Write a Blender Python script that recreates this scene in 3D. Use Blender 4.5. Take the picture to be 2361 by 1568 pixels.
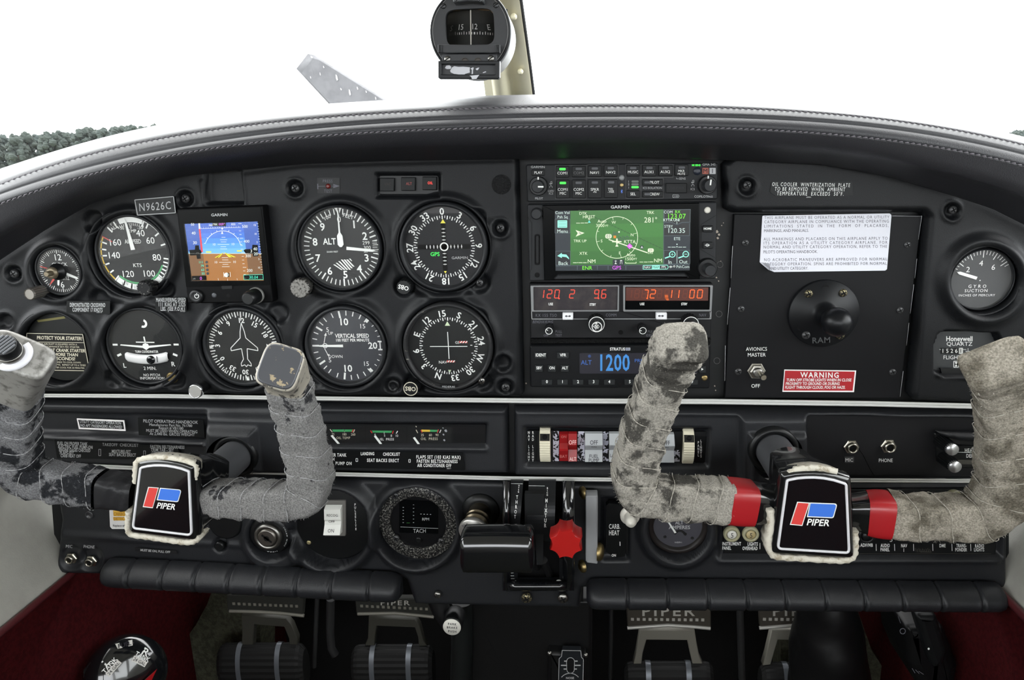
import bpy, math, random
import numpy as np
from mathutils import Vector, Matrix

random.seed(7)
for _o in list(bpy.data.objects):
    bpy.data.objects.remove(_o)
SC = bpy.context.scene
COL = SC.collection

# ---------------------------------------------------------------- camera
# Panel plane is Y = 0, X to the copilot side, Z up, cabin floor Z = 0, eye at (0, -0.612, 0.95)
FPX, PCX, PCY, EYE, EYEZ = 1640.0, 1180.5, 784.0, 0.612, 0.95
_y = np.array([(1330 - PCX) / FPX, (PCY - 360) / FPX, 1.0]); _y /= np.linalg.norm(_y)
_k = 169.5 / FPX
_z = -np.array([_k, -(1 + _y[0] / _y[2] * _k) / (_y[1] / _y[2]), 1.0]); _z /= np.linalg.norm(_z)
_x = -np.cross(_y, _z)
AX = np.stack([_x, _y, _z], 0)          # rows: world axes in (right, up, forward)
cam = bpy.data.cameras.new('camera')
cam.sensor_width = 36.0
cam.lens = 36.0 * FPX / 2361.0
cam.clip_start, cam.clip_end = 0.01, 3000
camo = bpy.data.objects.new('camera', cam)
COL.objects.link(camo)
_r, _u, _f = AX[:, 0], AX[:, 1], AX[:, 2]
camo.matrix_world = Matrix(((_r[0], _u[0], -_f[0], 0), (_r[1], _u[1], -_f[1], -EYE), (_r[2], _u[2], -_f[2], EYEZ), (0, 0, 0, 1)))
SC.camera = camo

# ---------------------------------------------------------------- sky, exposure
SC.view_settings.view_transform = 'Standard'
SC.view_settings.look = 'None'
SC.view_settings.exposure = 0.0
SC.view_settings.gamma = 1.0
SC.view_settings.use_curve_mapping = False
w = bpy.data.worlds.new('overcast')
SC.world = w
w.use_nodes = True
nt = w.node_tree
bg = nt.nodes['Background']
tc = nt.nodes.new('ShaderNodeTexCoord')
sp = nt.nodes.new('ShaderNodeSeparateXYZ')
cr = nt.nodes.new('ShaderNodeValToRGB')
nt.links.new(tc.outputs['Generated'], sp.inputs[0])
nt.links.new(sp.outputs['Z'], cr.inputs[0])
cr.color_ramp.elements[0].position = 0.0
cr.color_ramp.elements[0].color = (0.86, 0.9, 0.94, 1)
cr.color_ramp.elements[1].position = 0.7
cr.color_ramp.elements[1].color = (1.0, 1.0, 1.0, 1)
nt.links.new(cr.outputs[0], bg.inputs[0])
bg.inputs[1].default_value = 8.5
SC.cycles.max_bounces = 10
SC.cycles.transparent_max_bounces = 16
SC.cycles.caustics_reflective = False
SC.cycles.caustics_refractive = False


# ---------------------------------------------------------------- point helpers
def P(u, v, Y=0.0):
    """Point of the plane Y seen at photograph pixel (u, v)."""
    d = AX @ np.array([(u - PCX) / FPX, (PCY - v) / FPX, 1.0])
    t = (Y + EYE) / d[1]
    return Vector((d[0] * t, Y, EYEZ + d[2] * t))


def proj(p):
    d = Vector(p) - Vector((0, -EYE, EYEZ))
    c = AX.T @ np.array(d)
    return PCX + FPX * c[0] / c[2], PCY - FPX * c[1] / c[2]


def S(u, v, Y=0.0):
    """Pixels per metre around that point."""
    return 2.0 / ((P(u + 1, v, Y) - P(u, v, Y)).length + (P(u, v + 1, Y) - P(u, v, Y)).length)


def X2(u, v, Y=0.0):
    p = P(u, v, Y)
    return (p.x, p.z)


def zf(x0, y0, s):
    return lambda u, v: (x0 + u * s, y0 + v * s)


ZA = zf(0, 380, .35714)        # crop frames used while measuring
ZB = zf(640, 370, .35714)
ZC = zf(1200, 360, .2033)
ZD = zf(1200, 640, .2033)
ZE = zf(1640, 360, .37)
ZG = zf(0, 900, .29333)
ZH = zf(640, 900, .29336)
ZI = zf(1160, 900, .29342)
ZJ = zf(1740, 900, .29334)
ZK = zf(1040, 1090, .19773)
ZL = zf(270, 1020, .1658)


def lin(c):
    return tuple((x / 255 / 12.92 if x / 255 <= .04045 else ((x / 255 + .055) / 1.055) ** 2.4) for x in c)


# ---------------------------------------------------------------- materials
MATS = {}


def mat(name, col, rough=.5, metal=0., spec=.5, bump=None, col2=None, nscale=60., lo=.4, hi=.6, emit=0., coat=0., stretch=None, r2=None, detail=4.):
    """col, col2 in sRGB 0-255. bump = (scale, strength, distance)."""
    if name in MATS:
        return MATS[name]
    if max(col) < 46 and spec == .5 and not coat and not emit:
        spec = .22
    m = bpy.data.materials.new(name)
    m.use_nodes = True
    n, l = m.node_tree.nodes, m.node_tree.links
    b = n['Principled BSDF']
    b.inputs['Base Color'].default_value = (*lin(col), 1)
    b.inputs['Roughness'].default_value = rough
    b.inputs['Metallic'].default_value = metal
    b.inputs['Specular IOR Level'].default_value = spec
    b.inputs['Coat Weight'].default_value = coat
    if emit:
        b.inputs['Emission Color'].default_value = (*lin(col), 1)
        b.inputs['Emission Strength'].default_value = emit
        b.inputs['Base Color'].default_value = (*[x * .2 for x in lin(col)], 1)
    co = None
    if bump or col2:
        t = n.new('ShaderNodeTexCoord')
        co = t.outputs['Object']
        if stretch:
            mp = n.new('ShaderNodeMapping')
            mp.inputs['Scale'].default_value = stretch
            l.new(co, mp.inputs[0])
            co = mp.outputs[0]
    if bump:
        x = n.new('ShaderNodeTexNoise')
        x.inputs['Scale'].default_value = bump[0]
        x.inputs['Detail'].default_value = 3
        bp = n.new('ShaderNodeBump')
        bp.inputs['Strength'].default_value = bump[1]
        bp.inputs['Distance'].default_value = bump[2] if len(bump) > 2 else .001
        l.new(co, x.inputs['Vector'])
        l.new(x.outputs[0], bp.inputs['Height'])
        l.new(bp.outputs[0], b.inputs['Normal'])
    if col2:
        x = n.new('ShaderNodeTexNoise')
        x.inputs['Scale'].default_value = nscale
        x.inputs['Detail'].default_value = detail
        x.inputs['Roughness'].default_value = .65
        r = n.new('ShaderNodeMapRange')
        r.inputs['From Min'].default_value = lo
        r.inputs['From Max'].default_value = hi
        mx = n.new('ShaderNodeMix')
        mx.data_type = 'RGBA'
        mx.inputs['A'].default_value = (*lin(col), 1)
        mx.inputs['B'].default_value = (*lin(col2), 1)
        l.new(co, x.inputs['Vector'])
        l.new(x.outputs[0], r.inputs[0])
        l.new(r.outputs[0], mx.inputs['Factor'])
        l.new(mx.outputs['Result'], b.inputs['Base Color'])
        if r2 is not None:
            r3 = n.new('ShaderNodeMapRange')
            r3.inputs['To Min'].default_value = rough
            r3.inputs['To Max'].default_value = r2
            l.new(r.outputs[0], r3.inputs[0])
            l.new(r3.outputs[0], b.inputs['Roughness'])
    MATS[name] = m
    return m


def glass(name, ior=1.45, tint=(255, 255, 255), rough=.02, haze=0.):
    """Thin pane: clear with a Fresnel sheen; haze = share of dusty diffuse surface."""
    if name in MATS:
        return MATS[name]
    m = bpy.data.materials.new(name)
    m.use_nodes = True
    n, l = m.node_tree.nodes, m.node_tree.links
    n.remove(n['Principled BSDF'])
    t = n.new('ShaderNodeBsdfTransparent')
    t.inputs[0].default_value = (*lin(tint), 1)
    g = n.new('ShaderNodeBsdfGlossy')
    g.inputs['Roughness'].default_value = rough
    lw = n.new('ShaderNodeLayerWeight')
    lw.inputs[0].default_value = .5
    pw = n.new('ShaderNodeMath'); pw.operation = 'POWER'; pw.inputs[1].default_value = 5.
    fr = n.new('ShaderNodeMapRange')
    fr.inputs['To Min'].default_value = ((ior - 1) / (ior + 1)) ** 2
    mx = n.new('ShaderNodeMixShader')
    l.new(lw.outputs['Facing'], pw.inputs[0])
    l.new(pw.outputs[0], fr.inputs[0])
    l.new(fr.outputs[0], mx.inputs[0])
    l.new(t.outputs[0], mx.inputs[1])
    l.new(g.outputs[0], mx.inputs[2])
    out = mx
    if haze:
        d = n.new('ShaderNodeBsdfDiffuse')
        d.inputs[0].default_value = (.7, .7, .7, 1)
        m2 = n.new('ShaderNodeMixShader')
        m2.inputs[0].default_value = haze
        l.new(mx.outputs[0], m2.inputs[1])
        l.new(d.outputs[0], m2.inputs[2])
        out = m2
    l.new(out.outputs[0], n['Material Output'].inputs[0])
    MATS[name] = m
    return m


# ---------------------------------------------------------------- outlines in the XZ plane
def circ(c, r, n=48, a0=0.):
    return [(c[0] + r * math.cos(a0 + 2 * math.pi * i / n), c[1] + r * math.sin(a0 + 2 * math.pi * i / n)) for i in range(n)]


def area2(o):
    return .5 * sum(a[0] * b[1] - b[0] * a[1] for a, b in zip(o, o[1:] + o[:1]))


def rnd(pts, r, n=5):
    """Round the corners of a polygon; r one number or one per corner."""
    out = []
    N = len(pts)
    for i in range(N):
        p = np.array(pts[i]); a = np.array(pts[i - 1]); b = np.array(pts[(i + 1) % N])
        ri = r[i] if isinstance(r, (list, tuple)) else r
        if ri <= 0:
            out.append(tuple(p)); continue
        da, db = a - p, b - p
        la, lb = np.linalg.norm(da), np.linalg.norm(db)
        da, db = da / la, db / lb
        ang = math.acos(max(-1, min(1, float(da @ db))))
        t = min(ri / max(1e-6, math.tan(ang / 2)), .49 * la, .49 * lb)
        for k in range(n + 1):
            s = k / n
            q = (1 - s) ** 2 * (p + da * t) + 2 * s * (1 - s) * p + s * s * (p + db * t)
            out.append(tuple(q))
    return out


def ccw(o):
    return o if area2(o) > 0 else o[::-1]


def off(o, d):
    """Move an outline (counter-clockwise) outwards by d."""
    o = np.array(o)
    e = np.roll(o, -1, 0) - o
    L = np.linalg.norm(e, axis=1, keepdims=True); L[L < 1e-9] = 1e-9
    nrm = np.stack([e[:, 1], -e[:, 0]], 1) / L
    nn = nrm + np.roll(nrm, 1, 0)
    q = np.linalg.norm(nn, axis=1, keepdims=True); q[q < 1e-6] = 1
    nn = nn / q
    c = np.clip((nn * nrm).sum(1, keepdims=True), .35, 1)
    return [tuple(x) for x in o + nn * d / c]


def rr(u0, v0, u1, v1, r=0., Y=0., n=4, Z=None):
    """Rounded rectangle given by pixel corners, as an outline on plane Y (r in the same pixels)."""
    q = [(u0, v0), (u1, v0), (u1, v1), (u0, v1)]
    if r:
        q = rnd(q, r, n)
    return pxo(q, Y, Z)


def pxo(q, Y=0., Z=None, r=0, n=5):
    if r:
        q = rnd(q, r, n)
    if Z:
        q = [Z(*a) for a in q]
    return ccw([X2(a[0], a[1], Y) for a in q])


# ---------------------------------------------------------------- mesh collector
class M:
    def __init__(self):
        self.v, self.f, self.s, self.mi = [], [], [], []
        self.cur = 0

    def add(self, vs, fs, smooth=False):
        b = len(self.v)
        self.v += [tuple(x) for x in vs]
        for f in fs:
            self.f.append(tuple(b + i for i in f)); self.s.append(smooth); self.mi.append(self.cur)

    def loops(self, rings, smooth=True, closed=True, cap0=False, cap1=False):
        """Skin between rings of equal length."""
        n = len(rings[0])
        vs = [p for r in rings for p in r]
        fs = []
        for k in range(len(rings) - 1):
            for i in range(n if closed else n - 1):
                j = (i + 1) % n
                fs.append((k * n + i, k * n + j, (k + 1) * n + j, (k + 1) * n + i))
        self.add(vs, fs, smooth)
        if cap0:
            self.add(rings[0], [tuple(range(n))[::-1]])
        if cap1:
            self.add(rings[-1], [tuple(range(n))])
        return self

    def plate(self, o, yf, yb, bev=0., back=False, nb=2):
        """Solid with outline o (XZ), front at yf (nearer the eye, smaller Y), back at yb, front edge rounded by bev."""
        o = ccw(o)
        R = [[(x, yb, z) for x, z in o]]
        if bev:
            R.append([(x, yf + bev, z) for x, z in o])
            for k in range(1, nb + 1):
                a = k / nb * math.pi / 2
                q = off(o, -bev * (1 - math.cos(a)))
                R.append([(x, yf + bev * (1 - math.sin(a)), z) for x, z in q])
        else:
            R.append([(x, yf, z) for x, z in o])
        self.loops(R, smooth=bool(bev), cap1=True, cap0=back)
        return self

    def frame(self, oo, oi, yf, yb, bev=0.):
        """Ring-shaped plate between two outlines with equal counts."""
        oo, oi = ccw(oo), ccw(oi)
        R = [[(x, yb, z) for x, z in oo]]
        if bev:
            R += [[(x, yf + bev, z) for x, z in oo], [(x, yf, z) for x, z in off(oo, -bev)], [(x, yf, z) for x, z in off(oi, bev)], [(x, yf + bev, z) for x, z in oi]]
        else:
            R += [[(x, yf, z) for x, z in oo], [(x, yf, z) for x, z in oi]]
        R.append([(x, yb, z) for x, z in oi])
        self.loops(R, smooth=False)
        return self

    def lathe(self, c, prof, n=48, smooth=True, cap=True, ax=None, flut=0., nfl=0):
        """Profile [(radius, distance towards the eye)] turned about an axis through c (default along -Y)."""
        c = Vector(c)
        a = Vector(ax).normalized() if ax is not None else Vector((0, -1, 0))
        e1 = a.orthogonal().normalized() if ax is not None else Vector((1, 0, 0))
        e2 = a.cross(e1)
        R = []
        for r, h in prof:
            ring = []
            for i in range(n):
                t = 2 * math.pi * i / n
                q = r * (1 - (flut if (nfl and (i * nfl * 2 // n) % 2) else 0))
                ring.append(tuple(c + a * h + e1 * (q * math.cos(t)) + e2 * (q * math.sin(t))))
            R.append(ring)
        self.loops(R, smooth, cap1=cap)
        return self

    def tube(self, pts, r, n=10, cap=True):
        pts = [Vector(p) for p in pts]
        R = []
        up = None
        for i, p in enumerate(pts):
            t = (pts[min(i + 1, len(pts) - 1)] - pts[max(i - 1, 0)]).normalized()
            if up is None:
                up = t.orthogonal().normalized()
            up = (up - t * up.dot(t)).normalized()
            b = t.cross(up)
            q = r[i] if isinstance(r, (list, tuple)) else r
            R.append([tuple(p + up * (q * math.cos(2 * math.pi * k / n)) + b * (q * math.sin(2 * math.pi * k / n))) for k in range(n)])
        self.loops(R, True, cap0=cap, cap1=cap)
        return self

    def box(self, c, sx, sy, sz):
        x, y, z = c
        vs = [(x + a * sx / 2, y + b * sy / 2, z + d * sz / 2) for a in (-1, 1) for b in (-1, 1) for d in (-1, 1)]
        self.add(vs, [(0, 1, 3, 2), (4, 6, 7, 5), (0, 4, 5, 1), (2, 3, 7, 6), (0, 2, 6, 4), (1, 5, 7, 3)])
        return self


def mesh(name, mb, mats):
    me = bpy.data.meshes.new(name)
    me.from_pydata(mb.v, [], mb.f)
    for m in (mats if isinstance(mats, (list, tuple)) else [mats]):
        me.materials.append(m)
    me.polygons.foreach_set('use_smooth', mb.s)
    me.polygons.foreach_set('material_index', mb.mi)
    me.update()
    return me


def part(name, mb, mats, parent=None, label=None, kind=None):
    me = mb if isinstance(mb, bpy.types.Mesh) else mesh(name, mb, mats)
    o = bpy.data.objects.new(name, me)
    COL.objects.link(o)
    if parent is not None:
        o.parent = parent
        root = parent
        o.matrix_parent_inverse = Matrix.Translation(-wloc(parent))
    if label:
        o['label'] = label
    if kind:
        o['kind'] = kind
    return o


WL = {}


def wloc(o):
    return WL.get(o.name, Vector((0, 0, 0)))


def thing(name, label, cat, loc=(0, 0, 0), group=None):
    o = bpy.data.objects.new(name, None)
    o.empty_display_size = .01
    COL.objects.link(o)
    o.location = loc
    WL[o.name] = Vector(loc)
    o['label'] = label
    o['category'] = cat
    if group:
        o['group'] = group
    return o


def one(name, label, cat, mb, mats, group=None):
    """A thing that is a single mesh."""
    o = part(name, mb, mats)
    o['label'], o['category'] = label, cat
    if group:
        o['group'] = group
    return o


def struct(name, mb, mats):
    return part(name, mb, mats, kind='structure')


def piece(name, me, parent, loc, scale=1., rot=0.):
    """A copy of a shared small mesh (a screw, a rivet) as a part."""
    o = bpy.data.objects.new(name, me)
    COL.objects.link(o)
    o.parent = parent
    o.location = Vector(loc) - wloc(parent)
    o.scale = (scale,) * 3
    o.rotation_euler = (0, rot, 0)
    return o


# ---------------------------------------------------------------- lettering
GL = {}


def _glyphs():
    cu = bpy.data.curves.new('glyph', 'FONT')
    cu.resolution_u = 2
    ob = bpy.data.objects.new('glyph', cu)
    COL.objects.link(ob)

    def grab(s, o):
        cu.body = s
        cu.offset = o
        dg = bpy.context.evaluated_depsgraph_get()
        dg.update()
        ev = ob.evaluated_get(dg)
        me = ev.to_mesh()
        v = np.array([x.co[:2] for x in me.vertices]) if len(me.vertices) else np.zeros((0, 2))
        f = [tuple(p.vertices) for p in me.polygons]
        ev.to_mesh_clear()
        return v, f
    cs = "ABCDEFGHIJKLMNOPQRSTUVWXYZabcdefghijklmnopqrstuvwxyz0123456789.,:;!?-+/()#&'°®½="
    for k, o in ((0, 0.), (1, .018)):
        bar = grab('|', 0)[0][:, 0].max()
        cap = grab('H', 0)[0][:, 1].max()
        for c in cs:
            v, f = grab(c, o)
            adv = grab(c + '|', 0)[0][:, 0].max() - bar
            GL[c, k] = (v / cap, f, adv / cap)
        GL[' ', k] = (np.zeros((0, 2)), [], .4)
    bpy.data.objects.remove(ob)
    bpy.data.curves.remove(cu)


_glyphs()


def tw(s, bold=0, sp=0.):
    return sum(GL[c, bold][2] + sp for c in s) - sp


SEG = {'0': 'abcdef', '1': 'bc', '2': 'abged', '3': 'abgcd', '4': 'fgbc', '5': 'afgcd', '6': 'afgedc', '7': 'abc', '8': 'abcdefg', '9': 'abfgcd'}


# measured widths of printed lines, in the units of their own frame: text or (text, int(u)) -> width
FIT = {'DEMONSTRATED CROSSWIND': 230, 'COMPONENT 17 KNOTS': 195, 'MANEUVERING SPEED': 192, '111 KIAS AT 2325': 176, 'LBS. (SEE P.O.H.)': 157, 'N9626C': 210,
       'OIL COOLER  WINTERIZATION  PLATE': 487, 'TO BE REMOVED  WHEN  AMBIENT': 440, 'TEMPERATURE  EXCEEDS  50°F.': 418, 'UTILITY CATEGORY OPERATION': 326, 'NO AFT PASSENGERS ALLOWED': 330,
       'PILOT OPERATING HANDBOOK': 432, 'Manufactures Part No. 761780': 340, 'Report # VB1180': 195, 'MUST BE USED WHEN OPERATING': 405, 'At 2,440 lbs. GROSS WEIGHT': 355,
       ('FUEL ON PROPER TANK', 450): 237, 'ELECTRIC FUEL PUMP-ON': 273, 'ENGINE GAGES CHECKED': 247, 'FLAPS-SET': 110, 'CARB HEAT OFF': 160, 'MIXTURE-SET': 150, ('SEAT BACKS ERECT', 962): 212,
       ('FASTEN BELTS/HARNESS', 1180): 270, 'TRIM TAB - SET': 180, 'CONTROLS - FREE': 178, ('AIR CONDITIONER OFF', 1196): 230, 'TAKEOFF  CHECKLIST': 284, ('FUEL ON PROPER TANK', 540): 300, 'MIXTURE RICH': 185,
       'ELECTRIC FUEL PUMP ON': 345, ('SEAT BACKS ERECT', 828): 252, 'FLAPS SET (103 KIAS MAX)': 350, ('FASTEN BELTS/HARNESS', 1254): 322, ('AIR CONDITIONER OFF', 1232): 266, 'LANDING': 108, 'CHECKLIST': 134,
       'WARNING': 240, 'TURN OFF STROBE LIGHTS WHEN IN CLOSE': 405, 'PROXIMITY TO GROUND OR DURING': 337, 'FLIGHT THROUGH CLOUD, FOG OR HAZE.': 377, 'AVIONICS': 132, 'MASTER': 114, ('OFF', 276): 56,
       'KX 155 TSO': 242, 'COMM': 122, ('NAV', 2065): 82, 'BENDIX/KING': 232, 'INSTRUMENT': 148, ('PANEL', 1722): 70, ('LIGHTS', 2002): 82, 'OVERHEAD': 120, 'ADF/MB': 98, 'AUDIO': 72, ('PANEL', 1024): 72, ('NAV', 1174): 48,
       'DME': 50, 'TRANS-': 80, 'PONDER': 92, 'RADIO': 72, ('LIGHTS', 1764): 82, 'CARB.': 90, ('HEAT', 872): 82, 'PROTECT YOUR STARTER!': 316, 'DO NOT CRANK STARTER': 316, 'FOR MORE THAN': 228, '10 SECONDS!': 190,
       'THIS AIRCRAFT IS EQUIPPED WITH A': 268, 'HIGH PERFORMANCE SKY-TEC STARTER': 300, 'WAIT 20 SECONDS TO COOL DOWN': 262, 'BETWEEN ATTEMPTS.  REPEAT UP TO 6 TIMES': 330, 'THEN LET STARTER COOL FOR 30 MINUTES.': 320,
       'VERTICAL SPEED': 92, '100 FEET PER MINUTE': 92, 'TURN COORDINATOR': 65, 'AIRSPEED': 46, 'GYRO': 59, 'SUCTION': 75, 'INCHES OF MERCURY': 118, 'QUARTZ': 60, 'FLIGHT HOURS': 87, 'Honeywell': 62, 'TACH': 103, 'RPM': 58, 'AMPERES': 168,
       ('GARMIN', 1416): 108, ('GARMIN', 197): 162, ('GARMIN', 1131): 218, '1200': 370, 'STRATUS': 172, 'PHONE': 112, 'PRESS': 64, 'LANDING LIGHT': 120}
FIT['PHONE', 700] = 88
FIT['PRESS', 1370] = 155
FIT['QUARTZ', 6] = 66
FIT['LANDING', 900] = 124


class Ink(M):
    """Flat print. fr maps (u, v), v downwards, to a point in space."""

    def __init__(self, fr):
        super().__init__()
        self.fr = fr

    def poly(self, q):
        q = list(q)
        p = [self.fr(*a) for a in q]
        self.add(p, [tuple(range(len(p)))])
        return self

    def rect(self, u0, v0, u1, v1, r=0.):
        q = [(u0, v0), (u0, v1), (u1, v1), (u1, v0)]
        return self.poly(rnd(q, r, 4) if r else q)

    def line(self, a, b, w, w2=None):
        dx, dy = b[0] - a[0], b[1] - a[1]
        L = math.hypot(dx, dy) or 1
        nx, ny = -dy / L, dx / L
        w2 = w if w2 is None else w2
        return self.poly([(a[0] + nx * w / 2, a[1] + ny * w / 2), (b[0] + nx * w2 / 2, b[1] + ny * w2 / 2), (b[0] - nx * w2 / 2, b[1] - ny * w2 / 2), (a[0] - nx * w / 2, a[1] - ny * w / 2)])

    def path(self, q, w, close=False):
        q = list(q)
        for a, b in zip(q, q[1:] + (q[:1] if close else [])):
            self.line(a, b, w)
        return self

    def box2(self, u0, v0, u1, v1, w):
        return self.path([(u0, v0), (u1, v0), (u1, v1), (u0, v1)], w, True)

    def disc(self, c, r, n=24, ry=None):
        ry = r if ry is None else ry
        return self.poly([(c[0] + r * math.cos(2 * math.pi * i / n), c[1] - ry * math.sin(2 * math.pi * i / n)) for i in range(n)])

    def arc(self, c, r, a0, a1, w, n=24):
        """Degrees clockwise from the top."""
        for i in range(n):
            t0, t1 = math.radians(a0 + (a1 - a0) * i / n), math.radians(a0 + (a1 - a0) * (i + 1) / n)
            self.poly([(c[0] + k * math.sin(t), c[1] - k * math.cos(t)) for k, t in ((r - w / 2, t0), (r - w / 2, t1), (r + w / 2, t1), (r + w / 2, t0))])
        return self

    def tick(self, c, r0, r1, a, w):
        t = math.radians(a)
        s, k = math.sin(t), math.cos(t)
        return self.line((c[0] + r0 * s, c[1] - r0 * k), (c[0] + r1 * s, c[1] - r1 * k), w)

    def text(self, s, u, v, h, xs=1., rot=0., al='c', bold=0, sp=0., shear=0., asp=1.):
        """Capital height h, vertical middle at v; rot in degrees clockwise."""
        k = FIT.get((s, int(u)), FIT.get(s))
        if k:
            xs = k / (tw(s, bold, sp) * h)
        W = tw(s, bold, sp) * h * xs
        x = {'c': -W / 2, 'l': 0, 'r': -W}[al]
        t = math.radians(rot)
        ct, st = math.cos(t), math.sin(t)
        for ch in s:
            vv, ff, adv = GL[ch, bold]
            if len(ff):
                pts = []
                for a, b in vv:
                    lx = x + a * h * xs + (b - .5) * h * shear
                    ly = -(b - .5) * h
                    pts.append(self.fr(u + lx * ct - ly * st, v + lx * st + ly * ct))
                self.add(pts, ff)
            x += (adv + sp) * h * xs
        return self

    def vtext(self, s, u, v, h, pitch, xs=1., bold=0, du=0.):
        for i, c in enumerate(s):
            if c != ' ':
                self.text(c, u + du * i, v + pitch * i, h, xs, bold=bold)
        return self

    def ctext(self, s, c, r, a, h, xs=1., up=True, bold=0):
        """One label standing on a circle, upright towards the outside."""
        t = math.radians(a)
        return self.text(s, c[0] + r * math.sin(t), c[1] - r * math.cos(t), h, xs, rot=a if up else 0, bold=bold)

    def seg7(self, ch, u, v, w, h, t, shear=.12):
        A = {'a': ((0, 0), (1, 0)), 'b': ((1, 0), (1, .5)), 'c': ((1, .5), (1, 1)), 'd': ((0, 1), (1, 1)), 'e': ((0, .5), (0, 1)), 'f': ((0, 0), (0, .5)), 'g': ((0, .5), (1, .5))}
        for s in SEG[ch]:
            (x0, y0), (x1, y1) = A[s]
            p0 = (u + x0 * w - (y0 - .5) * h * shear, v + y0 * h)
            p1 = (u + x1 * w - (y1 - .5) * h * shear, v + y1 * h)
            dx, dy = p1[0] - p0[0], p1[1] - p0[1]
            g = .06
            self.line((p0[0] + dx * g, p0[1] + dy * g), (p1[0] - dx * g, p1[1] - dy * g), t)
        return self

    def done(self, name, m, parent=None, label=None):
        if not self.f:
            return None
        return part(name, self, m, parent, label)


def pf(Y, Z=None):
    """Pixel frame on plane Y, optionally through a crop frame."""
    return (lambda u, v: P(*Z(u, v), Y)) if Z else (lambda u, v: P(u, v, Y))


def df(c, R, Y):
    """Dial frame: unit 100 = radius R (metres) about the point seen at pixel c on plane Y."""
    o = P(c[0], c[1], Y)
    return lambda u, v: (o.x + R * u / 100, Y, o.z - R * v / 100)


# ---------------------------------------------------------------- height fields (moulded covers)
def sdf_poly(U, V, poly, near=False):
    """Signed distance to a polygon, positive inside."""
    q = np.array(poly, float)
    d = np.full(U.shape, 1e9)
    NU, NV = U.copy(), V.copy()
    ins = np.zeros(U.shape, bool)
    for a, b in zip(q, np.roll(q, -1, 0)):
        e = b - a
        t = np.clip(((U - a[0]) * e[0] + (V - a[1]) * e[1]) / (e @ e + 1e-12), 0, 1)
        dn = np.hypot(U - a[0] - t * e[0], V - a[1] - t * e[1])
        k = dn < d
        NU[k], NV[k] = (a[0] + t * e[0])[k], (a[1] + t * e[1])[k]
        d = np.minimum(d, dn)
        c = ((a[1] <= V) & (b[1] > V)) | ((b[1] <= V) & (a[1] > V))
        with np.errstate(divide='ignore', invalid='ignore'):
            xi = a[0] + (V - a[1]) / (e[1] if e[1] else 1e-9) * e[0]
        ins ^= c & (U < xi)
    sd = np.where(ins, d, -d)
    return (sd, NU, NV) if near else sd


def sst(x):
    x = np.clip(x, 0, 1)
    return x * x * (3 - 2 * x)


def field(poly, step, Y, ops, h0=.010, edge=14., holes=(), round_edge=True):
    """Moulded cover over a pixel polygon on plane Y, h0 metres proud, with raised and sunk features.
    ops: ('poly', pts, soft, dh) / ('circ', u, v, r, soft, dh) / ('ring', u, v, r, w, dh) / ('line', pts, w, dh)"""
    kx = 1 + .6 * h0 / (EYE + Y - h0)      # the rim lies deeper than the face
    poly = [(1330 + (a - 1330) * kx, 360 + (b - 360) * kx) for a, b in poly]
    q = np.array(poly, float)
    us = np.arange(q[:, 0].min() - step, q[:, 0].max() + 2 * step, step)
    vs = np.arange(q[:, 1].min() - step, q[:, 1].max() + 2 * step, step)
    U, V = np.meshgrid(us, vs)
    d, NU, NV = sdf_poly(U, V, poly, True)
    e = np.clip(d / edge, 0, 1)
    Hh = h0 * (np.sqrt(np.clip(1 - (1 - e) ** 2, 0, 1)) if round_edge else 1)
    for o in ops:
        if o[0] == 'poly':
            Hh = Hh + o[3] * sst(sdf_poly(U, V, o[1]) / o[2] + .5)
        elif o[0] == 'circ':
            Hh = Hh + o[5] * sst((o[3] - np.hypot(U - o[1], V - o[2])) / o[4] + .5)
        elif o[0] == 'ring':
            Hh = Hh + o[5] * np.exp(-((np.hypot(U - o[1], V - o[2]) - o[3]) / o[4]) ** 2)
        elif o[0] == 'line':
            p = np.array(o[1], float)
            dd = np.full(U.shape, 1e9)
            for a, b in zip(p, p[1:]):
                ee = b - a
                t = np.clip(((U - a[0]) * ee[0] + (V - a[1]) * ee[1]) / (ee @ ee + 1e-12), 0, 1)
                dd = np.minimum(dd, np.hypot(U - a[0] - t * ee[0], V - a[1] - t * ee[1]))
            Hh = Hh + o[3] * np.exp(-(dd / o[2]) ** 2)
    keep = d > -step
    Hh = np.where(d <= 0, 0, Hh)
    U, V = np.where(d <= 0, NU, U), np.where(d <= 0, NV, V)
    out = np.ones(U.shape, bool)
    for h in holes:
        dh = np.hypot(U - h[0], V - h[1])
        out &= dh >= h[2]
        k = np.where((dh < h[2]) & (dh > 0), h[2] / np.maximum(dh, 1e-6), 1.)
        U, V = h[0] + (U - h[0]) * k, h[1] + (V - h[1]) * k
    m = M()
    idx = {}
    R, C = U.shape
    dirs = None
    for r in range(R - 1):
        for c in range(C - 1):
            if keep[r:r + 2, c:c + 2].all() and out[r:r + 2, c:c + 2].any():
                f = []
                for a, b in ((r, c), (r + 1, c), (r + 1, c + 1), (r, c + 1)):
                    if (a, b) not in idx:
                        idx[a, b] = len(m.v)
                        p = P(U[a, b], V[a, b], Y - h0)
                        m.v.append((p.x, Y - Hh[a, b], p.z))
                    f.append(idx[a, b])
                m.f.append(tuple(f)); m.s.append(True); m.mi.append(0)
    return m


def cfit(pts, deg=5):
    """Smooth curve v(u) through measured pixels."""
    q = np.array(pts, float)
    c = np.polynomial.Chebyshev.fit(q[:, 0], q[:, 1], deg)
    return lambda u: float(c(u))
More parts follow.
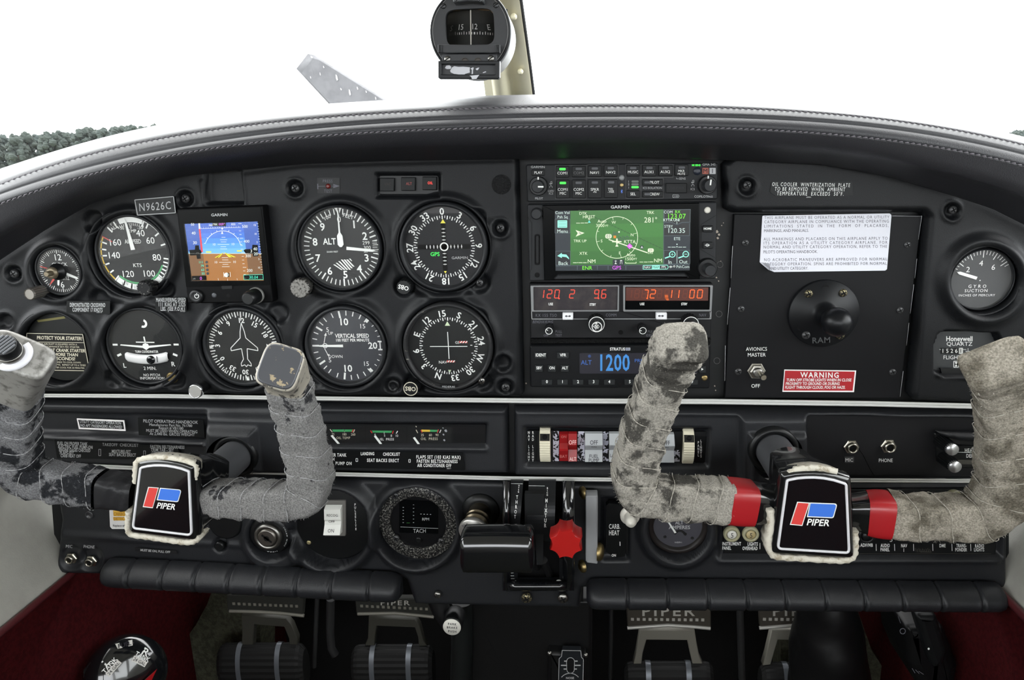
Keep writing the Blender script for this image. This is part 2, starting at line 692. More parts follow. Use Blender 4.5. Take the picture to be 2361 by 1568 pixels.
# ================================================================ materials
LEATHER = mat('black_leather', (40, 40, 44), .45, spec=.45, bump=(1300, .35, .0006))
COVER = mat('black_vinyl', (18, 19, 21), .42, spec=.2, bump=(1500, .3, .0005))
COVER_LIT = mat('black_vinyl_lit', (30, 31, 34), .42, spec=.35, bump=(1500, .3, .0005))  # same vinyl, lightened in colour to stand in for light missing low down
BLACKM = mat('black_paint', (17, 18, 19), .5, spec=.3, bump=(2500, .1, .0003))
BLACKP = mat('black_plastic', (15, 16, 17), .38, spec=.35)
GLOSSB = mat('gloss_black', (16, 17, 19), .12, coat=.6)
DIAL = mat('dial_black', (17, 18, 19), .6, spec=.3)
DIALG = mat('dial_grey', (46, 47, 49), .6)
VOID = mat('dark_void', (6, 6, 7), .8)
WHITE = mat('white_print', (228, 229, 226), .6)
GREYW = mat('grey_print', (172, 173, 174), .6)
DIMW = mat('dim_print', (92, 92, 92), .6)
CREAMW = mat('cream_print', (204, 198, 178), .6)
PAPER = mat('paper', (208, 208, 216), .7)
INKD = mat('black_print', (38, 38, 44), .7)
GREYINK = mat('grey_ink', (92, 92, 100), .7)
RED = mat('red_paint', (160, 26, 34), .4)
REDL = mat('red_print', (190, 48, 38), .5)
GREEN = mat('green_print', (58, 150, 90), .5)
YELLOW = mat('yellow_print', (214, 178, 60), .5)
ORANGE = mat('orange_print', (214, 110, 40), .5)
ALU = mat('brushed_aluminium', (206, 206, 203), .42, metal=.2, bump=(300, .2, .0003), stretch=(.05, 1, 8))
CHROME = mat('chrome', (225, 225, 228), .12, metal=1.)
STEEL = mat('steel', (140, 138, 134), .35, metal=1.)
BRASS = mat('dull_brass', (150, 132, 92), .4, metal=1.)
DARKST = mat('blackened_steel', (44, 44, 45), .35, metal=.6)
WORNM = mat('worn_black_metal', (26, 26, 27), .4, metal=.3, col2=(140, 138, 132), nscale=420, lo=.6, hi=.68)
CREAM = mat('cream_vinyl', (168, 167, 159), .6, bump=(600, .3, .0006), col2=(156, 154, 147), nscale=14)
REDC = mat('red_carpet', (58, 14, 16), .95, spec=.05, bump=(900, .6, .001), col2=(46, 10, 12), nscale=200)
OLIVE = mat('olive_carpet', (70, 70, 58), .95, spec=.05, bump=(700, .7, .0015), col2=(52, 52, 44), nscale=160)
POST = mat('cream_paint', (250, 243, 212), .4)
GLASS = glass('instrument_glass')
GLASSD = glass('dusty_glass', haze=.014)
GLASSM = glass('milky_glass', haze=.022)
SCREENG = glass('screen_glass', rough=.04)

# ================================================================ shell of the cabin
XL, XR = P(146, 1240, .012).x, P(2314, 1240, .012).x
ZKL, ZKR = P(140, 1318, .012).z, P(2312, 1345, .012).z
FY = .47                                   # firewall
RY = -1.75                                 # rear end of what is built
CZ = 1.35                                   # headliner


def quad(m, a, b, c, d, n=1):
    m.add([a, b, c, d], [(0, 1, 2, 3)])


def wall(x0, s, zk, name):
    """Side wall with a window opening, leaning outwards; s = outward sign."""
    def at(y, z):
        return (x0 + s * max(0, min(z, .99) - zk) * .34, y, z)
    m = M()
    sill, head = .83, 1.21
    ys = [RY, -1.62, -.95, -.85, -.12, .02, FY]
    zs = [zk - .004, .67, sill, head, CZ]
    for j in range(len(zs) - 1):
        for i in range(len(ys) - 1):
            if (j == 2 and i in (1, 3)) or (j > 1 and i > 3):
                continue
            q = [at(ys[i], zs[j]), at(ys[i + 1], zs[j]), at(ys[i + 1], zs[j + 1]), at(ys[i], zs[j + 1])]
            m.add(q, [(0, 1, 2, 3)])
    o = struct(name, m, CREAM)
    k = 0
    for i in (1, 3):
        g = M()
        g.add([at(ys[i], sill), at(ys[i + 1], sill), at(ys[i + 1], head), at(ys[i], head)], [(0, 1, 2, 3)])
        part('window_pane', g, glass('cabin_window', tint=(250, 252, 250)), o)
    return o


wall(XL, -1, ZKL, 'wall_left')
wall(XR, 1, ZKR, 'wall_right')
for nm, x0, s, zk in (('baseboard_left', XL, -1, ZKL), ('baseboard_right', XR, 1, ZKR)):
    m = M()
    xi = x0 - s * .004
    m.add([(xi, RY, 0), (xi, FY, 0), (xi, FY, zk), (xi, RY, zk)], [(0, 1, 2, 3)])
    o = struct(nm, m, REDC)
    t = M()
    t.tube([(xi, y, zk) for y in np.linspace(RY, FY, 12)], .0035, 8)
    part('piping', t, mat('red_vinyl', (74, 22, 26), .5), o)
m = M(); m.box((0, (RY + FY) / 2, -.01), 1.5, FY - RY, .02)
struct('floor', m, OLIVE)
m = M(); m.box((0, FY + .01, .4), 1.4, .02, .8)
FW = struct('wall_front', m, mat('dark_firewall', (16, 16, 16), .8))
m = M(); m.box((0, (RY - .02) / 2, CZ + .01), 1.6, -RY + .02, .02)
struct('ceiling', m, mat('headliner', (200, 198, 190), .8))

m = M(); m.box((0, RY - .01, .39), 1.6, .02, .78); m.box((0, RY - .01, (1.2 + CZ) / 2), 1.6, .02, CZ - 1.2)  # rear wall out of view, added to shade the footwell; gap lets in fill
struct('wall_back', m, mat('bulkhead', (150, 148, 142), .8))

# windshield: two panes that meet at the centre post
WB, WT = (.50, .89), (-.03, 1.34)            # base and top (Y, Z)
for k, s in ((1, -1), (2, 1)):
    m = M()
    cols = []
    for i in range(13):
        t = i / 12
        x = .03 + t * .62
        bow = .30 * t ** 2.2
        cols.append([(s * x - .06, WB[0] - bow + (WT[0] - WB[0] + bow * .4) * j / 6, WB[1] + (WT[1] - WB[1]) * j / 6) for j in range(7)])
    m.loops(cols, smooth=True, closed=False)
    struct('window_%d' % k, m, glass('windshield', tint=(252, 254, 253), haze=.065))

# ================================================================ outdoors
m = M(); m.add([(-400, -300, -.9), (400, -300, -.9), (400, 60, -.9), (-400, 60, -.9)], [(0, 1, 2, 3)])
struct('ground', m, mat('apron', (128, 127, 124), .9, col2=(112, 111, 108), nscale=.5))
m = M(); m.add([(-900, 60, -.9), (900, 60, -.9), (900, 1500, -.9), (-900, 1500, -.9)], [(0, 1, 2, 3)])
struct('ground', m, mat('meadow', (112, 114, 68), .95, col2=(92, 100, 56), nscale=.2))


def tree(u, vtop, dist, wpx, seed, label):
    rg = random.Random(seed)
    p = P(u, 372, dist)
    top = P(u, vtop, dist).z
    base = -.9
    hgt = top - base
    wid = wpx / FPX * (dist + .6)
    t = thing('broadleaf_tree', label, 'tree', (p.x, dist, base), 'trees beyond the airfield')
    tr = M(); tr.tube([(p.x, dist, base), (p.x + .1, dist, base + hgt * .5), (p.x, dist, base + hgt * .8)], [wid * .05, wid * .04, wid * .015], 7)
    part('trunk', tr, mat('bark', (88, 78, 66), .9), t)
    c = M()
    for k in range(70):
        a, e = rg.uniform(0, 6.28), rg.uniform(0, 1)
        zz = base + hgt * (.22 + .7 * e)
        rad = wid * .5 * math.sqrt(max(.05, 1 - abs(e - .4) ** 1.6 * 1.7)) * math.sqrt(rg.random())
        q = Vector((p.x + math.cos(a) * rad, dist + math.sin(a) * rad, zz))
        r = wid * rg.uniform(.10, .24)
        n1, n2 = 8, 6
        rings = []
        for j in range(n2 + 1):
            ph = math.pi * j / n2
            rings.append([tuple(q + Vector((math.sin(ph) * math.cos(6.283 * i / n1), math.sin(ph) * math.sin(6.283 * i / n1), math.cos(ph))) * r * rg.uniform(.7, 1.15)) for i in range(n1)])
        c.loops(rings, smooth=False)
    part('crown', c, mat('leaves_%d' % (seed % 3), [(42, 50, 46), (45, 52, 47), (40, 49, 47)][seed % 3], .95, col2=(38, 46, 42), nscale=.6), t)


TX = [(-44, 300), (-12, 306), (16, 309), (44, 306), (70, 301), (97, 306), (122, 299), (148, 296), (172, 302), (198, 292), (222, 289), (247, 293), (270, 288), (296, 285), (320, 283), (345, 287), (372, 284), (2336, 305), (2362, 299), (2388, 296)]
for i, (u, v) in enumerate(TX):
    look = ['bushy', 'tall', 'ragged', 'round', 'pale', 'dense'][i % 6]
    nth = 'first second third fourth fifth sixth seventh eighth ninth tenth eleventh twelfth thirteenth fourteenth fifteenth sixteenth seventeenth'.split()[i if i < 17 else i - 17]
    tree(u, v, 118 + (i * 37 % 11), 42, i, 'hazy %s tree, %s from the %s end of the treeline' % (look, nth, 'outer pilot-side' if i < 17 else 'inner copilot-side'))

# propeller
YP = 1.55
prop = thing('propeller', 'grey tapered propeller blade with bug marks rising behind the glareshield', 'propeller', P(1255, 560, YP))
PRG = mat('propeller_grey', (72, 72, 75), .6, col2=(82, 82, 85), nscale=30)
hc_ = P(1255, 560, YP)
fo = [(681, 158), (708, 123), (722, 126), (905, 240), (1060, 345), (1260, 540), (1240, 575), (1010, 480), (850, 330), (757, 240)]
for sgn in (1, -1):
    pts = [P(u, v, YP) for u, v in fo]
    if sgn < 0:
        pts = [hc_ * 2 - p for p in pts]
    c0 = sum(pts, Vector()) / len(pts)
    m = M()
    m.loops([[tuple(p + Vector((0, .02, 0))) for p in pts], [tuple(p + Vector((0, .006, 0))) for p in pts], [tuple(p + (c0 - p) * .06) for p in pts]], True, cap0=True, cap1=True)
    o = part('blade', m, PRG, prop)
    if sgn > 0:
        k = Ink(lambda u, v: tuple(P(u, v, YP - .004)))
        for u, v, r, a in ((776, 178, 3.4, 8), (746, 154, 1.6, 3), (806, 212, 3, 8), (824, 203, 2, 4), (786, 205, 2, 3), (844, 211, 1.6, 3), (866, 226, 1.4, 4), (738, 170, 1.2, 4), (716, 178, 1.2, 3), (718, 131, 3, 3)):
            k.poly([(u - r * .6, v - a * .8), (u + r * .3, v - a * .4), (u + r, v + a * .7), (u + r * .2, v + a), (u - r * .5, v + a * .2)])
        k.done('bug_marks', mat('bug_white', (200, 200, 204), .6), prop, ).__setitem__('kind', 'stuff')
m = M(); m.lathe(hc_ + Vector((0, -.12, 0)), [(.16, -.30), (.155, -.22), (.12, -.10), (.05, .0), (.0005, .02)][:0] or [(.17, 0), (.17, .02)], 40, ax=(0, 1, 0)); m.lathe(hc_ + Vector((0, -.1, 0)), [(.165, 0), (.15, .1), (.11, .22), (.05, .31), (.0005, .33)], 40, ax=(0, 1, 0))
part('spinner', m, mat('spinner_white', (190, 190, 188), .4), prop)
m = M()
rows = []
for y, w_, zt, zb in ((.49, .50, .86, .1), (.8, .48, .84, .05), (1.2, .40, .82, .15), (1.42, .28, hc_.z + .2, hc_.z - .22)):
    rows.append([(hc_.x * (y - .49) + w_ * (abs(math.cos(a)) ** .5) * math.copysign(1, math.cos(a)), y, (zt + zb) / 2 + (zt - zb) / 2 * (abs(math.sin(a)) ** .5) * math.copysign(1, math.sin(a))) for a in [2 * math.pi * i / 36 for i in range(36)]])
m.loops(rows, True, cap1=True)
part('engine_cowl', m, mat('cowl_white', (170, 170, 168), .4), FW)

# ================================================================ glareshield
rowS = cfit([(-60, 408), (0, 390), (98, 358), (208, 324), (300, 301), (400, 281), (500, 266), (600, 253), (754, 240), (890, 231), (1040, 223), (1180, 218), (1400, 217), (1600, 224), (1741, 231), (1901, 245), (2168, 277), (2361, 317), (2430, 334)], 7)
row1 = cfit([(-60, 452), (0, 427), (148, 372), (296, 335), (445, 307), (593, 286), (700, 274), (923, 260), (1100, 250.5), (1340, 244), (1634, 249), (1901, 261), (2115, 285), (2361, 335), (2430, 352)], 7)
rowM = cfit([(-60, 470), (0, 448.5), (148, 399), (296.5, 361.6), (445, 333.4), (593, 310), (700, 298), (1100, 273), (1340, 268), (1634, 270), (1901, 281), (2115, 305.5), (2361, 356), (2430, 374)], 7)
row2 = cfit([(-60, 492), (0, 471), (148, 422), (296.5, 378), (445, 348), (593, 330.5), (700, 318.6), (1100, 293), (1340, 293), (1634, 296), (1901, 308), (2115, 332), (2361, 384), (2430, 402)], 7)
BPT = [(-90, 650), (-40, 630), (0, 601), (107, 530), (214, 469), (321, 434), (415, 408), (554, 393), (700, 379), (900, 372), (1200, 368), (1450, 364), (1670, 370), (1899, 382), (2047, 408), (2195, 452), (2287, 482), (2361, 519), (2430, 550)]
rowB = lambda u: float(np.interp(u, [p[0] for p in BPT], [p[1] for p in BPT]))


def prof(u):
    s, a, mm, b, e = rowS(u), row1(u), rowM(u), row2(u), rowB(u)
    L = b + .55 * (e - b)
    return [(e - 1, -.0135), (e - 2, -.016), (e - 4, -.022), (L + 6, -.040), (L, -.051), (L - 8, -.056), ((b + L) / 2, -.0605), (b + 4, -.0630), (b + 1.2, -.0634), (b, -.0624), (b - 1.2, -.0632),
            ((b + mm) / 2, -.0622), (mm + 2.5, -.0590), (mm, -.0562), (mm - 2.5, -.0572), ((a + mm) / 2, -.0540), (a + 1.5, -.0488), (a, -.0470), (a - 1.5, -.0470),
            (a + (s - a) * .3, -.039), (a + (s - a) * .55, -.027), (a + (s - a) * .8, -.008), (s, .025), (s + 2, .07), (s + 7, .16), (s + 14, .30), (s + 24, .48)]


us = np.linspace(-75, 2425, 170)
m = M()
m.loops([[tuple(P(u, v, y)) for v, y in prof(u)] for u in us], True, closed=False)
GSH = thing('glareshield', 'black stitched leather glareshield arching over the whole instrument panel', 'glareshield', P(1180, 300, 0))
part('leather_cover', m, LEATHER, GSH)
THREAD = mat('grey_thread', (96, 92, 98), .7)
for nm, fn, y, sl in (('stitching', row1, -.0476, 1.), ('stitching', row2, -.0636, -1.)):
    m = M()
    u = -60.
    while u < 2420:
        L = 8.5 if u < 700 else 9.5
        v0, v1 = fn(u), fn(u + L)
        a, b = P(u, v0 - sl * 1.0, y), P(u + L, v1 + sl * 1.0, y)
        m.tube([a, (a + b) / 2 + Vector((0, -.0006, 0)), b], [.0003, .0006, .0003], 5)
        u += L + 4.2
    part(nm, m, THREAD, GSH, kind='stuff')

# ================================================================ panel base, trim strips
IP = thing('instrument_panel', 'black instrument panel base plate behind the padded covers and radios', 'instrument panel', P(1180, 700, .006))
m = M(); m.plate(pxo([(u, rowB(u) - 24) for u in np.linspace(-95, 2450, 50)] + [(2450, 1098), (-95, 1098)], .006), .006, .016, back=True)
part('panel_plate', m, BLACKM, IP)


def strip(pts, wd, y0, name):
    m = M()
    R = []
    for (u, v), w_ in zip(pts, wd):
        h = w_ / 2
        R.append([tuple(P(u, v + a * h, y)) for a, y in ((-1, .004), (-1, y0 + .002), (-.8, y0), (-.25, y0), (-.15, y0 + .0012), (.05, y0 + .0012), (.15, y0), (.8, y0), (1, y0 + .002), (1, .004))])
    m.loops(R, False, closed=False)
    struct(name, m, ALU)


strip([(-95, 905), (60, 912), (390, 913.5), (710, 918.5), (1211, 924), (1640, 926), (2000, 931), (2260, 937), (2450, 944)], [9, 9, 10, 10, 12, 13, 13, 13, 13], -.013, 'trim_1')
strip([(-95, 1062), (91, 1070), (450, 1085), (757, 1093), (1168, 1103), (1418, 1106), (1966, 1107.5), (2239, 1109), (2330, 1111)], [10] * 9, -.013, 'trim_2')

# screws shared by many things
def screw_mesh(name, hm, sm, slot=False, n=20):
    m = M()
    m.lathe((0, 0, 0), [(1, -.3), (1, .12), (.86, .34), (.5, .46), (.0001, .5)], n)
    m.cur = 1
    for a in ((0,) if slot else (0, math.pi / 2)):
        c, s = math.cos(a + .5), math.sin(a + .5)
        L, W = (.96 if slot else .62), .13
        q = [(L * c - W * s, L * s + W * c), (-L * c - W * s, -L * s + W * c), (-L * c + W * s, -L * s - W * c), (L * c + W * s, L * s - W * c)]
        m.plate(q, -.53, -.2)
    return mesh(name, m, [hm, sm])


SCRB = screw_mesh('screw_black', mat('screw_black', (62, 62, 63), .35, metal=.3), VOID)
SCRS = screw_mesh('screw_steel', STEEL, VOID)
SCRW = screw_mesh('screw_worn', mat('screw_worn', (40, 39, 37), .35, metal=.6, col2=(170, 158, 120), nscale=3, lo=.5, hi=.6), VOID)
SLOTS = screw_mesh('screw_slotted', STEEL, VOID, True)
SLOTB = screw_mesh('screw_slotted_black', mat('screw_grey', (70, 71, 73), .35, metal=.7), VOID, True)


def screw(parent, u, v, rpx, Y, me=None, rot=0., name='screw'):
    return piece(name, me or SCRB, parent, P(u, v, Y), rpx / S(u, v, Y), rot)


# ================================================================ padded covers of the upper panel
top = [(u, rowB(u) - 26) for u in np.linspace(-90, 1190, 40)]
polyL = top + [(1197, 372), (1209, 905), (1200, 914), (900, 911), (400, 906), (-90, 898)]
# dial centre px, plane of the dial, bezel radius px on that plane
GSPEC = {'clock': ((138, 625), -.008, 55), 'asi': ((311, 586), -.005, 90), 'alt': ((787, 571), -.009, 96), 'cdi': ((1024, 569), -.011, 101), 'blank': ((136, 802), -.006, 78),
         'turn': ((336, 798), -.007, 88), 'dg': ((561, 799), -.007, 91), 'vsi': ((800, 797), -.006, 93), 'nav': ((1034, 798), -.011, 101), 'suck': ((2260, 644), -.005, 73)}


def hole(n):
    c, y, r = GSPEC[n]
    p = P(c[0], c[1], y)
    u, v = proj((p.x, -.010, p.z))
    return u, v, (r / S(c[0], c[1], y) + .0014) * S(u, v, -.010)


GA = [hole(n) for n in GSPEC if n != 'suck']
GR = hole('suck')
ops = []
for (u, v, r) in GA:
    ops.append(('ring', u, v, r + 9, 10, .0034))
    ops.append(('circ', u, v, r - 3, 6, -.006))
for (u, v) in ((428, 458), (681, 434), (1154, 526), (907, 890), (1166, 893), (33, 631), (12, 742), (1160, 837)):
    ops += [('circ', u, v, 17, 9, -.0045), ('ring', u, v, 21, 5, .0012)]
ops += [('poly', [(868, 402), (1014, 402), (1014, 455), (868, 455)], 8, -.006),
        ('poly', [(470, 380), (556, 390), (563, 470), (476, 470)], 7, -.007),
        ('poly', [(556, 380), (700, 360), (1190, 352), (1190, 372), (700, 384), (560, 402)], 8, .001),
        ('line', [(556, 398), (563, 470)], 4, .0025), ('line', [(466, 420), (472, 470)], 5, .0015)]
# ears for the corner screws of the round instruments
for (u, v) in ((1100, 505), (1106, 652), (933, 660), (1103, 735), (1112, 880), (957, 882), (700, 655), (735, 872), (640, 895), (403, 875), (268, 872), (230, 690), (378, 668), (215, 510), (512, 720), (640, 722)):
    ops += [('circ', u, v, 22, 12, -.005)]
LC = thing('panel_cover', 'black padded panel cover on the pilot side, moulded round the flight instruments', 'panel cover', P(600, 700, 0))
m = field(polyL, 4., .002, ops, .012, 16, [(u, v, r + 1) for u, v, r in GA])
part('padded_shell', m, COVER, LC)
for (u, v) in ((428, 458), (681, 434), (1154, 526), (1166, 893), (33, 631)):
    screw(LC, u, v, 9.5, -.0078)
pl = M(); pl.lathe(P(907, 890, -.0055), [(.007, 0), (.007, .001), (.0025, .0015), (.0022, -.002)], 24)
part('grommet', pl, BLACKP, LC)
# walls of the round cut-outs
for (u, v, r) in GA:
    w = M()
    c = P(u, v, -.010)
    R_ = (r + 1) / S(u, v, -.010)
    w.lathe((c.x, 0, c.z), [(R_ + .0030, .0100), (R_ + .0020, .0124), (R_ + .0009, .0130), (R_ - .0001, .0120), (R_ - .0006, .008), (R_ - .0006, -.0045)], 64, cap=False)
    part('cutout_rim', w, COVER, LC)

polyR = [(1664, 378)] + [(u, rowB(u) - 26) for u in np.linspace(1700, 2440, 24)] + [(2440, 940), (2180, 926), (2104, 922), (2092, 905), (2131, 500), (2122, 490), (1690, 491), (1668, 480)]
ops = []
ops += [('ring', GR[0], GR[1], GR[2] + 13, 15, .006), ('circ', GR[0], GR[1], GR[2] - 4, 6, -.004)]
for (u, v) in ((1722, 430), (2195, 487)):
    ops += [('circ', u, v, 17, 9, -.0045), ('ring', u, v, 22, 5, .0012)]
HOB = [(2166, 772), (2184, 764), (2300, 770), (2345, 866), (2174, 868), (2157, 856), (2155, 800)]
ops += [('poly', HOB, 6, -.010), ('line', [(2164, 865), (2260, 872)], 5, .002)]
RC = thing('panel_cover', 'black padded panel cover on the copilot side, framing the flat plate with the ball mount', 'panel cover', P(2200, 700, 0))
m = field(polyR, 4., .002, ops, .012, 16, [(GR[0], GR[1], GR[2] + 1)])
part('padded_shell', m, COVER, RC)
for (u, v) in ((1723, 427), (2197, 484)):
    screw(RC, u, v, 9.5, -.0078)
w = M(); c = P(GR[0], GR[1], -.010); R_ = (GR[2] + 1) / S(GR[0], GR[1], -.010)
w.lathe((c.x, 0, c.z), [(R_ + .0030, .0100), (R_ + .0020, .0124), (R_ + .0009, .0130), (R_ - .0001, .0120), (R_ - .0006, .008), (R_ - .0006, -.0045)], 64, cap=False)
part('cutout_rim', w, COVER, RC)

# ================================================================ middle band
MC = thing('middle_panel_cover', 'black moulded middle panel on the pilot side, holding the oil and fuel gauge strip', 'panel cover', P(600, 1010, 0))
poly = [(-90, 920), (400, 926), (900, 932), (1172, 935), (1174, 1088), (900, 1086), (500, 1078), (-90, 1058)]
ops = [('line', [(70, 1003), (480, 1019)], 5, .008), ('poly', [(60, 950), (478, 958), (482, 1010), (60, 996)], 8, -.004),
       ('poly', [(483, 952), (680, 956), (690, 1090), (483, 1090)], 20, .009), ('poly', [(490, 980), (596, 984), (606, 1075), (490, 1072)], 22, .007),
       ('poly', [(690, 977), (1122, 979), (1120, 1029), (690, 1027)], 5, -.008), ('line', [(-60, 932), (700, 943), (1160, 947)], 5, .002),
       ('line', [(690, 1033), (1120, 1037)], 4, .0015)]
part('padded_shell', field(poly, 4., .004, ops, .012, 12, [(547, 1048, 56)]), COVER_LIT, MC)
MR = thing('middle_panel_cover', 'black moulded middle panel on the copilot side, with the switch pocket', 'panel cover', P(1500, 1010, 0))
poly = [(1185, 937), (1700, 939), (2330, 948), (2330, 1102), (1900, 1100), (1400, 1098), (1186, 1092)]
ops = [('poly', [(1212, 990), (1634, 993), (1628, 1074), (1216, 1070)], 18, -.010), ('poly', [(1706, 958), (1860, 958), (1858, 1105), (1706, 1105)], 16, .008),
       ('poly', [(1724, 993), (1853, 993), (1853, 1105), (1724, 1105)], 10, .005), ('line', [(1200, 948), (1700, 953), (2330, 962)], 5, .002),
       ('poly', [(1856, 957), (2330, 966), (2330, 1106), (1852, 1106)], 4, -.005)]
part('padded_shell', field(poly, 4., .004, ops, .012, 12, [(1784, 1038, 58)]), COVER_LIT, MR)

# ================================================================ lower panel
LP = thing('lower_panel', 'black lower panel under the second trim strip, from the headphone jacks to the breakers', 'panel', P(1100, 1200, .012))
poly = [(128, 1072), (700, 1090), (1400, 1104), (2316, 1108), (2316, 1352), (1345, 1350), (1338, 1396), (958, 1388), (938, 1330), (905, 1316), (262, 1292), (246, 1320), (152, 1318), (137, 1306), (149, 1190)]
ops = [('circ', 768, 1212, 108, 22, .010), ('circ', 768, 1212, 88, 8, -.017), ('circ', 963, 1208, 108, 22, .010), ('circ', 963, 1208, 90, 8, -.016),
       ('circ', 636, 1236, 76, 20, .007), ('circ', 630, 1232, 52, 8, -.013), ('circ', 1563, 1215, 92, 22, .009), ('circ', 1563, 1215, 68, 8, -.015),
       ('poly', [(1640, 1120), (2320, 1118), (2310, 1285), (1660, 1288)], 14, -.006), ('line', [(1660, 1290), (2300, 1290)], 8, .003),
       ('circ', 165, 1286, 27, 8, -.004), ('circ', 209, 1290, 27, 8, -.004), ('circ', 508, 1257, 15, 6, -.008),
       ('poly', [(140, 1225), (260, 1232), (310, 1244), (560, 1252), (560, 1262), (140, 1240)], 14, .002),
       ('poly', [(1388, 1150), (1448, 1150), (1448, 1292), (1388, 1292)], 10, -.006)]
part('moulded_shell', field(poly, 4., .016, ops, .012, 14), COVER_LIT, LP)
m = M(); m.plate(pxo([(112, 1064), (2326, 1100), (2326, 1330), (1345, 1330), (1345, 1388), (960, 1380), (930, 1310), (130, 1300)], .018), .018, .024, back=True)
part('backing_plate', m, BLACKM, LP)


def pad(name, label, x0, x1, vt0, vt1, vb0, vb1, ribs, cut1=0):
    """Ribbed knee pad: a roll between two pixel lines."""
    t = thing(name, label, 'knee pad', P((x0 + x1) / 2, (vt0 + vb0) / 2, 0))
    m = M()
    R = []
    us = np.arange(x0, x1 + 1, 2.0)
    for u in us:
        k = (u - x0) / (x1 - x0)
        g = sum(math.exp(-((u - r) / 2.8) ** 2) - .12 * math.exp(-((u - r + 8) / 4.) ** 2) - .12 * math.exp(-((u - r - 8) / 4.) ** 2) for r in ribs)
        en = 1 - math.exp(-min(u - x0, x1 - u) / 7.)
        vt, vb = vt0 + (vt1 - vt0) * k, vb0 + (vb1 - vb0) * k
        cm = P(u, (vt + vb) / 2, .0)
        hz = (P(u, vt, .0).z - P(u, vb, .0).z) / 2
        ring = []
        for i in range(15):
            a = math.radians(-100 + 290 * i / 14)
            rr_ = (1 - .11 * g) * (.55 + .45 * en)
            ring.append((cm.x, -.001 - (.023 * math.cos(a) * rr_ if math.cos(a) > 0 else 0), cm.z + hz * math.sin(a) * rr_))
        R.append(ring)
    m.loops(R, True, closed=True, cap0=True, cap1=True)
    part('ribbed_pad', m, COVER_LIT, t)
    return t


pad('knee_pad', 'black ribbed knee pad under the lower panel on the pilot side', 252, 930, 1282, 1317, 1340, 1376, [322, 398, 472, 548, 622, 700, 778, 862])
pad('knee_pad', 'black ribbed knee pad under the breaker panel on the copilot side', 1352, 2302, 1330, 1338, 1390, 1394, [1444, 1534, 1625, 1712, 1798, 1887, 1974, 2060, 2147, 2237])
# ================================================================ round instruments
BEZ = mat('bezel_black', (30, 31, 33), .4, bump=(900, .15, .0002))


def gauge(name, label, cd, rd, Yd, Yb, rb, bez=BEZ, dial=DIAL, cat='gauge', gl=GLASSD, back=-.0, lip=.10):
    """Dial centre cd (pixels, on plane Yd), dial radius rd px, bezel front plane Yb, bezel outer radius rb px."""
    s = S(cd[0], cd[1], Yd)
    R, RB = rd / s, rb / s
    c = P(cd[0], cd[1], Yd)
    t = thing(name, label, cat, c)
    m = M()
    h = lambda y: -y
    m.lathe((c.x, 0, c.z), [(RB, -.0045), (RB, h(Yb) - .0012), (RB - .0010, h(Yb)), (R + (RB - R) * lip, h(Yb)), (R * 1.0, h(Yb) - .0012), (R * .985, h(Yd) - .0003)], 72, cap=False)
    m.lathe((c.x, 0, c.z), [(RB, -.0045), (.001, -.0045)], 72, cap=False)
    part('bezel', m, bez, t)
    m = M(); m.lathe((c.x, 0, c.z), [(R * 1.0, h(Yd) - .0006), (R * 1.0, h(Yd)), (.0005, h(Yd))], 64, smooth=False)
    part('dial_face', m, dial, t)
    if gl:
        m = M(); yg = Yd - max(.0022, (Yd - Yb) * .55)
        m.lathe((c.x, 0, c.z), [(R * 1.0, -yg), (.0005, -yg)], 64, smooth=False)
        part('glass', m, gl, t)
    return t, df(cd, R, Yd - .00025), R, c


def needle(t, fr0, Yd, pts, name='needle', m=WHITE, lift=.0009):
    """Flat pointer with thickness: dial-frame outline."""
    q = [fr0(*p) for p in pts]
    mm = M(); mm.plate(ccw([(a[0], a[2]) for a in q]), Yd - lift - .0004, Yd - lift)
    part(name, mm, m, t)


def bar(a, r0, r1, w0, w1, tip=0):
    """Pointer outline from radius r0 to r1 at a degrees, optional tip length."""
    t = math.radians(a); s, k = math.sin(t), -math.cos(t)
    o = [(r0, -w0), (r1, -w1)] + ([(r1 + tip, 0)] if tip else []) + [(r1, w1), (r0, w0)]
    return [(r * s - w * k, r * k + w * s) for r, w in o]


def knob(t, u, v, Y0, r0, L, name='knob', m=BLACKP, r1=None, n=36, flut=.04, nfl=18, Y=None, capm=None, r_unit=True):
    """Turned knob standing on plane Y0 at base pixel (u, v), length L metres."""
    c = P(u, v, Y0)
    s = S(u, v, Y0)
    r0 = r0 / s; r1 = r1 / s if r1 else r0 * .94
    mm = M()
    mm.lathe(c, [(r0, 0), (r0, L * .2), (r1, L * .92), (r1 * .9, L)], n if not nfl else nfl * 4, smooth=not nfl, flut=flut if nfl else 0, nfl=nfl)
    o = part(name, mm, m, t)
    return o, P(u, v, Y0) + Vector((0, -L, 0)), r1


# ---- clock
t, fr, R, c = gauge('cockpit_clock', 'small round quartz clock with white hands, topmost of the pilot-side corner', (138, 625), 49, -.008, -.011, 55, cat='clock')
k = Ink(fr)
for i in range(60):
    k.tick((0, 0), 84 if i % 5 else 78, 96, i * 6, 1.8 if i % 5 else 3.4)
k.text('12', 0, -62, 27); k.text('6', 0, 62, 27); k.text('CLOCK', 4, -30, 15); k.text('QUARTZ', 6, 33, 15)
k.done('markings', WHITE, t)
needle(t, fr, -.008, bar(112, 0, 86, 7, 5, 6)); needle(t, fr, -.008, bar(192, 0, 62, 5, 4, 5), lift=.0016)
needle(t, fr, -.008, bar(286, -12, 84, 2.5, 1.5, 3), 'red_hand', REDL, .002)
needle(t, fr, -.008, bar(222, 30, 82, 7, 1, 2), 'red_hand', REDL, .0012)
m = M(); q = P(136, 626, -.009); m.lathe(q, [(.0075, 0), (.0075, .003), (.004, .004), (.0032, .009), (.0028, .010)], 32)
part('setting_post', m, BLACKP, t)
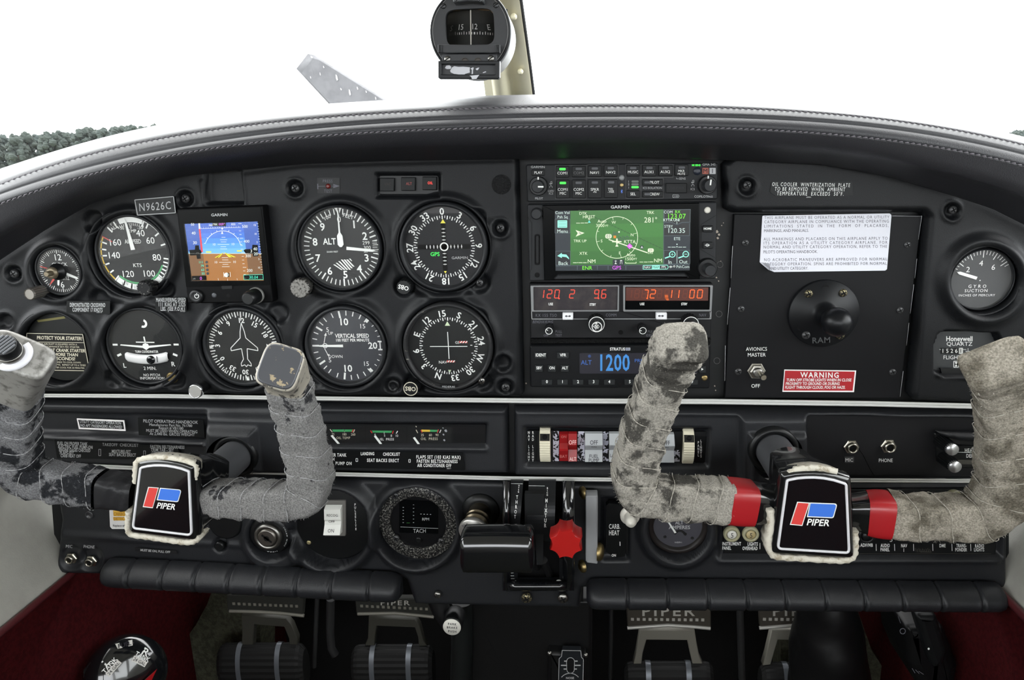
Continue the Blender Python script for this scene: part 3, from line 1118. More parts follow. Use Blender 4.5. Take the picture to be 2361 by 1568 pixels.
m = M(); m.lathe(q + Vector((0, -.010, 0)), [(.0054, -.002), (.0054, 0), (.0032, .0005)], 32); m.lathe(q + Vector((0, -.010, 0)), [(.0024, .0), (.0024, .006), (.0020, .0064)], 24)
part('brass_stem', m, mat('pale_brass', (112, 102, 84), .4, metal=.6), t)
KNURL = mat('knurled_steel', (128, 124, 118), .4, metal=.8)
m = M(); m.lathe(P(110, 668, -.004), [(.0055, 0), (.0055, .022), (.0048, .0235), (.0046, .0228)], 80, smooth=False, flut=.05, nfl=20)
part('setting_knob', m, KNURL, t)

# ---- airspeed
t, fr, R, c = gauge('airspeed_indicator', 'round airspeed indicator with a white arc and green and yellow bands', (311, 586), 83, -.005, -.009, 90, gl=GLASSM, dial=mat('dial_soft', (34, 35, 36), .6, spec=.2))
k = Ink(fr)
spd = {40: 24, 60: 54, 80: 99, 100: 150, 120: 209, 140: 268, 160: 302}
for a in (24, 32, 54, 74, 99, 106, 113, 120, 127, 134, 150, 158, 166, 174, 180, 195, 209, 224, 238, 253, 268, 279, 291, 318, 332):
    k.tick((0, 0), 80, 98, a, 4)
for s, a in spd.items():
    k.ctext(str(s), (0, 0), 61, a, 17, up=False, bold=0)
k.text('AIRSPEED', 0, -34, 11, bold=0); k.text('KTS', 2, 30, 10); k.text('P', -54, -82, 8, rot=-35); k.text('ALT', -46, -72, 9, rot=-35); k.text('TEMP', 0, -62, 8); k.text('+30', -28, -70, 8); k.text('-30', 26, -70, 8); k.text('0', 0, -72, 8)
for a in range(-26, 30, 4):
    k.tick((0, 0), 76, 83, a, 1.4)
k.arc((0, 0), 95, 24, 136, 2.5)
k.done('markings', WHITE, t)
k = Ink(fr); k.arc((0, 0), 90, 136, 222, 15, 40); k.done('white_arc', WHITE, t)
k = Ink(fr); k.arc((0, 0), 92, -20, 22, 14); k.done('scale_window', WHITE, t)
k = Ink(fr)
for s, a in (('100', 186), ('110', 208), ('90', 158)):
    k.ctext(s, (0, 0), 90, a, 9, up=False)
k.done('arc_figures', INKD, t)
k = Ink(fr); k.arc((0, 0), 79, 113, 222, 5, 30); k.done('green_arc', GREEN, t)
k = Ink(fr); k.arc((0, 0), 95, 225, 299, 4, 30); k.done('yellow_arc', YELLOW, t)
k = Ink(fr); k.tick((0, 0), 68, 98, 300, 3); k.done('red_line', REDL, t)
needle(t, fr, -.005, bar(-7, 12, 88, 6, 2.5, 6))
m = M(); m.lathe(P(360, 657, -.004), [(.0045, 0), (.0045, .008), (.0072, .009), (.0072, .018), (.0060, .0195)], 72, smooth=False, flut=.06, nfl=18)
part('setting_knob', m, WORNM, t)

# ---- altimeter
t, fr, R, c = gauge('altimeter', 'round altimeter reading with long and short white hands and hatched window', (787, 571), 91, -.009, -.0165, 96, cat='gauge', gl=GLASSM, lip=.3, dial=mat('dial_soft', (34, 35, 36), .6, spec=.2))
k = Ink(fr)
for i in range(50):
    k.tick((0, 0), 82 if i % 5 else 78, 96 if i % 5 else 97, i * 7.2, 2.4 if i % 5 else 3.6)
for i, a in enumerate((33, 66, 113, 142, 176, 211, 248, 283, 320)):
    k.ctext(str(i + 1), (0, 0), 68, a, 18, up=False, bold=1)
k.text('0', 0, -70, 15); k.text('100', -30, -75, 9, rot=-24); k.text('FEET', 24, -77, 9, rot=18); k.text('ALT', -29, -16, 15, .85, bold=1)
k.text('20,000 FEET', -24, 10, 4)
k.text('299', 64, -11, 8.5); k.text('300', 66, 1, 8.5); k.text('301', 62, 11, 5)
for i in range(-3, 4):
    k.line((80, i * 5), (92, i * 5), 1.4)
k.poly([(-9, -98), (0, -80), (9, -98)])
for i in range(7):
    x0 = -25 + i * 7
    k.poly([(x0, 30 + max(0, 3 - i) * 4), (x0 + 4.5, 30 + max(0, 3 - i) * 4), (x0 + 24 - max(0, i - 3) * 2, 56 - max(0, i - 3) * 4), (x0 + 19.5 - max(0, i - 3) * 2, 56 - max(0, i - 3) * 4)] if i < 6 else [(x0, 28), (x0 + 4, 28), (x0 + 8, 34), (x0 + 6, 34)])
k.done('markings', WHITE, t)
needle(t, fr, -.009, bar(96, 14, 80, 4, 3, 10)); needle(t, fr, -.009, [(-2, -2), (-7, -8), (-7, -30), (-2, -38), (-1.2, -92), (1.2, -92), (2, -38), (7, -30), (8, -8), (3, -2)], lift=.0016)
m = M(); m.lathe(P(710, 656, -.006), [(.005, 0), (.006, .003), (.0072, .004), (.0072, .014), (.0088, .0145), (.0088, .019), (.008, .020)], 72, smooth=False, flut=.05, nfl=20)
part('setting_knob', m, mat('worn_grey_metal', (120, 118, 114), .4, metal=.8, col2=(60, 58, 56), nscale=500, lo=.5, hi=.6), t)


def compass_rose(k, step_lab, labs, rl, h, a0, r0, r1):
    for i in range(72):
        k.tick((0, 0), r0 + (3 if i % 2 else 0), r1, a0 + i * 5, 1.5 if i % 2 else 2.4)
    for i, s in enumerate(labs):
        if s:
            k.ctext(s, (0, 0), rl, a0 + i * step_lab, h, bold=1)


# ---- course deviation indicator with GPS
t, fr, R, c = gauge('course_indicator', 'round course deviation indicator with GPS flag, black dial numbered zero to thirty-three', (1024, 569), 92, -.011, -.018, 101, cat='gauge', dial=mat('dial_ink', (24, 24, 28), .5), gl=GLASS, lip=.35)
k = Ink(fr)
compass_rose(k, 30, ['0', '3', '6', '9', '12', '15', '18', '21', '24', '27', '30', '33'], 87, 16, -1, 68, 77)
for q in (-1, 1):
    for i in range(4):
        p = q * (17 + i * 9)
        k.line((p, -4.5), (p, 4.5), 1.6); k.line((-4.5, p), (4.5, p), 1.6); k.disc((p, 0), 1.8, 10); k.disc((0, p), 1.8, 10)
k.arc((0, 0), 9.5, 0, 360, 3)
k.done('markings', WHITE, t)
k = Ink(fr); k.text('GARMIN', 38, 28, 6.5, 1.15); k.done('lettering', GREYW, t)
LITG = mat('lit_green', (60, 235, 90), .5, emit=1.0)
k = Ink(fr); k.text('GPS', -24, 18, 9.5, bold=1); k.done('lit_flag', LITG, t)
for q in ([(0, -68), (-6.5, -58), (6.5, -58)], [(0, 67), (-3.5, 61), (3.5, 61)]):
    k = Ink(fr); k.poly(q); k.done('lubber_mark', mat('yellow_lube', (222, 210, 70), .5), t)
k = Ink(df((1024, 569), R, -.0111)); k.rect(-66, -6, 66, 6); k.rect(-6, -60, 6, 60); k.done('pointer_slot', VOID, t)
screw(t, 1106, 652, 8, -.0135)
kb, e, r1 = knob(t, 941, 655, -.006, 18, .017, 'course_knob')
o_ = lambda u, v: (e.x + u / 2500, e.y - .0004, e.z - v / 2500)
k = Ink(o_); k.text('OBS', 0, 0, 9, .95, rot=195, bold=1); k.done('lettering', WHITE, kb)

# ---- turn coordinator
t, fr, R, c = gauge('turn_coordinator', 'round turn coordinator with a white miniature aeroplane above a curved level tube', (336, 798), 82, -.007, -.010, 88, gl=GLASS)
k = Ink(fr)
k.poly([(-72, -2), (-70, -5), (-9, -1), (-7, -6), (0, -8), (7, -6), (9, -1), (70, -5), (72, -2), (9, 5), (0, 11), (-9, 5)])
k.line((0, -8), (-1, -26), 4); k.line((-26, -11), (26, -10), 3)
for s in (-1, 1):
    k.line((s * 93, -4), (s * 79, -4), 5); k.line((s * 85, 27), (s * 73, 22), 6)
k.text('TURN COORDINATOR', 0, 15.5, 6.5, .9, bold=1); k.text('L', -69, 54, 12, bold=1); k.text('R', 69, 50, 12, bold=1); k.text('2 MIN.', 2, 62, 9); k.text('NO PITCH', 4, 81, 7); k.text('INFORMATION', 4, 90, 7)
k.arc((2, -62), 9, 20, 210, 6, 16)
k.done('markings', WHITE, t)
m = M()
R_ = []
for i in range(25):
    x = -60 + 120 * i / 24
    zc = 28 + 9 * (1 - (x / 60) ** 2)
    p = Vector(fr(x, zc)); r = .0040 * (1 if 0 < i < 24 else .7)
    R_.append([(p.x, p.y - .0004 - r * .55 * math.sin(math.pi * j / 8), p.z + r * 1.15 * math.cos(math.pi * j / 8)) for j in range(9)])
m.loops(R_, True, closed=False)
part('level_tube', m, mat('tube_white', (206, 206, 206), .25, coat=.5), t)
m = M(); p = Vector(fr(14, 36)); m.lathe(p + Vector((0, -.002, 0)), [(.0038, 0), (.0038, .0018), (.002, .0022)], 24); part('ball', m, GLOSSB, t)
k = Ink(df((336, 798), R, -.0102)); k.line((2, 29), (2, 46), 2.2); k.line((26, 28), (26, 45), 2.2); k.done('centre_marks', INKD, t)
screw(t, 407, 871, 7, -.004, SCRS)
m = M(); m.lathe(P(402, 868, -.004), [(.0055, 0), (.0055, .004), (.0042, .005)], 24); part('collar', m, BRASS, t)

# ---- directional gyro
t, fr, R, c = gauge('heading_indicator', 'round heading indicator with an outlined white aeroplane on its face', (561, 799), 81, -.007, -.0105, 91, gl=GLASS)
k = Ink(fr)
for i in range(72):
    k.tick((0, 0), 82 if i % 2 == 0 else 86, 97, 2 + i * 5, 3 if i % 2 == 0 else 2)
for i, s in enumerate(['12', '15', '18', '21', '24', '27', '30', '33', '0', '3', '6', '9']):
    k.ctext(s, (0, 0), 73, 2 + i * 30, 13, bold=1)
for a in (-43, 90, 137, 180, 222, 270):
    tt = math.radians(a); s_, c_ = math.sin(tt), -math.cos(tt)
    k.poly([(97 * s_ - 6 * c_, 97 * c_ + 6 * s_), (97 * s_ + 6 * c_, 97 * c_ - 6 * s_), (84 * s_, 84 * c_)])
pl = [(0, -72), (-6, -48), (-8, -30), (-38, -2), (-38, 6), (-8, 0), (-6, 30), (-14, 42), (-14, 50), (-4, 46), (0, 52)]
k.path([(a + 2, b + 6) for a, b in pl + [(-x, y) for x, y in pl[-2::-1]]], 2.0)
k.line((2, -72), (2, -92), 2)
k.done('markings', WHITE, t)
m = M(); m.lathe(P(477, 886, -.006), [(.0055, 0), (.0055, .018)], 24, cap=False); part('knob_stem', m, BLACKP, t)
m = M(); m.lathe(P(477, 886, -.006), [(.0055, .016), (.0066, .017), (.0066, .021), (.0058, .0222), (.0056, .0216)], 32); part('setting_knob', m, CHROME, t)

# ---- vertical speed
t, fr, R, c = gauge('vertical_speed_indicator', 'round vertical speed indicator with its white needle pointing level', (800, 797), 84, -.006, -.012, 93, gl=GLASSD, dial=mat('dial_blue_grey', (44, 46, 52), .5))
k = Ink(fr)
vs = [(270, 1), (282, 0), (293, 0), (303, 1), (313, 0), (323, 0), (338, 0), (351, 1), (363, 0), (375, 0), (388, 0), (399, 0)]
for a, b in vs + [(540 - a, b) for a, b in vs[1:]]:
    k.tick((0, 0), 76 if b else 82, 95, a, 5 if b else 2.6)
for a in (42, 138):
    k.tick((0, 0), 85, 96, a, 6)
for a in (54, 64, 74, 106, 116, 126):
    k.tick((0, 0), 88, 95, a, 2)
k.text('10', -4, -65, 18, bold=1); k.text('10', -4, 63, 18, bold=1); k.text('20', 70, 0, 17, bold=1); k.text('15', 46, -53, 12); k.text('15', 48, 50, 12); k.text('5', -49, -44, 12); k.text('5', -50, 40, 12)
k.text('UP', -42, -34, 8); k.text('DOWN', -34, 30, 8); k.text('VERTICAL SPEED', 16, -27, 10.5, .74, bold=1); k.text('100 FEET PER MINUTE', 16, -15, 7.5, .76, bold=1)
k.line((84, -11), (97, -11), 4); k.line((84, 11), (97, 11), 4); k.line((90, -9), (90, 9), 3)
k.line((-62, -8), (-56, -30), 1.8); k.line((-62, 8), (-54, 26), 1.8); k.arc((-60, 0), 6, 0, 360, 2); k.poly([(-54, -36), (-60, -28), (-53, -27)]); k.poly([(-51, 31), (-57, 25), (-50, 23)])
k.done('markings', WHITE, t)
needle(t, fr, -.006, [(-10, -3.5), (-70, -2.5), (-86, 0), (-70, 2.5), (-10, 3.5)])
screw(t, 733, 874, 8, -.004, SLOTB)

# ---- second course indicator
t, fr, R, c = gauge('course_indicator', 'round course indicator with cross needles and red striped flags', (1034, 798), 92, -.011, -.017, 101, cat='gauge', gl=GLASS, lip=.35, bez=mat('bezel_scuffed', (36, 36, 37), .35, col2=(120, 116, 108), nscale=260, lo=.64, hi=.7))
k = Ink(fr)
compass_rose(k, 30, ['15', 'S', '21', '24', 'W', '30', '33', 'N', '3', '6', 'E', '12'], 82, 15, -9, 64, 72)
k.text('GS', 22, -9, 6); k.text('NAV', -16, 41, 7)
for i in range(4):
    k.line((54 + (i % 2) * 2, -42 + i * 20), (59 + (i % 2) * 2, -42 + i * 20), 1.6)
k.done('markings', WHITE, t)
for q in ([(0, -62), (-6.5, -51), (6.5, -51)], [(0, 68), (-4, 61), (4, 61)]):
    k = Ink(fr); k.poly(q); k.done('lubber_mark', mat('pale_green', (190, 204, 170), .5), t)
needle(t, fr, -.011, [(-.9, -36), (.9, -36), (1.4, 32), (-.4, 32)], 'course_needle'); needle(t, fr, -.011, [(-45, -.8), (47, -.8), (47, .8), (-45, .8)], 'glide_needle', lift=.0014)
for n_, (x, y) in enumerate(((27, -12.5), (-6, 36.5))):
    k = Ink(fr); k.poly([(x, y), (x + 20, y), (x + 20, y + 5), (x, y + 5)]); k.done('warning_flag', REDL, t)
    k = Ink(df((1034, 798), R, -.0114))
    for i in range(3):
        k.poly([(x + 1 + i * 6.5, y + 5), (x + 5 + i * 6.5, y), (x + 8 + i * 6.5, y), (x + 4 + i * 6.5, y + 5)])
    k.done('flag_stripe', WHITE, t)
screw(t, 1110, 878, 8, -.0125, SCRS)
k = Ink(pf(-.0165)); k.rect(1014, 888, 1056, 896); k.done('name_strip', VOID, t)
k = Ink(pf(-.0167)); k.text('FEDERAL', 1035, 892, 4.5, 1.2); k.done('lettering', GREYW, t)
kb, e, r1 = knob(t, 957, 882, -.006, 17, .018, 'course_knob')
o_ = lambda u, v: (e.x + u / 2400, e.y - .0004, e.z - v / 2400)
k = Ink(o_); k.text('OBS', 0, 0, 9, .95, rot=184, bold=1); k.arc((0, 0), 14.5, 0, 360, 1.6, 32); k.done('lettering', CREAMW, kb)

# ---- suction gauge
t, fr, R, c = gauge('suction_gauge', 'round gyro suction gauge in the padded cover on the copilot side', (2260, 644), 69, -.005, -.009, 73, gl=GLASSM, dial=DIALG)
k = Ink(fr)
for i in range(20):
    a = -66 + i * 6.6
    k.tick((0, 0), 74 if i % 4 == 2 else 84, 98, a, 2.4 if i % 4 == 2 else 1.8)
for s, a in (('2', -52), ('4', -4), ('6', 42)):
    k.ctext(s, (0, 0), 55, a, 18, up=False)
k.text('GYRO', -6, 24, 11, sp=.5); k.text('SUCTION', -8, 39, 10, 1., sp=.15); k.text('INCHES OF MERCURY', -4, 55, 7.5, .95, sp=.1)
k.disc((0, 4), 2, 10)
k.done('markings', WHITE, t)
needle(t, fr, -.005, bar(-72, 14, 74, 5, 5, 10))

# ---- covered hole with the starter placard
m = M(); c = P(136, 802, -.006); m.lathe((c.x, 0, c.z), [(.0325, -.0040), (.0325, .0045), (.0005, .0045)], 64, smooth=False)
hc = thing('hole_cover', 'round black cover plate behind the starter placard', 'cover plate', c)
part('cover_disc', m, BLACKP, hc)
k = Ink(lambda u, v: (c.x + u, -.0047, c.z - v)); k.poly([(-.018, -.0265), (.010, -.0300), (.011, -.0280), (-.017, -.0245)]); k.done('yellow_mark', mat('olive_tape', (110, 104, 60), .7), hc)
YS = -.0054
st = thing('starter_placard', 'black placard with pale lettering about the starter, behind the pilot yoke switch', 'placard', P(140, 812, YS))
ZQ = zf(0, 740, .3316)
m = M(); m.plate(pxo([(180, 80), (578, 88), (628, 352), (180, 345)], YS, ZQ), YS, YS + .0006); part('plate', m, mat('placard_black', (24, 23, 21), .45), st)
k = Ink(pf(YS - .0002, ZQ))
k.path([(186, 86), (574, 94), (622, 347), (186, 340)], 4, True); k.line((200, 146), (588, 152), 3)
T = lambda s, u, v, h, xs=1., b=0: k.text(s, u, v, h, xs, rot=1.2, al='r', bold=b)
T('PROTECT YOUR STARTER!', 572, 123, 23, .94, 1); T('THIS AIRCRAFT IS EQUIPPED WITH A', 536, 165, 11, .95); T('HIGH PERFORMANCE SKY-TEC STARTER', 552, 183, 11, .95)
T('DO NOT CRANK STARTER', 592, 208, 21, .98, 1); T('FOR MORE THAN', 543, 236, 21, .98, 1); T('10 SECONDS!', 524, 264, 21, .98, 1)
T('WAIT 20 SECONDS TO COOL DOWN', 562, 290, 11, .95); T('BETWEEN ATTEMPTS.  REPEAT UP TO 6 TIMES', 596, 309, 11, .95); T('THEN LET STARTER COOL FOR 30 MINUTES.', 590, 328, 11, .95)
k.done('lettering', CREAMW, st)

# ---- flight hour meter
hm = thing('hour_meter', 'flight hour meter showing quartz wording in a window of the padded cover', 'hour meter', P(2230, 815, -.0006))
m = M(); m.plate(rr(2150, 764, 2330, 872, 8, -.0006), -.0008, .002); part('face', m, mat('meter_face', (44, 46, 48), .4), hm)
k = Ink(pf(-.0010))
k.text('Honeywell', 2212, 781, 11, 1.02, bold=1); k.text('QUARTZ', 2212, 793, 8.5, 1.35); k.text('FLIGHT HOURS', 2218, 824, 8.5, 1.22)
k.box2(2199, 833, 2210, 847, 1.4); k.poly([(2201, 835), (2208, 835), (2201, 845), (2208, 845)])
k.line((2166, 806), (2228, 806), .8)
k.done('lettering', WHITE, hm)
for i, ch in enumerate('15261'):
    u = 2174 + i * 10.3
    m = M(); m.plate(rr(u - 4.6, 802, u + 4.6, 816, 1, -.0009), -.0012, -.0008); part('digit_wheel', m, BLACKP if i < 4 else mat('wheel_white', (190, 190, 186), .5), hm)
    k = Ink(pf(-.0014)); k.text(ch, u, 809, 9); k.done('digit', WHITE if i < 4 else INKD, hm)
k = Ink(pf(-.0014)); k.text('1', 2232, 806, 6); k.text('10', 2232, 814, 6); k.line((2226, 810), (2238, 810), 1); k.done('digit', WHITE, hm)
m = M(); m.plate(pxo([(2168, 849), (2300, 852), (2300, 862), (2172, 862)], -.004), -.004, -.002); part('lower_ledge', m, BLACKP, hm)
# ================================================================ screens and radios
def em(name, c, e=1.):
    return mat('lit_' + name, c, .4, emit=e)


RADIOF = mat('radio_face', (31, 32, 34), .5, bump=(1600, .12, .0002))
BTN = mat('button_black', (19, 20, 21), .45)
CYAN = em('mint', (150, 240, 215)); SWH = em('white', (232, 240, 232)); SGR = em('lime', (120, 250, 40)); SMG = em('magenta', (220, 90, 235)); SBK = mat('screen_black', (7, 8, 9), .18, spec=.1)
SNV = em('navy', (16, 28, 38)); SRED = em('red', (235, 40, 50)); SYL = em('yellow', (240, 225, 40)); SGT = em('teal', (60, 230, 190)); LEDG = em('led_green', (60, 255, 70), 1.4)
LEDOFF = mat('led_off', (62, 64, 68), .4)


def lay(Y, Z, i=1):
    return pf(Y - .00012 * i, Z)


def button(t, q, Y, Z, text, h, led=None, name='button', r=10, dep=.0022, m=BTN, tm=WHITE, ty=None, xs=.95, bold=0):
    u0, v0, u1, v1 = q
    mm = M(); mm.plate(rr(u0, v0, u1, v1, r, Y, 3, Z), Y - dep, Y + .001, .0005)
    o = part(name, mm, m, t)
    k = Ink(lay(Y - dep, Z))
    L = text if isinstance(text, list) else [text]
    for i, s in enumerate(L):
        hh = h[i] if isinstance(h, list) else h
        k.text(s, (u0 + u1) / 2, (ty if ty else (v0 + v1) / 2 + (12 if led is not None else 0)) + i * hh * 1.42, hh, xs, bold=bold)
    k.done('lettering', tm, o)
    if led is not None:
        mm = M(); c = (u0 + u1) / 2; a = v0 + (v1 - v0) * (.27 if v1 - v0 < 150 else .17)
        mm.plate(rr(c - 36, a - 13, c + 36, a + 13, 11, Y, 3, Z), Y - dep - .0003, Y - dep + .0002)
        part('status_led', mm, LEDG if led else LEDOFF, o)
    return o


# ---- primary flight display
Y = -.022
pfd = thing('flight_display', 'square black flight display with blue sky over brown ground on its lit screen', 'display', P(520, 590, Y))
m = M(); m.plate(pxo([(1137, 282), (1693, 262), (1762, 890), (1212, 896)], Y, ZA, r=14), Y, -.006, .0012); part('housing', m, mat('display_case', (10, 10, 11), .45, spec=.08), pfd)
m = M(); m.plate(pxo([(1150, 296), (1684, 276), (1742, 776), (1204, 790)], Y, ZA, r=8), Y - .0004, Y + .0005); part('screen_bezel', m, SBK, pfd)
fr = lambda i: lay(Y - .0005, ZA, i)
SKY = [(38, 88, 190), (46, 100, 206), (56, 116, 214), (70, 140, 222), (86, 164, 228), (104, 180, 232)]
xl = lambda v: 1193 + (v - 380) * .1263
xr = lambda v: 1662 + (v - 366) * .107
def band(v0, v1, m_, i=1, a=0., b=1., nm='screen_area'):
    q = []
    for v, f in ((v0, a), (v1, a), (v1, b), (v0, b)):
        vv = v + (8 - 16 * f) * max(0, (573 - v) / 200)
        q.append((xl(v) + (xr(v) - xl(v)) * f, vv))
    k = Ink(fr(i)); k.poly(q); return k.done(nm, m_, pfd)
scr = None
for i, c in enumerate(SKY):
    band(374 + i * 33.2, 374 + (i + 1) * 33.2, em('sky_%d' % i, c), nm='screen_sky')
band(573, 748, em('ground_brown', (158, 98, 18)), nm='screen_ground')
band(374, 560, em('tape_blue', (38, 84, 176)), 2, 0., .2, 'speed_tape'); band(374, 573, em('tape_blue', (38, 84, 176)), 2, .8, 1., 'altitude_tape')
band(573, 748, em('tape_brown', (112, 70, 14)), 2, 0., .2, 'speed_tape'); band(573, 748, em('tape_brown', (112, 70, 14)), 2, .8, 1., 'altitude_tape')
k = Ink(fr(3)); k.poly([(1283, 414), (1294, 414), (1310, 564), (1299, 566)]); k.done('red_band', SRED, pfd)
k = Ink(fr(3)); k.poly([(1281, 378), (1291, 378), (1294, 414), (1283, 414)]); k.done('white_band', SWH, pfd)
k = Ink(fr(4))
for s, u, v, h in (('50', 1243, 385, 16), ('40', 1250, 441, 19), ('30', 1258, 503, 19), ('10', 1381, 514, 15), ('10', 1503, 512, 15), ('10', 1393, 629, 15), ('10', 1513, 627, 15), ('500', 1581, 398, 18), ('400', 1592, 494, 18), ('300', 1602, 588, 18), ('200', 1612, 682, 18), ('360', 1360, 389, 13), ('020', 1506, 384, 13), ('15', 1644, 389, 12), ('10', 1649, 446, 12), ('5', 1660, 500, 12), ('5', 1672, 609, 12), ('10', 1672, 664, 12), ('GS', 1254, 737, 10)):
    k.text(s, u, v, h, .95)
k.arc((1438, 545), 118, -72, 76, 3, 28)
for a in (-72, -54, -36, -18, 18, 36, 54, 76):
    k.tick((1438, 545), 118, 128, a, 3)
k.poly([(1434, 428), (1427, 446), (1442, 446)]); k.poly([(1434, 422), (1427, 406), (1442, 406)])
for x0, x1, v in ((1405, 1480, 514), (1420, 1466, 484), (1430, 1455, 468), (1425, 1462, 498), (1424, 1460, 529), (1422, 1466, 543), (1415, 1490, 629), (1432, 1472, 600), (1434, 1474, 614), (1437, 1474, 643), (1433, 1482, 658)):
    k.line((x0, v), (x1, v), 2.4)
k.line((1216, 573), (1690, 573), 2.4)
k.line((1296, 412), (1540, 404), 2)
for i in range(17):
    k.line((1299 + i * 15, 412 - i * .5), (1299 + i * 15, 404 - i * .5), 1.6)
for i in range(16):
    v = 380 + i * 23.5; x = 1538 + (v - 380) * .105
    k.line((x, v), (x + (14 if i % 4 else 22), v), 2.4)
for i in range(22):
    v = 380 + i * 16.5; x = 1668 + (v - 380) * .09
    k.line((x - (12 if i % 3 == 0 else 6), v), (x, v), 2)
k.disc((1462, 711), 15, 20); k.line((1444, 694), (1446, 726), 3); k.line((1485, 692), (1487, 724), 3); k.line((1408, 733), (1410, 746), 2); k.line((1468, 735), (1470, 748), 2); k.line((1530, 733), (1532, 744), 2)
k.done('screen_figures', SWH, pfd)
k = Ink(fr(4)); k.poly([(1222, 550), (1258, 548), (1260, 520), (1284, 520), (1286, 548), (1292, 548), (1302, 564), (1294, 580), (1296, 606), (1272, 608), (1268, 584), (1228, 586)]); k.poly([(1572, 553), (1582, 545), (1626, 543), (1630, 516), (1664, 518), (1668, 590), (1634, 592), (1632, 574), (1586, 572)]); k.rect(1371, 371, 1459, 397); k.poly([(1238, 718), (1332, 715), (1334, 744), (1240, 747)]); k.poly([(1573, 712), (1698, 708), (1700, 740), (1575, 742)]); k.rect(1466, 698, 1480, 724); k.done('readout_box', SBK, pfd)
k = Ink(fr(5)); k.text('TRK', 1389, 385, 13, .9); k.text('- -', 1276, 566, 10); k.text('3', 1622, 557, 19); k.text('40', 1648, 543, 19, .95); k.text('20', 1652, 575, 19, .95); k.done('readout_figures', SWH, pfd)
k = Ink(fr(5)); k.text('009°', 1432, 384, 15); k.text('0', 1297, 733, 20); k.done('magenta_figures', SMG, pfd)
k = Ink(fr(5)); k.text('30.04', 1637, 726, 18); k.path([(1573, 712), (1698, 708), (1700, 740), (1575, 742)], 2.4, True)
for s, u, v in (('111', 1297, 629), ('79', 1306, 653), ('63', 1309, 678), ('55', 1312, 702)):
    k.text(s, u, v, 15, .95)
k.done('mint_figures', SGT, pfd)
k = Ink(fr(5))
for v in (629, 653, 678, 702):
    k.disc((1334 + (v - 629) * .1, v), 9, 14)
k.done('badge', SNV, pfd)
k = Ink(fr(5)); k.rect(1330, 559, 1364, 567); k.rect(1530, 552, 1562, 560); k.poly([(1446, 564), (1385, 600), (1416, 598)]); k.poly([(1446, 564), (1478, 597), (1524, 596)]); k.done('aircraft_symbol', SYL, pfd)
k = Ink(fr(6)); k.poly([(1446, 564), (1396, 600), (1402, 600)]); k.poly([(1446, 564), (1500, 597), (1506, 597)]); k.done('symbol_crease', SBK, pfd)
m = M(); m.plate(pxo([(1193, 380), (1662, 364), (1702, 742), (1240, 752)], Y, ZA), Y - .0018, Y - .0016); part('screen_glass', m, SCREENG, pfd)
k = Ink(lay(Y - .0005, ZA, 1)); k.text('GARMIN', 1416, 323, 17, 1.2, rot=-1.6, bold=1); k.done('lettering', GREYW, pfd)
m = M(); m.lathe(P(*ZA(1272, 848), Y), [(.0062, 0), (.0062, .002), (.005, .003), (.003, .0024)], 28); b_ = part('power_button', m, BLACKP, pfd)
k = Ink(lay(Y - .0030, ZA, 1)); k.arc((1270, 848), 13, 30, 330, 4, 20); k.line((1270, 828), (1270, 845), 4); k.done('power_symbol', WHITE, b_)
m = M(); m.lathe(P(*ZA(1383, 842), Y), [(.0022, 0), (.0022, .0003), (.001, .0004)], 18); part('light_sensor', m, LEDOFF, pfd)
m = M(); m.lathe(P(*ZA(1475, 845), Y), [(.0018, .0001), (.0005, .0002)], 18); part('screw_hole', m, VOID, pfd)
m = M(); m.lathe(P(*ZA(1655, 842), Y), [(.0072, 0), (.0072, .0015), (.0066, .0025)], 32); part('knob_ring', m, mat('ring_grey', (150, 150, 146), .4, metal=.5), pfd)
m = M(); m.lathe(P(*ZA(1655, 842), Y), [(.0066, 0), (.0064, .012), (.0055, .0165), (.0045, .0172)], 36); part('selector_knob', m, BLACKP, pfd)
m = M(); m.plate(pxo([(1430, 782), (1500, 780), (1502, 800), (1436, 802)], Y, ZA, r=5), Y - .0008, Y + .0005); part('card_slot_lid', m, BTN, pfd)

# ---- audio panel
Y = -.004
ap = thing('audio_panel', 'black audio panel with rows of labelled buttons, topmost of the radio stack', 'audio panel', P(1430, 420, Y))
m = M(); m.plate(pxo([(62, 96), (2246, 74), (2236, 490), (78, 520)], Y, ZC, r=26), Y, .005, .001); part('face_plate', m, RADIOF, ap)
fz = lay(Y, ZC)
k = Ink(fz)
for x0, y0, x1, y1 in ((395, 105, 747, 485), (755, 98, 1108, 245), (1195, 92, 1358, 478), (1372, 92, 1732, 240), (1372, 248, 1620, 475)):
    k.box2(x0, y0, x1, y1, 3)
k.done('button_outline', DIMW, ap)
BL = [((405, 112, 550, 240), 'COM1', 31, 1), ((587, 110, 735, 238), 'COM2', 31, 0), ((768, 105, 917, 235), 'NAV1', 31, 0), ((948, 100, 1098, 232), 'NAV2', 31, 0), ((1203, 100, 1350, 228), 'MUSIC', 30, 0), ((1385, 98, 1535, 228), 'AUX1', 31, 0), ((1565, 98, 1720, 225), 'AUX2', 31, 0)]
for q, s, h, led in BL:
    button(ap, q, Y, ZC, s, h, led, ty=q[1] + (q[3] - q[1]) * .63, tm=DIMW if s == 'COM2' else WHITE)
button(ap, (1750, 95, 1900, 222), Y, ZC, ['MKR', 'MUTE'], [26, 24], 0, ty=168)
for q, s, h, led in (((408, 268, 555, 478), ['COM1', 'MIC'], [31, 31], 1), ((587, 265, 735, 478), ['COM2', 'MIC'], [31, 31], 0), ((768, 262, 918, 475), ['SPKR', '-PA'], [31, 20], 0), ((952, 260, 1100, 472), ['TEL', '- PAIR'], [31, 20], 0)):
    button(ap, q, Y, ZC, s, h, led, ty=378)
button(ap, (1203, 388, 1350, 470), Y, ZC, 'SEL', 31)
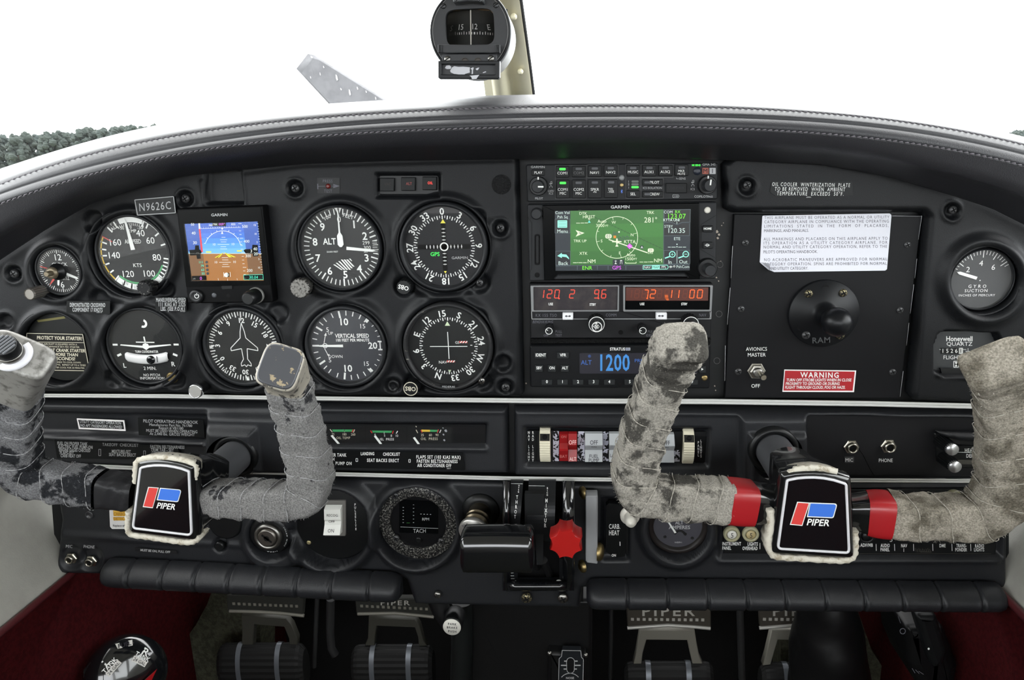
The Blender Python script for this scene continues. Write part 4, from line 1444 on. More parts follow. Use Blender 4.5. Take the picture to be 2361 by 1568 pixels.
button(ap, (1385, 262, 1612, 332), Y, ZC, '    PILOT', 29); button(ap, (1385, 395, 1612, 468), Y, ZC, '    CREW', 29)
button(ap, (1648, 305, 1885, 418), Y, ZC, 'USB PWR', 32, tm=mat('ghost_print', (40, 41, 43), .5), name='socket_cover')
button(ap, (128, 152, 275, 222), Y, ZC, 'PLAY', 29, dep=.0012)
for x, y in ((1437, 297), (1437, 430)):
    m = M(); m.plate(rr(x - 34, y - 12, x + 34, y + 12, 10, Y, 3, ZC), Y - .0026, Y - .002); part('status_led', m, LEDOFF, ap)
for i, y in enumerate((288, 320, 352)):
    m = M(); m.plate(rr(1258, y - 12, 1340, y + 12, 11, Y, 3, ZC), Y - .0006, Y + .0004); part('status_led', m, LEDG if i == 2 else mat('led_dim', (84, 88, 84), .4), ap)
k = Ink(fz)
k.text('GARMIN', 197, 123, 24, 1.15); k.text('PILOT', 210, 480, 23); k.text('GMA 345', 2138, 95, 26); k.text('COPILOT/', 2052, 458, 26, .95); k.text('PASS', 2152, 460, 21, .95); k.text('ICS ISOLATION', 1497, 361, 23, .95); k.text('SENS', 1836, 254, 24); k.text('OFF/', 346, 396, 24); k.text('ICS', 346, 424, 24); k.text('ICS', 1953, 374, 24); k.text('1', 1227, 288, 22); k.text('2', 1227, 320, 22)
for x, y in ((346, 300), (1955, 285)):
    k.disc((x - 10, y + 14), 7, 12); k.disc((x + 8, y + 10), 7, 12); k.line((x - 5, y + 14), (x - 5, y - 8), 3); k.line((x + 13, y + 10), (x + 13, y - 12), 3); k.line((x - 5, y - 8), (x + 13, y - 12), 5)
    k.arc((x, y + 52), 15, -120, 120, 4, 14); k.line((x, y + 14), (x, y + 36), 3)
k.line((1770, 244), (1770, 258), 4); k.line((1768, 258), (1796, 258), 4)
k.path([(1728, 438), (1790, 438), (1800, 453), (1790, 470), (1728, 470)], 4, True); k.line((1740, 454), (1780, 454), 4); k.poly([(1788, 454), (1772, 446), (1772, 462)])
k.line((1228, 345), (1228, 368), 3); k.disc((1240, 442), 6, 10); k.line((1246, 442), (1246, 420), 3)
k.done('lettering', GREYW, ap)
k = Ink(fz); k.text('MI SENS', 1993, 103, 20, .95, bold=1); k.done('lit_lettering', LEDG, ap)
for x, y, mm_, s in ((2097, 168, mat('marker_orange', (150, 62, 38), .4), 'M'), (2178, 168, mat('marker_white', (168, 168, 170), .4), 'I')):
    m = M(); m.plate(rr(x - 35, y - 35, x + 35, y + 35, 5, Y, 3, ZC), Y - .0006, Y + .0004); o = part('marker_lamp', m, mm_, ap)
    k = Ink(lay(Y - .0006, ZC)); k.text(s, x, y, 50); k.done('lettering', INKD, o)
m = M(); m.lathe(P(*ZC(2005, 170), Y), [(.0032, .0), (.0032, .0006), (.001, .0008)], 24); part('marker_lamp', m, mat('marker_blue', (34, 38, 50), .4), ap)
m = M(); m.lathe(P(*ZC(1148, 245), Y), [(.0023, .0), (.0022, .0006), (.001, .0008)], 24); part('light_sensor', m, mat('sensor_grey', (120, 122, 122), .3), ap)
m = M(); m.lathe(P(*ZC(1148, 328), Y), [(.0016, .0), (.0016, .0004), (.001, .0004)], 20); part('fixing_screw', m, BRASS, ap)
k = Ink(fz); k.path([(1138, 390), (1158, 410), (1148, 420), (1148, 380), (1158, 390), (1138, 410)], 4); k.done('radio_symbol', em('blue', (80, 120, 215)), ap)


def dual(t, u, v, Y, Z, ro, ri, lo, li, m=BLACKP, fl=0, names=('outer_knob', 'inner_knob')):
    s = S(*Z(u, v), Y) / .2033
    c = P(*Z(u, v), Y)
    mm = M(); mm.lathe(c, [(ro / s, 0), (ro / s * .97, lo * .85), (ro / s * .9, lo)], 72 if fl else 40, smooth=not fl, flut=.07 if fl else 0, nfl=18 if fl else 0); a = part(names[0], mm, m, t)
    mm = M(); mm.lathe(c, [(ri / s, lo - .001), (ri / s * .97, li * .9), (ri / s * .85, li)], 40); b = part(names[1], mm, mat('knob_grey', (37, 38, 40), .45) if not fl else m, t)
    return a, b, c, s


for (u, v, pa) in ((206, 338, 92), (2113, 325, 5)):
    a, b, c, s = dual(ap, u, v, Y, ZC, 108, 72, .005, .016)
    k = Ink(lambda x, y: (c.x + x / s, c.y - .0052, c.z - y / s)); k.rect(-7, -103, 7, -72); k.done('pointer', WHITE, a)
    k = Ink(lambda x, y: (c.x + x / s, c.y - .0162, c.z - y / s)); k.tick((0, 0), 4, 66, pa, 16); k.done('pointer', WHITE, b)

# ---- navigator with map screen
Y = -.006
nv = thing('gps_navigator', 'black touchscreen navigator showing a green moving map, below the audio panel', 'navigator', P(1430, 555, Y))
m = M(); m.plate(pxo([(78, 548), (2228, 520), (2212, 1392), (102, 1418)], Y, ZC, r=22), Y, .005, .001); part('face_plate', m, RADIOF, nv)
m = M(); m.plate(pxo([(248, 554), (2024, 528), (2032, 1392), (270, 1404)], Y, ZC, r=6), Y - .0022, Y + .0005, .0006); part('screen_bezel', m, SBK, nv)
Ys = Y - .0023
f = lambda i: lay(Ys, ZC, i)
sx = lambda fu, fv: (390 + 1540 * fu + (8 - 18 * fu) * fv, 622 - 22 * fu + (678 + 17 * fu) * fv)
def quadS(i, a, b, c, d, m_, nm):
    k = Ink(f(i)); k.poly([a, b, c, d]); return k.done(nm, m_, nv)
quadS(1, (390, 622), (1930, 600), (1920, 1295), (398, 1300), SNV, 'screen_area')
GRN = [(48, 108, 40), (54, 120, 44), (50, 112, 40), (44, 104, 36)]
for i, c in enumerate(GRN):
    a, b = i / 4, (i + 1) / 4
    quadS(2, (566, 620 + 615 * a), (1620, 604 + 623 * a), (1620, 604 + 623 * b), (566, 620 + 615 * b), em('map_%d' % i, c), 'map_area')
k = Ink(f(3))
k.line((660, 610), (1612, 1052), 4); k.line((1490, 645), (1612, 722), 3)
for i in range(26):
    x, y = 680 + i * 36, 620 + i * 16.8
    k.line((x - 6, y + 12), (x + 6, y - 12), 3)
k.done('railway', em('map_dark', (28, 62, 30)), nv)
k = Ink(f(3))
for i in range(9):
    k.line((1036 + i * 9, 905 - i * 2), (1062 + i * 9, 848 + (i % 3) * 8), 4)
for i in range(22):
    k.rect(1095 + (i * 37 % 140), 896 + (i * 23 % 58), 1106 + (i * 37 % 140), 908 + (i * 23 % 58))
k.done('buildings', em('map_grey', (58, 74, 74)), nv)
k = Ink(f(4)); k.arc((1094, 922), 236, 0, 360, 6, 60)
for i in range(12):
    k.tick((1094, 922), 212 if i % 3 else 200, 234, -12 + i * 30, 4)
for s, u, v in (('W', 1058, 752), ('N', 1266, 892), ('E', 1126, 1098), ('S', 920, 962)):
    k.text(s, u, v, 32)
k.line((1000, 945), (1440, 1096), 11)
k.text('DTK', 710, 650, 30); k.text('HRSST', 776, 688, 34); k.text('TRK', 1474, 640, 32); k.text('281°', 1478, 724, 58, .95); k.text('Auto', 925, 738, 34); k.text('3000', 905, 787, 34); k.text('FT', 980, 790, 22); k.text('TRK UP', 676, 962, 30); k.text('KTTA', 1240, 970, 36); k.text('XTK', 714, 1103, 32); k.text('Auto', 1252, 1120, 34); k.text('1500', 1232, 1165, 34); k.text('FT', 1304, 1167, 24); k.text('NM', 806, 1192, 42); k.text('NM', 1560, 1184, 42); k.text('DIS', 1473, 1094, 28)
for x0, x1, y in ((632, 676, 760), (682, 722, 759), (728, 766, 758), (596, 640, 1210), (660, 704, 1209), (710, 752, 1209), (1350, 1392, 1201), (1400, 1440, 1201), (1462, 1504, 1200)):
    k.line((x0, y), (x1, y), 6)
k.disc((650, 1208), 5, 8); k.disc((1451, 1200), 5, 8)
k.disc((1118, 860), 10, 12); k.path([(1192, 1198), (1192, 1214), (1312, 1214), (1312, 1198)], 6)
k.poly([(624, 838), (726, 872), (626, 914), (650, 874)])
k.poly([(1040, 964), (1084, 962), (1086, 938), (1094, 930), (1102, 938), (1104, 962), (1146, 964), (1146, 976), (1104, 978), (1098, 1006), (1110, 1018), (1110, 1026), (1078, 1026), (1078, 1018), (1090, 1006), (1084, 978), (1040, 976)])
k.disc((780, 712), 11, 14); k.poly(rnd([(962, 884), (962, 934), (1034, 934), (1034, 884)], 22, 5)); k.poly(rnd([(1444, 1046), (1444, 1090), (1512, 1090), (1512, 1046)], 20, 5))
k.done('map_lettering', em('cream', (226, 240, 206)), nv)
k = Ink(f(5)); k.text('N', 676, 874, 26); k.text('03', 998, 908, 34); k.text('21', 1478, 1066, 28); k.disc((780, 712), 6, 10); k.poly(rnd([(1046, 1172), (1046, 1240), (1176, 1240), (1176, 1172)], 14, 4)); k.poly(rnd([(1360, 1014), (1360, 1052), (1394, 1052), (1394, 1014)], 8, 4)); k.done('map_label', SNV, nv)
k = Ink(f(6)); k.text('A', 1377, 1034, 24, bold=1); k.line((1080, 1192), (1080, 1224), 4); k.arc((1080, 1190), 8, 0, 360, 3, 12); k.poly([(1066, 1224), (1080, 1206), (1094, 1224)]); k.path([(1130, 1224), (1136, 1184), (1148, 1184), (1154, 1224)], 4); k.rect(1130, 1180, 1154, 1188); k.done('map_symbol', SWH, nv)
k = Ink(f(6)); k.poly([(766, 756), (778, 726), (796, 756)]); k.done('waypoint', em('aqua', (110, 230, 220)), nv)
k = Ink(f(5)); k.rect(1056, 902, 1084, 930); k.done('town_symbol', em('orange', (240, 130, 30)), nv)
k = Ink(f(6)); k.poly([(1238, 988), (1272, 1022), (1238, 1056), (1206, 1022)]); k.done('airport_symbol', SMG, nv)
k = Ink(f(7)); k.line((1228, 1016), (1250, 1028), 5); k.done('airport_symbol', SWH, nv)
# side buttons and fields
for q in ((392, 712, 560, 872), (400, 1078, 566, 1236), (1628, 1070, 1770, 1222), (1778, 1068, 1922, 1220)):
    k = Ink(f(2)); k.rect(*q, 12); k.done('touch_button', em('button_navy', (8, 16, 24)), nv)
    k = Ink(f(3)); k.box2(*q, 3); k.done('button_edge', em('edge_grey', (96, 112, 116)), nv)
k = Ink(f(2)); k.poly([(1628, 608), (1928, 604), (1922, 748), (1834, 750), (1776, 776), (1720, 752), (1630, 752)]); k.poly([(1630, 768), (1716, 766), (1776, 790), (1836, 764), (1920, 762), (1916, 902), (1630, 904)]); k.done('frequency_field', em('field_black', (5, 8, 12)), nv)
k = Ink(f(3)); k.path([(1628, 608), (1928, 604), (1922, 748), (1834, 750), (1776, 776), (1720, 752), (1630, 752)], 3, True); k.path([(1916, 762), (1916, 902), (1630, 904)], 3); k.path([(1626, 608), (1622, 1225)], 3); k.line((400, 1246), (1918, 1230), 3)
for x in (645, 873, 994, 1196, 1382):
    k.line((x, 1245), (x, 1290), 4)
k.done('field_edge', em('edge_grey', (96, 112, 116)), nv)
k = Ink(f(4)); k.text('Com Vol', 476, 641, 31); k.text('Psh Sq', 477, 689, 31); k.text('Menu', 477, 851, 38); k.text('Back', 484, 1214, 40); k.text('COM', 1676, 634, 30); k.text('STBY', 1680, 797, 30); k.text('120.35', 1767, 844, 52); k.text('KTTA UNI', 1712, 724, 28, bold=1); k.text('ETE', 1776, 936, 32); k.text('In', 1696, 1200, 40); k.text('Out', 1846, 1197, 40); k.text('PshCom', 1842, 1254, 30); k.line((1774, 742), (1774, 770), 5)
for x0, x1 in ((1672, 1706), (1714, 1760), (1790, 1834), (1842, 1878)):
    k.line((x0, 1032), (x1, 1032), 6)
k.disc((1775, 1000), 7, 10); k.disc((1775, 1028), 7, 10); k.line((1776, 1072), (1775, 1218), 3)
k.done('screen_lettering', em('pale', (206, 226, 218)), nv)
k = Ink(f(4)); k.text('RX', 1783, 632, 32); k.text('123.07', 1768, 682, 54); k.text('ENR', 756, 1268, 42); k.done('lime_lettering', SGR, nv)
k = Ink(f(4)); k.text('GPS', 1092, 1265, 42); k.done('magenta_lettering', SMG, nv)
k = Ink(f(4)); k.rect(420, 728, 530, 812, 6); k.poly([(418, 1132), (470, 1096), (468, 1112), (520, 1116), (548, 1150), (552, 1172), (520, 1146), (470, 1140), (470, 1156)])
k.arc((1722, 1114), 32, 0, 360, 10, 24); k.line((1700, 1136), (1638, 1158), 14); k.arc((1875, 1112), 32, 0, 360, 10, 24); k.line((1852, 1134), (1790, 1156), 14); k.line((1706, 1114), (1738, 1114), 5); k.line((1722, 1098), (1722, 1130), 5); k.line((1858, 1112), (1892, 1112), 6)
k.path([(1392, 1240), (1664, 1236), (1678, 1258), (1664, 1282), (1392, 1284)], 6, True); k.rect(1490, 1240, 1580, 1282)
k.done('mint_symbol', CYAN, nv)
k = Ink(f(5)); k.text('MAP', 1534, 1260, 26); k.line((432, 745), (520, 745), 3); k.line((432, 770), (520, 770), 3); k.line((432, 795), (520, 795), 3); k.done('dark_lettering', SNV, nv)
k = Ink(f(5)); k.text('NAV', 1438, 1260, 26); k.text('FPL', 1626, 1258, 26); k.arc((1704, 1256), 10, 0, 360, 4, 12); k.line((1684, 1256), (1726, 1256), 4); k.arc((1744, 1250), 9, 0, 360, 4, 12); k.done('screen_lettering', SWH, nv)
m = M(); m.plate(pxo([(390, 622), (1930, 600), (1920, 1295), (398, 1300)], Y, ZC), Ys - .0016, Ys - .0014); part('screen_glass', m, SCREENG, nv)
k = Ink(lay(Ys, ZC)); k.text('GARMIN', 1131, 576, 34, 1.2, rot=-.6, bold=1); k.done('lettering', GREYW, nv)
m = M(); m.plate(pxo([(430, 1330), (1850, 1318), (1902, 1362), (1880, 1372), (400, 1390), (378, 1380)], Y, ZC, r=5), Y - .006, Y - .001, .001); part('wrist_ledge', m, RADIOF, nv)
m = M(); m.lathe(P(*ZC(185, 650), Y), [(.0049, 0), (.0047, .006), (.0038, .0072)], 36); part('volume_knob', m, mat('knob_grey', (37, 38, 40), .45), nv)
m = M(); m.plate(rr(160, 885, 222, 1235, 24, Y, 4, ZC), Y - .0003, Y + .0005); o = part('card_slot', m, VOID, nv)
m = M(); m.plate(rr(178, 905, 206, 1210, 12, Y, 4, ZC), Y - .0012, Y); part('card_edge', m, BTN, nv)
m = M(); m.lathe(P(*ZC(190, 1348), Y), [(.0022, .0003), (.001, .0004)], 24); part('screw_hole', m, VOID, nv)
m = M(); m.lathe(P(*ZC(2120, 612), Y), [(.0026, 0), (.0026, .0006), (.0018, .001)], 24); part('light_sensor', m, mat('sensor_pale', (196, 192, 182), .3), nv)
button(nv, (2066, 785, 2178, 860), Y, ZC, 'HOME', 23, bold=1); o = button(nv, (2066, 970, 2176, 1046), Y, ZC, ' ', 20)
k = Ink(lay(Y - .0022, ZC)); k.arc((2118, 1010), 14, 0, 360, 5, 16); k.line((2090, 1010), (2146, 1010), 5); k.poly([(2150, 1010), (2134, 1000), (2134, 1020)]); k.done('direct_symbol', WHITE, o)
k = Ink(lay(Y, ZC)); k.path([(2222, 668), (2050, 775), (2046, 1060), (2210, 1155)], 4); k.path([(82, 690), (130, 760), (128, 1270), (104, 1330)], 4); k.done('face_groove', VOID, nv)
dual(nv, 2112, 1262, Y, ZC, 112, 66, .006, .018)

# ---- nav/com radio
Y = -.004
nc = thing('nav_com_radio', 'older black radio with two red digit windows, below the map navigator', 'radio', P(1430, 705, Y))
m = M(); m.plate(pxo([(105, 68), (2180, 66), (2158, 690), (112, 690)], Y, ZD, r=8), Y, .005, .0008); part('face_plate', m, mat('radio_black', (20, 20, 22), .5, bump=(1600, .12, .0002)), nc)
for q1, q2 in ((((115, 88), (1118, 84), (1115, 378), (125, 381)), ((147, 102), (1104, 96), (1098, 364), (152, 368))), (((1163, 84), (2178, 84), (2162, 377), (1165, 380)), ((1186, 99), (2150, 99), (2142, 361), (1184, 362)))):
    m = M(); m.frame(pxo(q1, Y, ZD, r=10), pxo(q2, Y, ZD, r=10), Y - .002, Y); part('window_frame', m, mat('frame_grey', (112, 113, 114), .45), nc)
m = M(); m.plate(pxo([(150, 104), (1102, 98), (1096, 362), (154, 366)], Y, ZD, r=18), Y - .0008, Y); part('display_window', m, mat('smoky_window', (45, 41, 44), .3, col2=(58, 53, 53), nscale=90), nc)
m = M(); m.plate(pxo([(1188, 101), (2148, 101), (2140, 359), (1186, 360)], Y, ZD, r=18), Y - .0008, Y); part('display_window', m, SBK, nc)
k = Ink(lay(Y - .0008, ZD)); k.poly([(1195, 112), (2132, 112), (2128, 262), (1194, 262)]); k.done('glowing_strip', em('amber_dark', (76, 26, 8)), nc)
k = Ink(lay(Y - .0008, ZD, 2))
for x in (1322, 1404, 1578, 1660, 1770, 1868):
    k.seg7('8', x - 24, 138, 46, 94, 7)
k.seg7('1', 1230, 138, 30, 94, 7); k.done('unlit_digit', em('amber_dim', (104, 40, 12)), nc)
k = Ink(lay(Y - .0008, ZD, 2)); k.poly([(1636, 196), (1672, 196), (1676, 232), (1686, 258), (1660, 260), (1640, 236)]); k.done('stuck_segment', em('amber_mid', (190, 84, 24)), nc)
DG1 = em('digit_red', (240, 74, 52), 1.0); DG2 = em('digit_orange', (255, 96, 34), 1.3)
for ch, x, w_, mm_ in [('1', 236, 28, DG1), ('2', 306, 48, DG1), ('0', 390, 48, DG1), ('2', 560, 50, DG1), ('9', 840, 46, DG1), ('6', 922, 48, DG1), ('7', 1402, 44, DG2), ('2', 1474, 54, DG2), ('1', 1686, 30, DG2), ('1', 1768, 30, DG2), ('0', 1922, 48, DG2), ('0', 2008, 54, DG2)]:
    k = Ink(lay(Y - .0008, ZD, 3)); k.seg7(ch, x, 140, w_, 92, 9.5); k.done('lit_digit', mm_, nc)
for x, y, mm_ in ((438, 238, DG1), (885, 236, DG1), (1437, 236, DG2)):
    k = Ink(lay(Y - .0008, ZD, 3)); k.disc((x, y), 9, 14); k.done('lit_point', mm_, nc)
for s, u, v in (('USE', 343, 301), ('STBY', 819, 306), ('USE', 1379, 300), ('STBY', 1858, 300)):
    k = Ink(lay(Y - .0008, ZD, 3)); k.text(s, u, v, 27, .8, bold=1); k.done('window_lettering', WHITE, nc)
k = Ink(lay(Y, ZD)); k.path([(126, 384), (130, 470), (2160, 468), (2164, 384)], 6); k.path([(2150, 392), (2152, 440), (2146, 462)], 4); k.done('outline_band', GREYW, nc)
k = Ink(lay(Y, ZD)); k.text('KX 155 TSO', 292, 428, 33, .82, sp=.18); k.text('COMM', 1028, 425, 33, .82, sp=.1); k.text('NAV', 2065, 425, 33, .82, sp=.1); k.text('BENDIX/KING', 255, 502, 31, .78, shear=.25, sp=.12); k.text('PULL', 433, 612, 28, .85); k.text('TEST', 433, 655, 28, .85); k.text('OFF', 290, 656, 26, .85); k.text('PULL', 1480, 612, 28, .85); k.text('IDENT', 1474, 655, 28, .85); k.done('lettering', GREYINK, nc)
for q in ((478, 390, 598, 468), (1532, 388, 1654, 465)):
    m = M(); m.plate(rr(*q, 8, Y, 3, ZD), Y - .005, Y, .0008); o = part('transfer_button', m, mat('button_white', (222, 222, 224), .4), nc)
    x, y = (q[0] + q[2]) / 2, q[1] + 48
    k = Ink(lay(Y - .005, ZD)); k.line((x - 22, y), (x + 22, y), 8); k.poly([(x - 36, y), (x - 14, y - 13), (x - 14, y + 13)]); k.poly([(x + 36, y), (x + 14, y - 13), (x + 14, y + 13)]); k.done('arrow_symbol', INKD, o)
for (u, v) in ((860, 498), (1910, 498)):
    a, b, c, s = dual(nc, u, v, Y, ZD, 98, 58, .011, .020, fl=1)
    k = Ink(lambda x, y: (c.x + x / s, c.y - .0112, c.z - y / s)); k.arc((0, 0), 84, 0, 360, 7, 40); k.done('ring_line', WHITE, a)
    k = Ink(lambda x, y: (c.x + x / s, c.y - .0202, c.z - y / s)); k.arc((0, 0), 52, 0, 360, 8, 32); k.text('PULL', 4, -14, 27, .8, rot=55, bold=1); k.text('25K', -16, 4, 27, .8, rot=55, bold=1); k.done('lettering', WHITE, b)
for (u, v, a_) in ((330, 560, 300), (1370, 556, 270)):
    c = P(*ZD(u, v), Y); s = S(*ZD(u, v), Y) / .2033
    m = M(); m.lathe(c, [(50 / s, 0), (50 / s, .004), (44 / s, .005), (42 / s, .014), (38 / s, .015)], 56, smooth=False, flut=.05, nfl=14); o = part('small_knob', m, BLACKP, nc)
    k = Ink(lambda x, y: (c.x + x / s, c.y - .0152, c.z - y / s)); k.arc((0, 0), 36, 0, 360, 6, 28); k.tick((0, 0), 12, 36, a_, 7); k.done('ring_line', WHITE, o)
m = M(); m.lathe(P(*ZD(1138, 622), Y), [(.0020, 0), (.0019, .0004), (.0014, .0004), (.0013, .0002)], 24); part('screw_hole', m, VOID, nc)
# gap strip
m = M(); m.plate(pxo([(110, 695), (2160, 695), (2155, 752), (112, 764)], .002, ZD), .002, .0045); part('gap_filler', m, mat('black_felt', (14, 14, 14), .95, bump=(600, 1., .002)), nc)

# ---- transponder
Y = -.006
tp = thing('transponder', 'black transponder with blue 1200 code on its display, lowest of the radio stack', 'transponder', P(1430, 845, Y))
m = M(); m.plate(pxo([(105, 772), (2156, 760), (2146, 1262), (112, 1246)], Y, ZD, r=26), Y, .005, .0012); part('face_plate', m, mat('transponder_black', (16, 17, 19), .35), tp)
for q, s, h in (((160, 842, 300, 915), 'IDENT', 33), ((413, 842, 552, 915), 'VFR', 33), ((163, 985, 258, 1065), 'SBY', 31), ((310, 985, 405, 1065), 'ON', 31), ((457, 985, 552, 1065), 'ALT', 31)):
    button(tp, q, Y, ZD, s, h, m=mat('button_charcoal', (31, 33, 34), .5), bold=1, xs=.85)
for i, x in enumerate((238, 415, 591, 768, 946, 1178, 1355, 1532, 1709, 1886)):
    button(tp, (x, 1150, x + 124, 1212), Y, ZD, str(i), 33, m=mat('button_charcoal', (31, 33, 34), .5), bold=1)
o = button(tp, (2022, 1000, 2100, 1075), Y, ZD, ' ', 20, m=mat('button_charcoal', (31, 33, 34), .5))
k = Ink(lay(Y - .0022, ZD)); k.poly([(2052, 1026), (2076, 1040), (2052, 1054)]); k.done('arrow_symbol', WHITE, o)
m = M(); m.plate(pxo([(668, 856), (2010, 852), (2004, 1086), (670, 1088)], Y, ZD, r=10), Y - .0006, Y); part('display_window', m, mat('grey_window', (42, 41, 48), .25), tp)
BLU = em('readout_blue', (58, 100, 176)); BLU2 = em('readout_bright', (62, 132, 200))
k = Ink(lay(Y - .0006, ZD)); k.text('ALT', 747, 963, 50, .95); k.text('®', 783, 893, 30); k.text('PRESS', 1370, 942, 36, .95); k.text('200', 1388, 990, 36, bold=1); k.text('ALT', 1600, 942, 36); k.done('readout_lettering', BLU, tp)
k = Ink(lay(Y - .0006, ZD)); k.text('1200', 1057, 965, 178, .60, bold=1, sp=.04); k.done('code_readout', BLU2, tp)
k = Ink(lay(Y, ZD)); k.text('STRATUS', 1100, 811, 32, .92, bold=1); k.done('lettering', WHITE, tp)
k = Ink(lay(Y, ZD)); k.rect(1190, 795, 1246, 828, 6); k.done('logo_plate', GREYW, tp)
k = Ink(lay(Y, ZD, 2)); k.text('ESG', 1218, 812, 22, .9, bold=1); k.done('logo_lettering', mat('logo_blue', (60, 74, 130), .5), tp)
m = M(); m.lathe(P(*ZD(2088, 1138), Y), [(.0026, 0), (.0026, .0006), (.0016, .001), (.0006, .0009)], 24); part('fixing_screw', m, BRASS, tp)
m = M(); m.lathe(P(*ZD(1124, 1212), Y), [(.0018, .0002), (.0006, .0003)], 20); part('screw_hole', m, VOID, tp)

# ---- annunciator, test arrow, grille
Y = -.0045
an = thing('annunciator', 'row of three square warning lamps, the OIL lamp glowing red', 'warning lamps', P(942, 428, Y))
m = M(); m.plate(rr(650, 96, 1042, 220, 22, Y, 4, ZB), Y, -.002, .0005); part('lamp_tray', m, BLACKP, an)
for q, s, mm_ in (((665, 112, 758, 198), 'VAC', mat('ghost_lamp', (44, 40, 38), .5)), ((803, 108, 893, 195), 'ALT', em('dim_red', (132, 42, 32), .8)), ((940, 104, 1030, 190), 'OIL', em('bright_red', (255, 58, 46), 1.3))):
    m = M(); m.plate(rr(*q, 4, Y, 2, ZB), Y - .0035, Y + .0005, .0006); o = part('lamp', m, BTN, an)
    k = Ink(lay(Y - .0035, ZB)); k.text(s, (q[0] + q[2]) / 2, (q[1] + q[3]) / 2 - 2, 17, .78, bold=1, sp=.1); k.done('lettering', mm_, o)
Y = -.0102
pt = thing('test_placard', 'grey press-to-test arrow marking with a small red lamp', 'placard', P(756, 429, Y))
m = M(); m.plate(pxo([(255, 112), (402, 112), (402, 212), (258, 212)], Y, ZB, r=6), Y - .0002, Y + .0005); part('plate', m, mat('plate_black', (28, 28, 29), .35), pt)
k = Ink(lay(Y - .0002, ZB)); k.text('PRESS', 323, 133, 19, .75, sp=.12); k.text('TEST', 326, 198, 19, .75, sp=.14); k.line((262, 167), (312, 166), 3); k.line((344, 166), (372, 165), 3); k.line((259, 150), (260, 186), 6); k.poly([(360, 152), (402, 165), (360, 178)]); k.done('lettering', GREYINK, pt)
m = M(); m.lathe(P(*ZB(328, 166), Y), [(.0021, 0), (.0021, .001), (.001, .002)], 20); part('red_lamp', m, mat('lamp_dark_red', (96, 26, 22), .3), pt)
vp = M(); vp.lathe(P(*ZB(1445, 155), -.0102), [(.0082, -.0005), (.0080, .0004), (.0004, .0006)], 40)
one('velcro_patch', 'round patch of black hook tape at the inner top corner of the pilot cover', 'tape patch', vp, mat('hook_tape', (26, 26, 27), .9, bump=(520, 1., .003)))

# chips of bare metal on the base plate beside the radio stack
k = Ink(pf(.0056))
for u, v, r in ((1653, 534, 4), (1658, 541, 3), (1655, 549, 3), (1664, 520, 1.4), (1668, 514, 1.2), (1652, 640, 2), (1657, 648, 1.6), (1662, 602, 1.2), (1648, 890, 1.8), (1650, 900, 1.6), (1213, 884, 2)):
    k.poly([(u - r, v - r * .4), (u + r * .2, v - r), (u + r, v + r * .3), (u, v + r), (u - r * .7, v + r * .5)])
k.done('paint_chip', mat('chip_pale', (176, 164, 150), .6), IP).__setitem__('kind', 'stuff')
k = Ink(pf(.0056))
for u, v in ((1660, 610), (1658, 724), (1653, 832)):
    k.arc((u, v), 7, 0, 360, 1, 20)
k.done('rivet_mark', DIMW, IP).__setitem__('kind', 'stuff')
# ================================================================ placards
def placard(name, label, q, Y, Z, m, th=.0004, r=4):
    t = thing(name, label, 'placard', P(*(Z(*q[0]) if Z else q[0]), Y))
    mm = M(); mm.plate(pxo(q, Y, Z, r=r), Y - th, Y + .0003); part('plate', mm, m, t)
    return t, pf(Y - th - .00012, Z)


LABELB = mat('label_black', (15, 16, 17), .35)
t, f_ = placard('registration_plate', 'engraved black plate with silver edge reading N9626C', [(868, 224), (1122, 202), (1135, 312), (886, 328)], -.0132, ZA, LABELB, .001, 0)
k = Ink(f_); k.path([(870, 227), (1120, 205), (1133, 310), (888, 325)], 5, True); k.text('N9626C', 1000, 268, 50, .78, rot=-4, sp=.12); k.done('lettering', GREYW, t)
t, f_ = placard('crosswind_placard', 'small black placard about crosswind, between the clock and the turn coordinator', [(432, 878), (712, 880), (712, 962), (430, 958)], -.0130, ZA, LABELB)
k = Ink(f_); k.text('DEMONSTRATED CROSSWIND', 565, 905, 25, .56, sp=.06, bold=1, rot=.5); k.text('COMPONENT 17 KNOTS', 565, 936, 25, .56, sp=.08, bold=1, rot=.5); k.text('65871-8', 640, 953, 7); k.done('lettering', GREYW, t)
t, f_ = placard('speed_placard', 'placard about maneuvering speed, beside the lower corner of the flight display', [(1000, 856), (1204, 858), (1204, 948), (1008, 946)], -.0138, ZA, LABELB)
k = Ink(f_); k.text('MANEUVERING SPEED', 1103, 872, 25, .56, sp=.1, bold=1); k.text('111 KIAS AT 2325', 1109, 901, 25, .56, sp=.14, bold=1); k.text('LBS. (SEE P.O.H.)', 1115, 930, 25, .56, sp=.1, bold=1); k.text('69834-15', 1180, 946, 6); k.done('lettering', GREYW, t)
t, f_ = placard('winter_plate_placard', 'dark placard about the oil cooler plate on the copilot padded cover', [(375, 160), (880, 160), (882, 246), (400, 250), (365, 222)], -.0104, ZE, mat('label_dark', (19, 20, 21), .4), .0002)
k = Ink(f_); k.text('OIL COOLER  WINTERIZATION  PLATE', 622, 178, 23, .62, sp=.2, shear=.1, rot=.8); k.text('TO BE REMOVED  WHEN  AMBIENT', 615, 206, 23, .62, sp=.2, shear=.1, rot=.5); k.text('TEMPERATURE  EXCEEDS  50°F.', 617, 234, 23, .62, sp=.2, shear=.1, rot=.5); k.text('63498-2', 607, 256, 6); k.done('lettering', WHITE, t)

